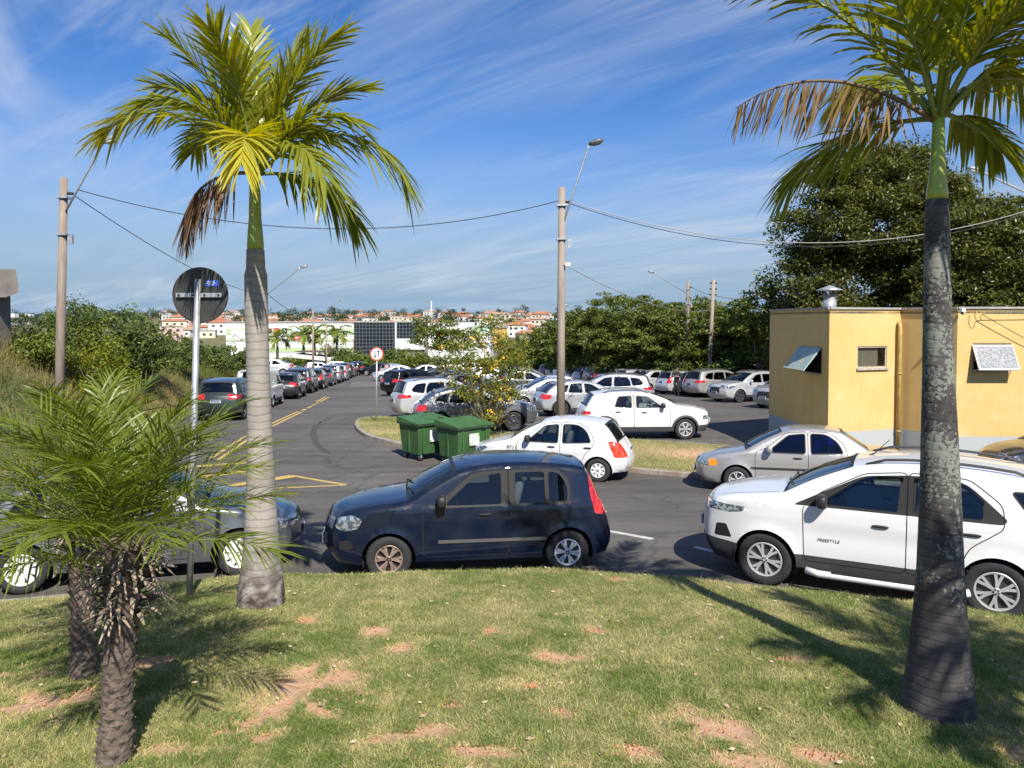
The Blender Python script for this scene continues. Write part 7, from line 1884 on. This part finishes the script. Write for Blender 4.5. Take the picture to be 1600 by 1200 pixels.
sign('red_sign', 428, 437, 512.5, 521, (.62, .02, .03), [(429.5, 435.5, 516, 517.4, W_)])
sign('black_sign', 441.5, 449, 512.5, 520.5, (.015, .015, .02), [(444.5, 446, 514, 519, W_), (443, 447.5, 517, 518, W_)])
sign('pale_blue_sign', 455, 472, 513, 519.5, (.50, .66, .76), [(458, 469, 515.5, 517, W_)])
sign('navy_sign', 441, 451, 523.5, 532, (.03, .04, .13), [(442.5, 449, 526, 529.5, W_)])
sign('light_red_sign', 456.5, 468, 524.5, 531, (.70, .10, .10), [(459, 465.5, 527, 528.6, W_)])
sign('dark_green_sign', 515, 524, 515, 522, (.02, .035, .02), [(516.5, 522.5, 517.8, 519.2, (.4, .5, .3))])
# big white logo panel with a swooping leaf outline
lg_ = MB(); pts = [(361, 516), (372, 515.5), (383, 516), (383, 530), (374, 532), (367, 530), (362, 522)]
for d in (-.25, -.05): lg_.v += [(mx(a), DM + d, mz(b)) for a, b in pts]
n_ = len(pts); lg_.f.append(tuple(range(n_)))
for k in range(n_): lg_.f.append((k, (k + 1) % n_, n_ + (k + 1) % n_, n_ + k))
lp_ = lg_.build('logo_panel', mat('logo_white', (.80, .81, .80), .6), mall)
MB().tube([(mx(365 + 1.6 * k), DM - .3, mz(525 - 3.4 * math.sin(k * .62) + .2 * k)) for k in range(11)], .14, 5).build('sign_mark', mat('logo_grey', (.42, .50, .50), .6), lp_)
# red frame structure at the entrance
fr_ = MB()
for k in range(4): MB().box((mx(414 + 3.2 * k), DM - 8, (mz(537) + GZM) / 2), (.35, .35, mz(537) - GZM)).build('red_post', mat('red_steel', (.22, .015, .02), .6), mall)
for zz_ in (538, 546, 555): MB().box((mx(419), DM - 8, mz(zz_)), (mx(425) - mx(413), .4, .5)).build('red_beam', MATS['red_steel'], mall)
# glass block
gb = thing('glass_block', 'dark gridded glass facade of the shopping centre', 'building', (0, 0, 0))
M_CURW = mat('dark_curtain_wall', (.008, .011, .017), .22, color2=(.018, .024, .034), vscale=.25, detail=3, spec=.3)
M_MUL = mat('mullion', (.12, .14, .155), .5)
x0, x1, x2 = mx(553.5), mx(619), mx(664)
MB().box(((x0 + x2) / 2, DM + 18, (mz(503) + GZM - 3) / 2), (x2 - x0, 36, mz(503) - GZM + 3)).build('core', M_CONC, gb)
MB().box(((x0 + x1) / 2, DM - .15, (mz(503.5) + GZM) / 2), (x1 - x0 - .1, .3, mz(503.5) - GZM)).build('glazing', M_CURW, gb)
MB().box(((x1 + x2) / 2, DM - .15, (mz(503.5) + mz(529)) / 2), (x2 - x1, .3, mz(503.5) - mz(529))).build('glazing', M_CURW, gb)
MB().box(((x1 + x2) / 2, DM - .3, (mz(529) + mz(546)) / 2), (x2 - x1, .6, mz(529) - mz(546))).build('white_band', M_MW, gb)
for px in np.arange(557, 664, 5.2):
    zb2 = GZM if px < 619 else mz(529)
    MB().box((mx(px), DM - .34, (mz(503.5) + zb2) / 2), (.09, .08, mz(503.5) - zb2)).build('mullion', M_MUL, gb)
for py in np.arange(508, 572, 5.6):
    xe_ = x2 if py < 529 else x1
    MB().box(((x0 + xe_) / 2, DM - .345, mz(py)), (xe_ - x0, .085, .09)).build('transom', M_MUL, gb)
MB().box((x1, DM - .4, (mz(503) + GZM) / 2), (.45, .3, mz(503) - GZM)).build('corner_post', mat('pale_post', (.5, .5, .48), .6), gb)
MB().box(((x0 + x2) / 2, DM + .0, mz(502.6)), (x2 - x0, .9, .35)).build('parapet', M_CAP, gb)
# pale industrial hall to the right
hall = thing('white_hall', 'white hall with a pale green wall behind the flowering shrub', 'building', (0, 0, 0))
MB().box(((mx(664.5) + mx(765)) / 2, DM + 24, (mz(505) + GZM - 3) / 2), (mx(765) - mx(664.5), 36, mz(505) - GZM + 3)).build('wall', M_MW, hall)
MB().box((mx(750), DM + 5.9, (mz(507) + mz(524)) / 2), (mx(765) - mx(735), .2, mz(507) - mz(524))).build('green_panel', mat('mint_cladding', (.42, .60, .48), .7), hall)
# bus shelter
bs = thing('bus_shelter', 'long flat roofed bus shelter with white fascia', 'bus shelter', (0, 0, 0))
DS = 108.0; sx0, sx1 = (458 - 800) / F * DS, (517 - 800) / F * DS; gs = gz(sx0, DS)
zl, zr_ = CAMZ - (553 - 500) / F * DS, CAMZ - (559 - 500) / F * DS
rb = MB(); rb.v += [(sx0, DS, zl), (sx1, DS, zr_), (sx1, DS + 4, zr_), (sx0, DS + 4, zl), (sx0, DS, zl - .55), (sx1, DS, zr_ - .55), (sx1, DS + 4, zr_ - .55), (sx0, DS + 4, zl - .55)]
rb.f += [(0, 1, 2, 3), (7, 6, 5, 4), (4, 5, 1, 0), (5, 6, 2, 1), (6, 7, 3, 2), (7, 4, 0, 3)]; rb.build('roof', mat('shelter_white', (.62, .58, .55), .7), bs)
for f in (.25, .45, .82, .95): MB().box((sx0 + (sx1 - sx0) * f, DS + 2, (gs + zr_ - .55) / 2), (.35, .35, zr_ - .5 - gs)).build('post', M_CONC, bs)
MB().box((sx0 + (sx1 - sx0) * .5, DS + 2, zl - .02 + .3), ((sx1 - sx0) * .96, 3.6, .12)).build('roof_cap', mat('brown_roof', (.12, .07, .06), .7), bs)
# palms in front of the shopping centre
GP = 'palms before the shopping centre'
for i, (px, py, D0, lb) in enumerate([(433, 530, 122, 'palm before the coloured signs of the shopping centre'), (474, 524, 126, 'palm left of the slim far lamp pole'), (491, 522, 130, 'palm right behind the slim far lamp pole'), (526, 523, 124, 'palm left of the dark glass facade')]):
    p = at(px, 500, D0); gz_ = gz(p.x, D0); zc_ = CAMZ - (py - 500) / F * D0; root = thing('royal_palm', lb, 'palm tree', (p.x, D0, gz_), group=GP); H = zc_ - gz_
    link('trunk', MB().tube([(0, 0, -.2), (0, 0, H * .5), (0, 0, H)], [.28, .24, .16], 10).mesh('trunk', TM1, True), root)
    for k in range(11):
        az = k * 34 + i * 13; el = (70, 38, 12)[k % 3]
        palm_frond(root, M_ROYAL, M_RACH, rr=.05, p0=Vector((0, 0, H)), az=az, el=el, length=3.1, droop=1.6, nl=16, ll=1.0, lw=.16, v=.2, lift=.1, grav=.4, seed=700 + i * 20 + k)

# ---- hillside town
M_RT = mat('terracotta_roof', (.36, .13, .065), .9, color2=(.44, .20, .11), vscale=.5)
M_RT2 = mat('pale_tile_roof', (.40, .26, .18), .9, var=.15, vscale=.5)
M_HW = [mat('house_white', (.72, .71, .68), .85), mat('house_cream', (.66, .58, .44), .85), mat('house_pink', (.55, .40, .34), .85), mat('house_ochre', (.70, .44, .12), .85), mat('house_grey', (.48, .48, .47), .85)]
M_WIN = mat('house_window', (.05, .06, .07), .2)
HPROTO = {}
def house_meshes(v):
    if v in HPROTO: return HPROTO[v]
    rg = random.Random(v); w, d, h = rg.uniform(8, 13), rg.uniform(8, 11), rg.choice((3.2, 3.4, 6.2, 6.0))
    wall = MB().box((0, 0, h / 2 - 1.5), (w, d, h + 3)).mesh('wall', None)
    rf_ = MB(); o_ = .5; rh = rg.uniform(1.2, 2.0)
    if v % 4 != 3:
        rf_.v += [(-w / 2 - o_, -d / 2 - o_, h), (w / 2 + o_, -d / 2 - o_, h), (w / 2 + o_, d / 2 + o_, h), (-w / 2 - o_, d / 2 + o_, h), (-w / 2 + (0 if v % 2 else 2), 0, h + rh), (w / 2 - (0 if v % 2 else 2), 0, h + rh)]
        rf_.f += [(0, 1, 5, 4), (2, 3, 4, 5), (1, 2, 5), (3, 0, 4), (3, 2, 1, 0)]
    else: rf_.box((0, 0, h + .15), (w + .5, d + .5, .35))
    wins = []
    for s in range(2 if h > 5 else 1):
        for k in range(3): wins.append(MB().box((-w * .3 + k * w * .3, -d / 2 - .03, 1.5 + s * 2.9), (1.3, .1, 1.1)).mesh('window', M_WIN))
    HPROTO[v] = (wall, rf_.mesh('roof', None), wins); return HPROTO[v]
hr = random.Random(5); placed = []
words_c = {0: 'white', 1: 'cream', 2: 'pinkish', 3: 'ochre', 4: 'grey'}
def place_house(px, D0, ci, lb, v=None, sc=1.0):
    p = at(px, 500, D0); v = hr.randrange(12) if v is None else v; wall, rf_, wins = house_meshes(v)
    z = gz(p.x, D0) + 1.6 * math.sin(p.x * .021 + 1.1) * math.sin(D0 * .013) * min(1, max(0, (D0 - 300) / 200))
    o = thing('house', lb, 'house', (p.x, D0, z), hr.uniform(-.5, .5), 'houses of the hillside town'); o.scale = (sc,) * 3
    a = link('wall', wall, o); b = link('roof', rf_, o)
    if not wall.materials: wall.materials.append(M_HW[0])
    if not rf_.materials: rf_.materials.append(M_RT)
    a.material_slots[0].link = 'OBJECT'; a.material_slots[0].material = M_HW[ci]
    b.material_slots[0].link = 'OBJECT'; b.material_slots[0].material = (M_RT if hr.random() < .7 else M_RT2) if v % 4 != 3 else M_CAP
    for w in wins: link('window', w, a)
    return o
zones = [((262, 356), 30, 'on the far slope beyond the round sign'), ((356, 560), 26, 'on the skyline above the shopping centre'), ((560, 735), 24, 'on the skyline above the glass facade'), ((735, 868), 40, 'on the slope right of the flowering shrub')]
for (a, b), n, where in zones:
    for k in range(n):
        D0 = 330 + 470 * ((k + hr.random()) / n) ** 1.0 if (a, b) in ((262, 356), (735, 868)) else 470 + 380 * ((k + hr.random()) / n)
        ci = hr.choice((0, 0, 0, 1, 1, 2, 4))
        place_house(a + (b - a) * ((k * .618 + .1 * hr.random()) % 1), D0, ci, '%s house %s' % (words_c[ci], where))
place_house(765, 300, 3, 'bright ochre building rising behind the flowering shrub', 3, 1.15)
place_house(815, 420, 3, 'ochre house on the slope right of the shrub', 1, 1.2)
# apartment blocks at the far left
for i, (px, D0, w, h) in enumerate([(17, 520, 11, 15), (42, 560, 11, 16)]):
    p = at(px, 500, D0); z = CAMZ - (522 - 500) / F * D0 - 8
    o = thing('apartment_block', ['white apartment block beside the concrete pillar', 'white apartment block left of the leaning pole'][i], 'building', (p.x, D0, z)); hh = CAMZ + (500 - 498) / F * D0 - z
    MB().box((0, 0, hh / 2), (w, 12, hh)).build('wall', M_HW[0], o); MB().box((0, 0, hh + .4), (w + .6, 12.6, .8)).build('roof', M_CAP, o); MB().box((2, 0, hh + 2), (4, 5, 3)).build('tower', M_HW[0], o)
    for r_ in range(6):
        for c_ in range(4): MB().box((-w * .36 + c_ * w * .24, -6.05, hh - 2 - r_ * 3), (1.4, .1, 1.4)).build('window', M_WIN, o)
# a mast on the skyline
p = at(674, 500, 800); mb = thing('radio_mast', 'thin white radio mast on the skyline', 'mast', (p.x, 800, gz(p.x, 800)))
H_ = CAMZ + (500 - 470) / F * 800 - gz(p.x, 800)
for s_ in (-.6, .6): MB().tube([(s_, 0, 0), (s_ * .5, 0, H_)], [.5, .25], 6).build('leg', M_WHITE, mb)
for k in range(6): MB().box((0, 0, H_ * (k + 1) / 7), (1.6, .4, .3)).build('strut', M_WHITE, mb)
# skyline trees: a far wood that reads as one mass
cs, rs = [], []
hr2 = np.random.default_rng(8)
for k in range(460):
    px = hr2.uniform(-60, 1300); D0 = hr2.uniform(420, 900); p = at(px, 500, D0); z = gz(p.x, D0) + 1.6 * math.sin(p.x * .021 + 1.1) * math.sin(D0 * .013)
    hgt = hr2.uniform(3, 8) if hr2.random() < .8 else hr2.uniform(8, 12)
    for j in range(4): cs.append((p.x + hr2.normal(0, 3.2), D0 + hr2.normal(0, 3), z + hgt * hr2.uniform(.3, 1))); rs.append(hr2.uniform(2, 4))
V, Fc, v = leaf_cloud(cs, rs, 60, 1.15, .75, .5, hr2)
tag(link('skyline_wood', np_mesh('skyline_wood', V, Fc, LEAF['far'], v=v)), 'dark trees scattered along the far skyline', 'trees', kind='stuff')
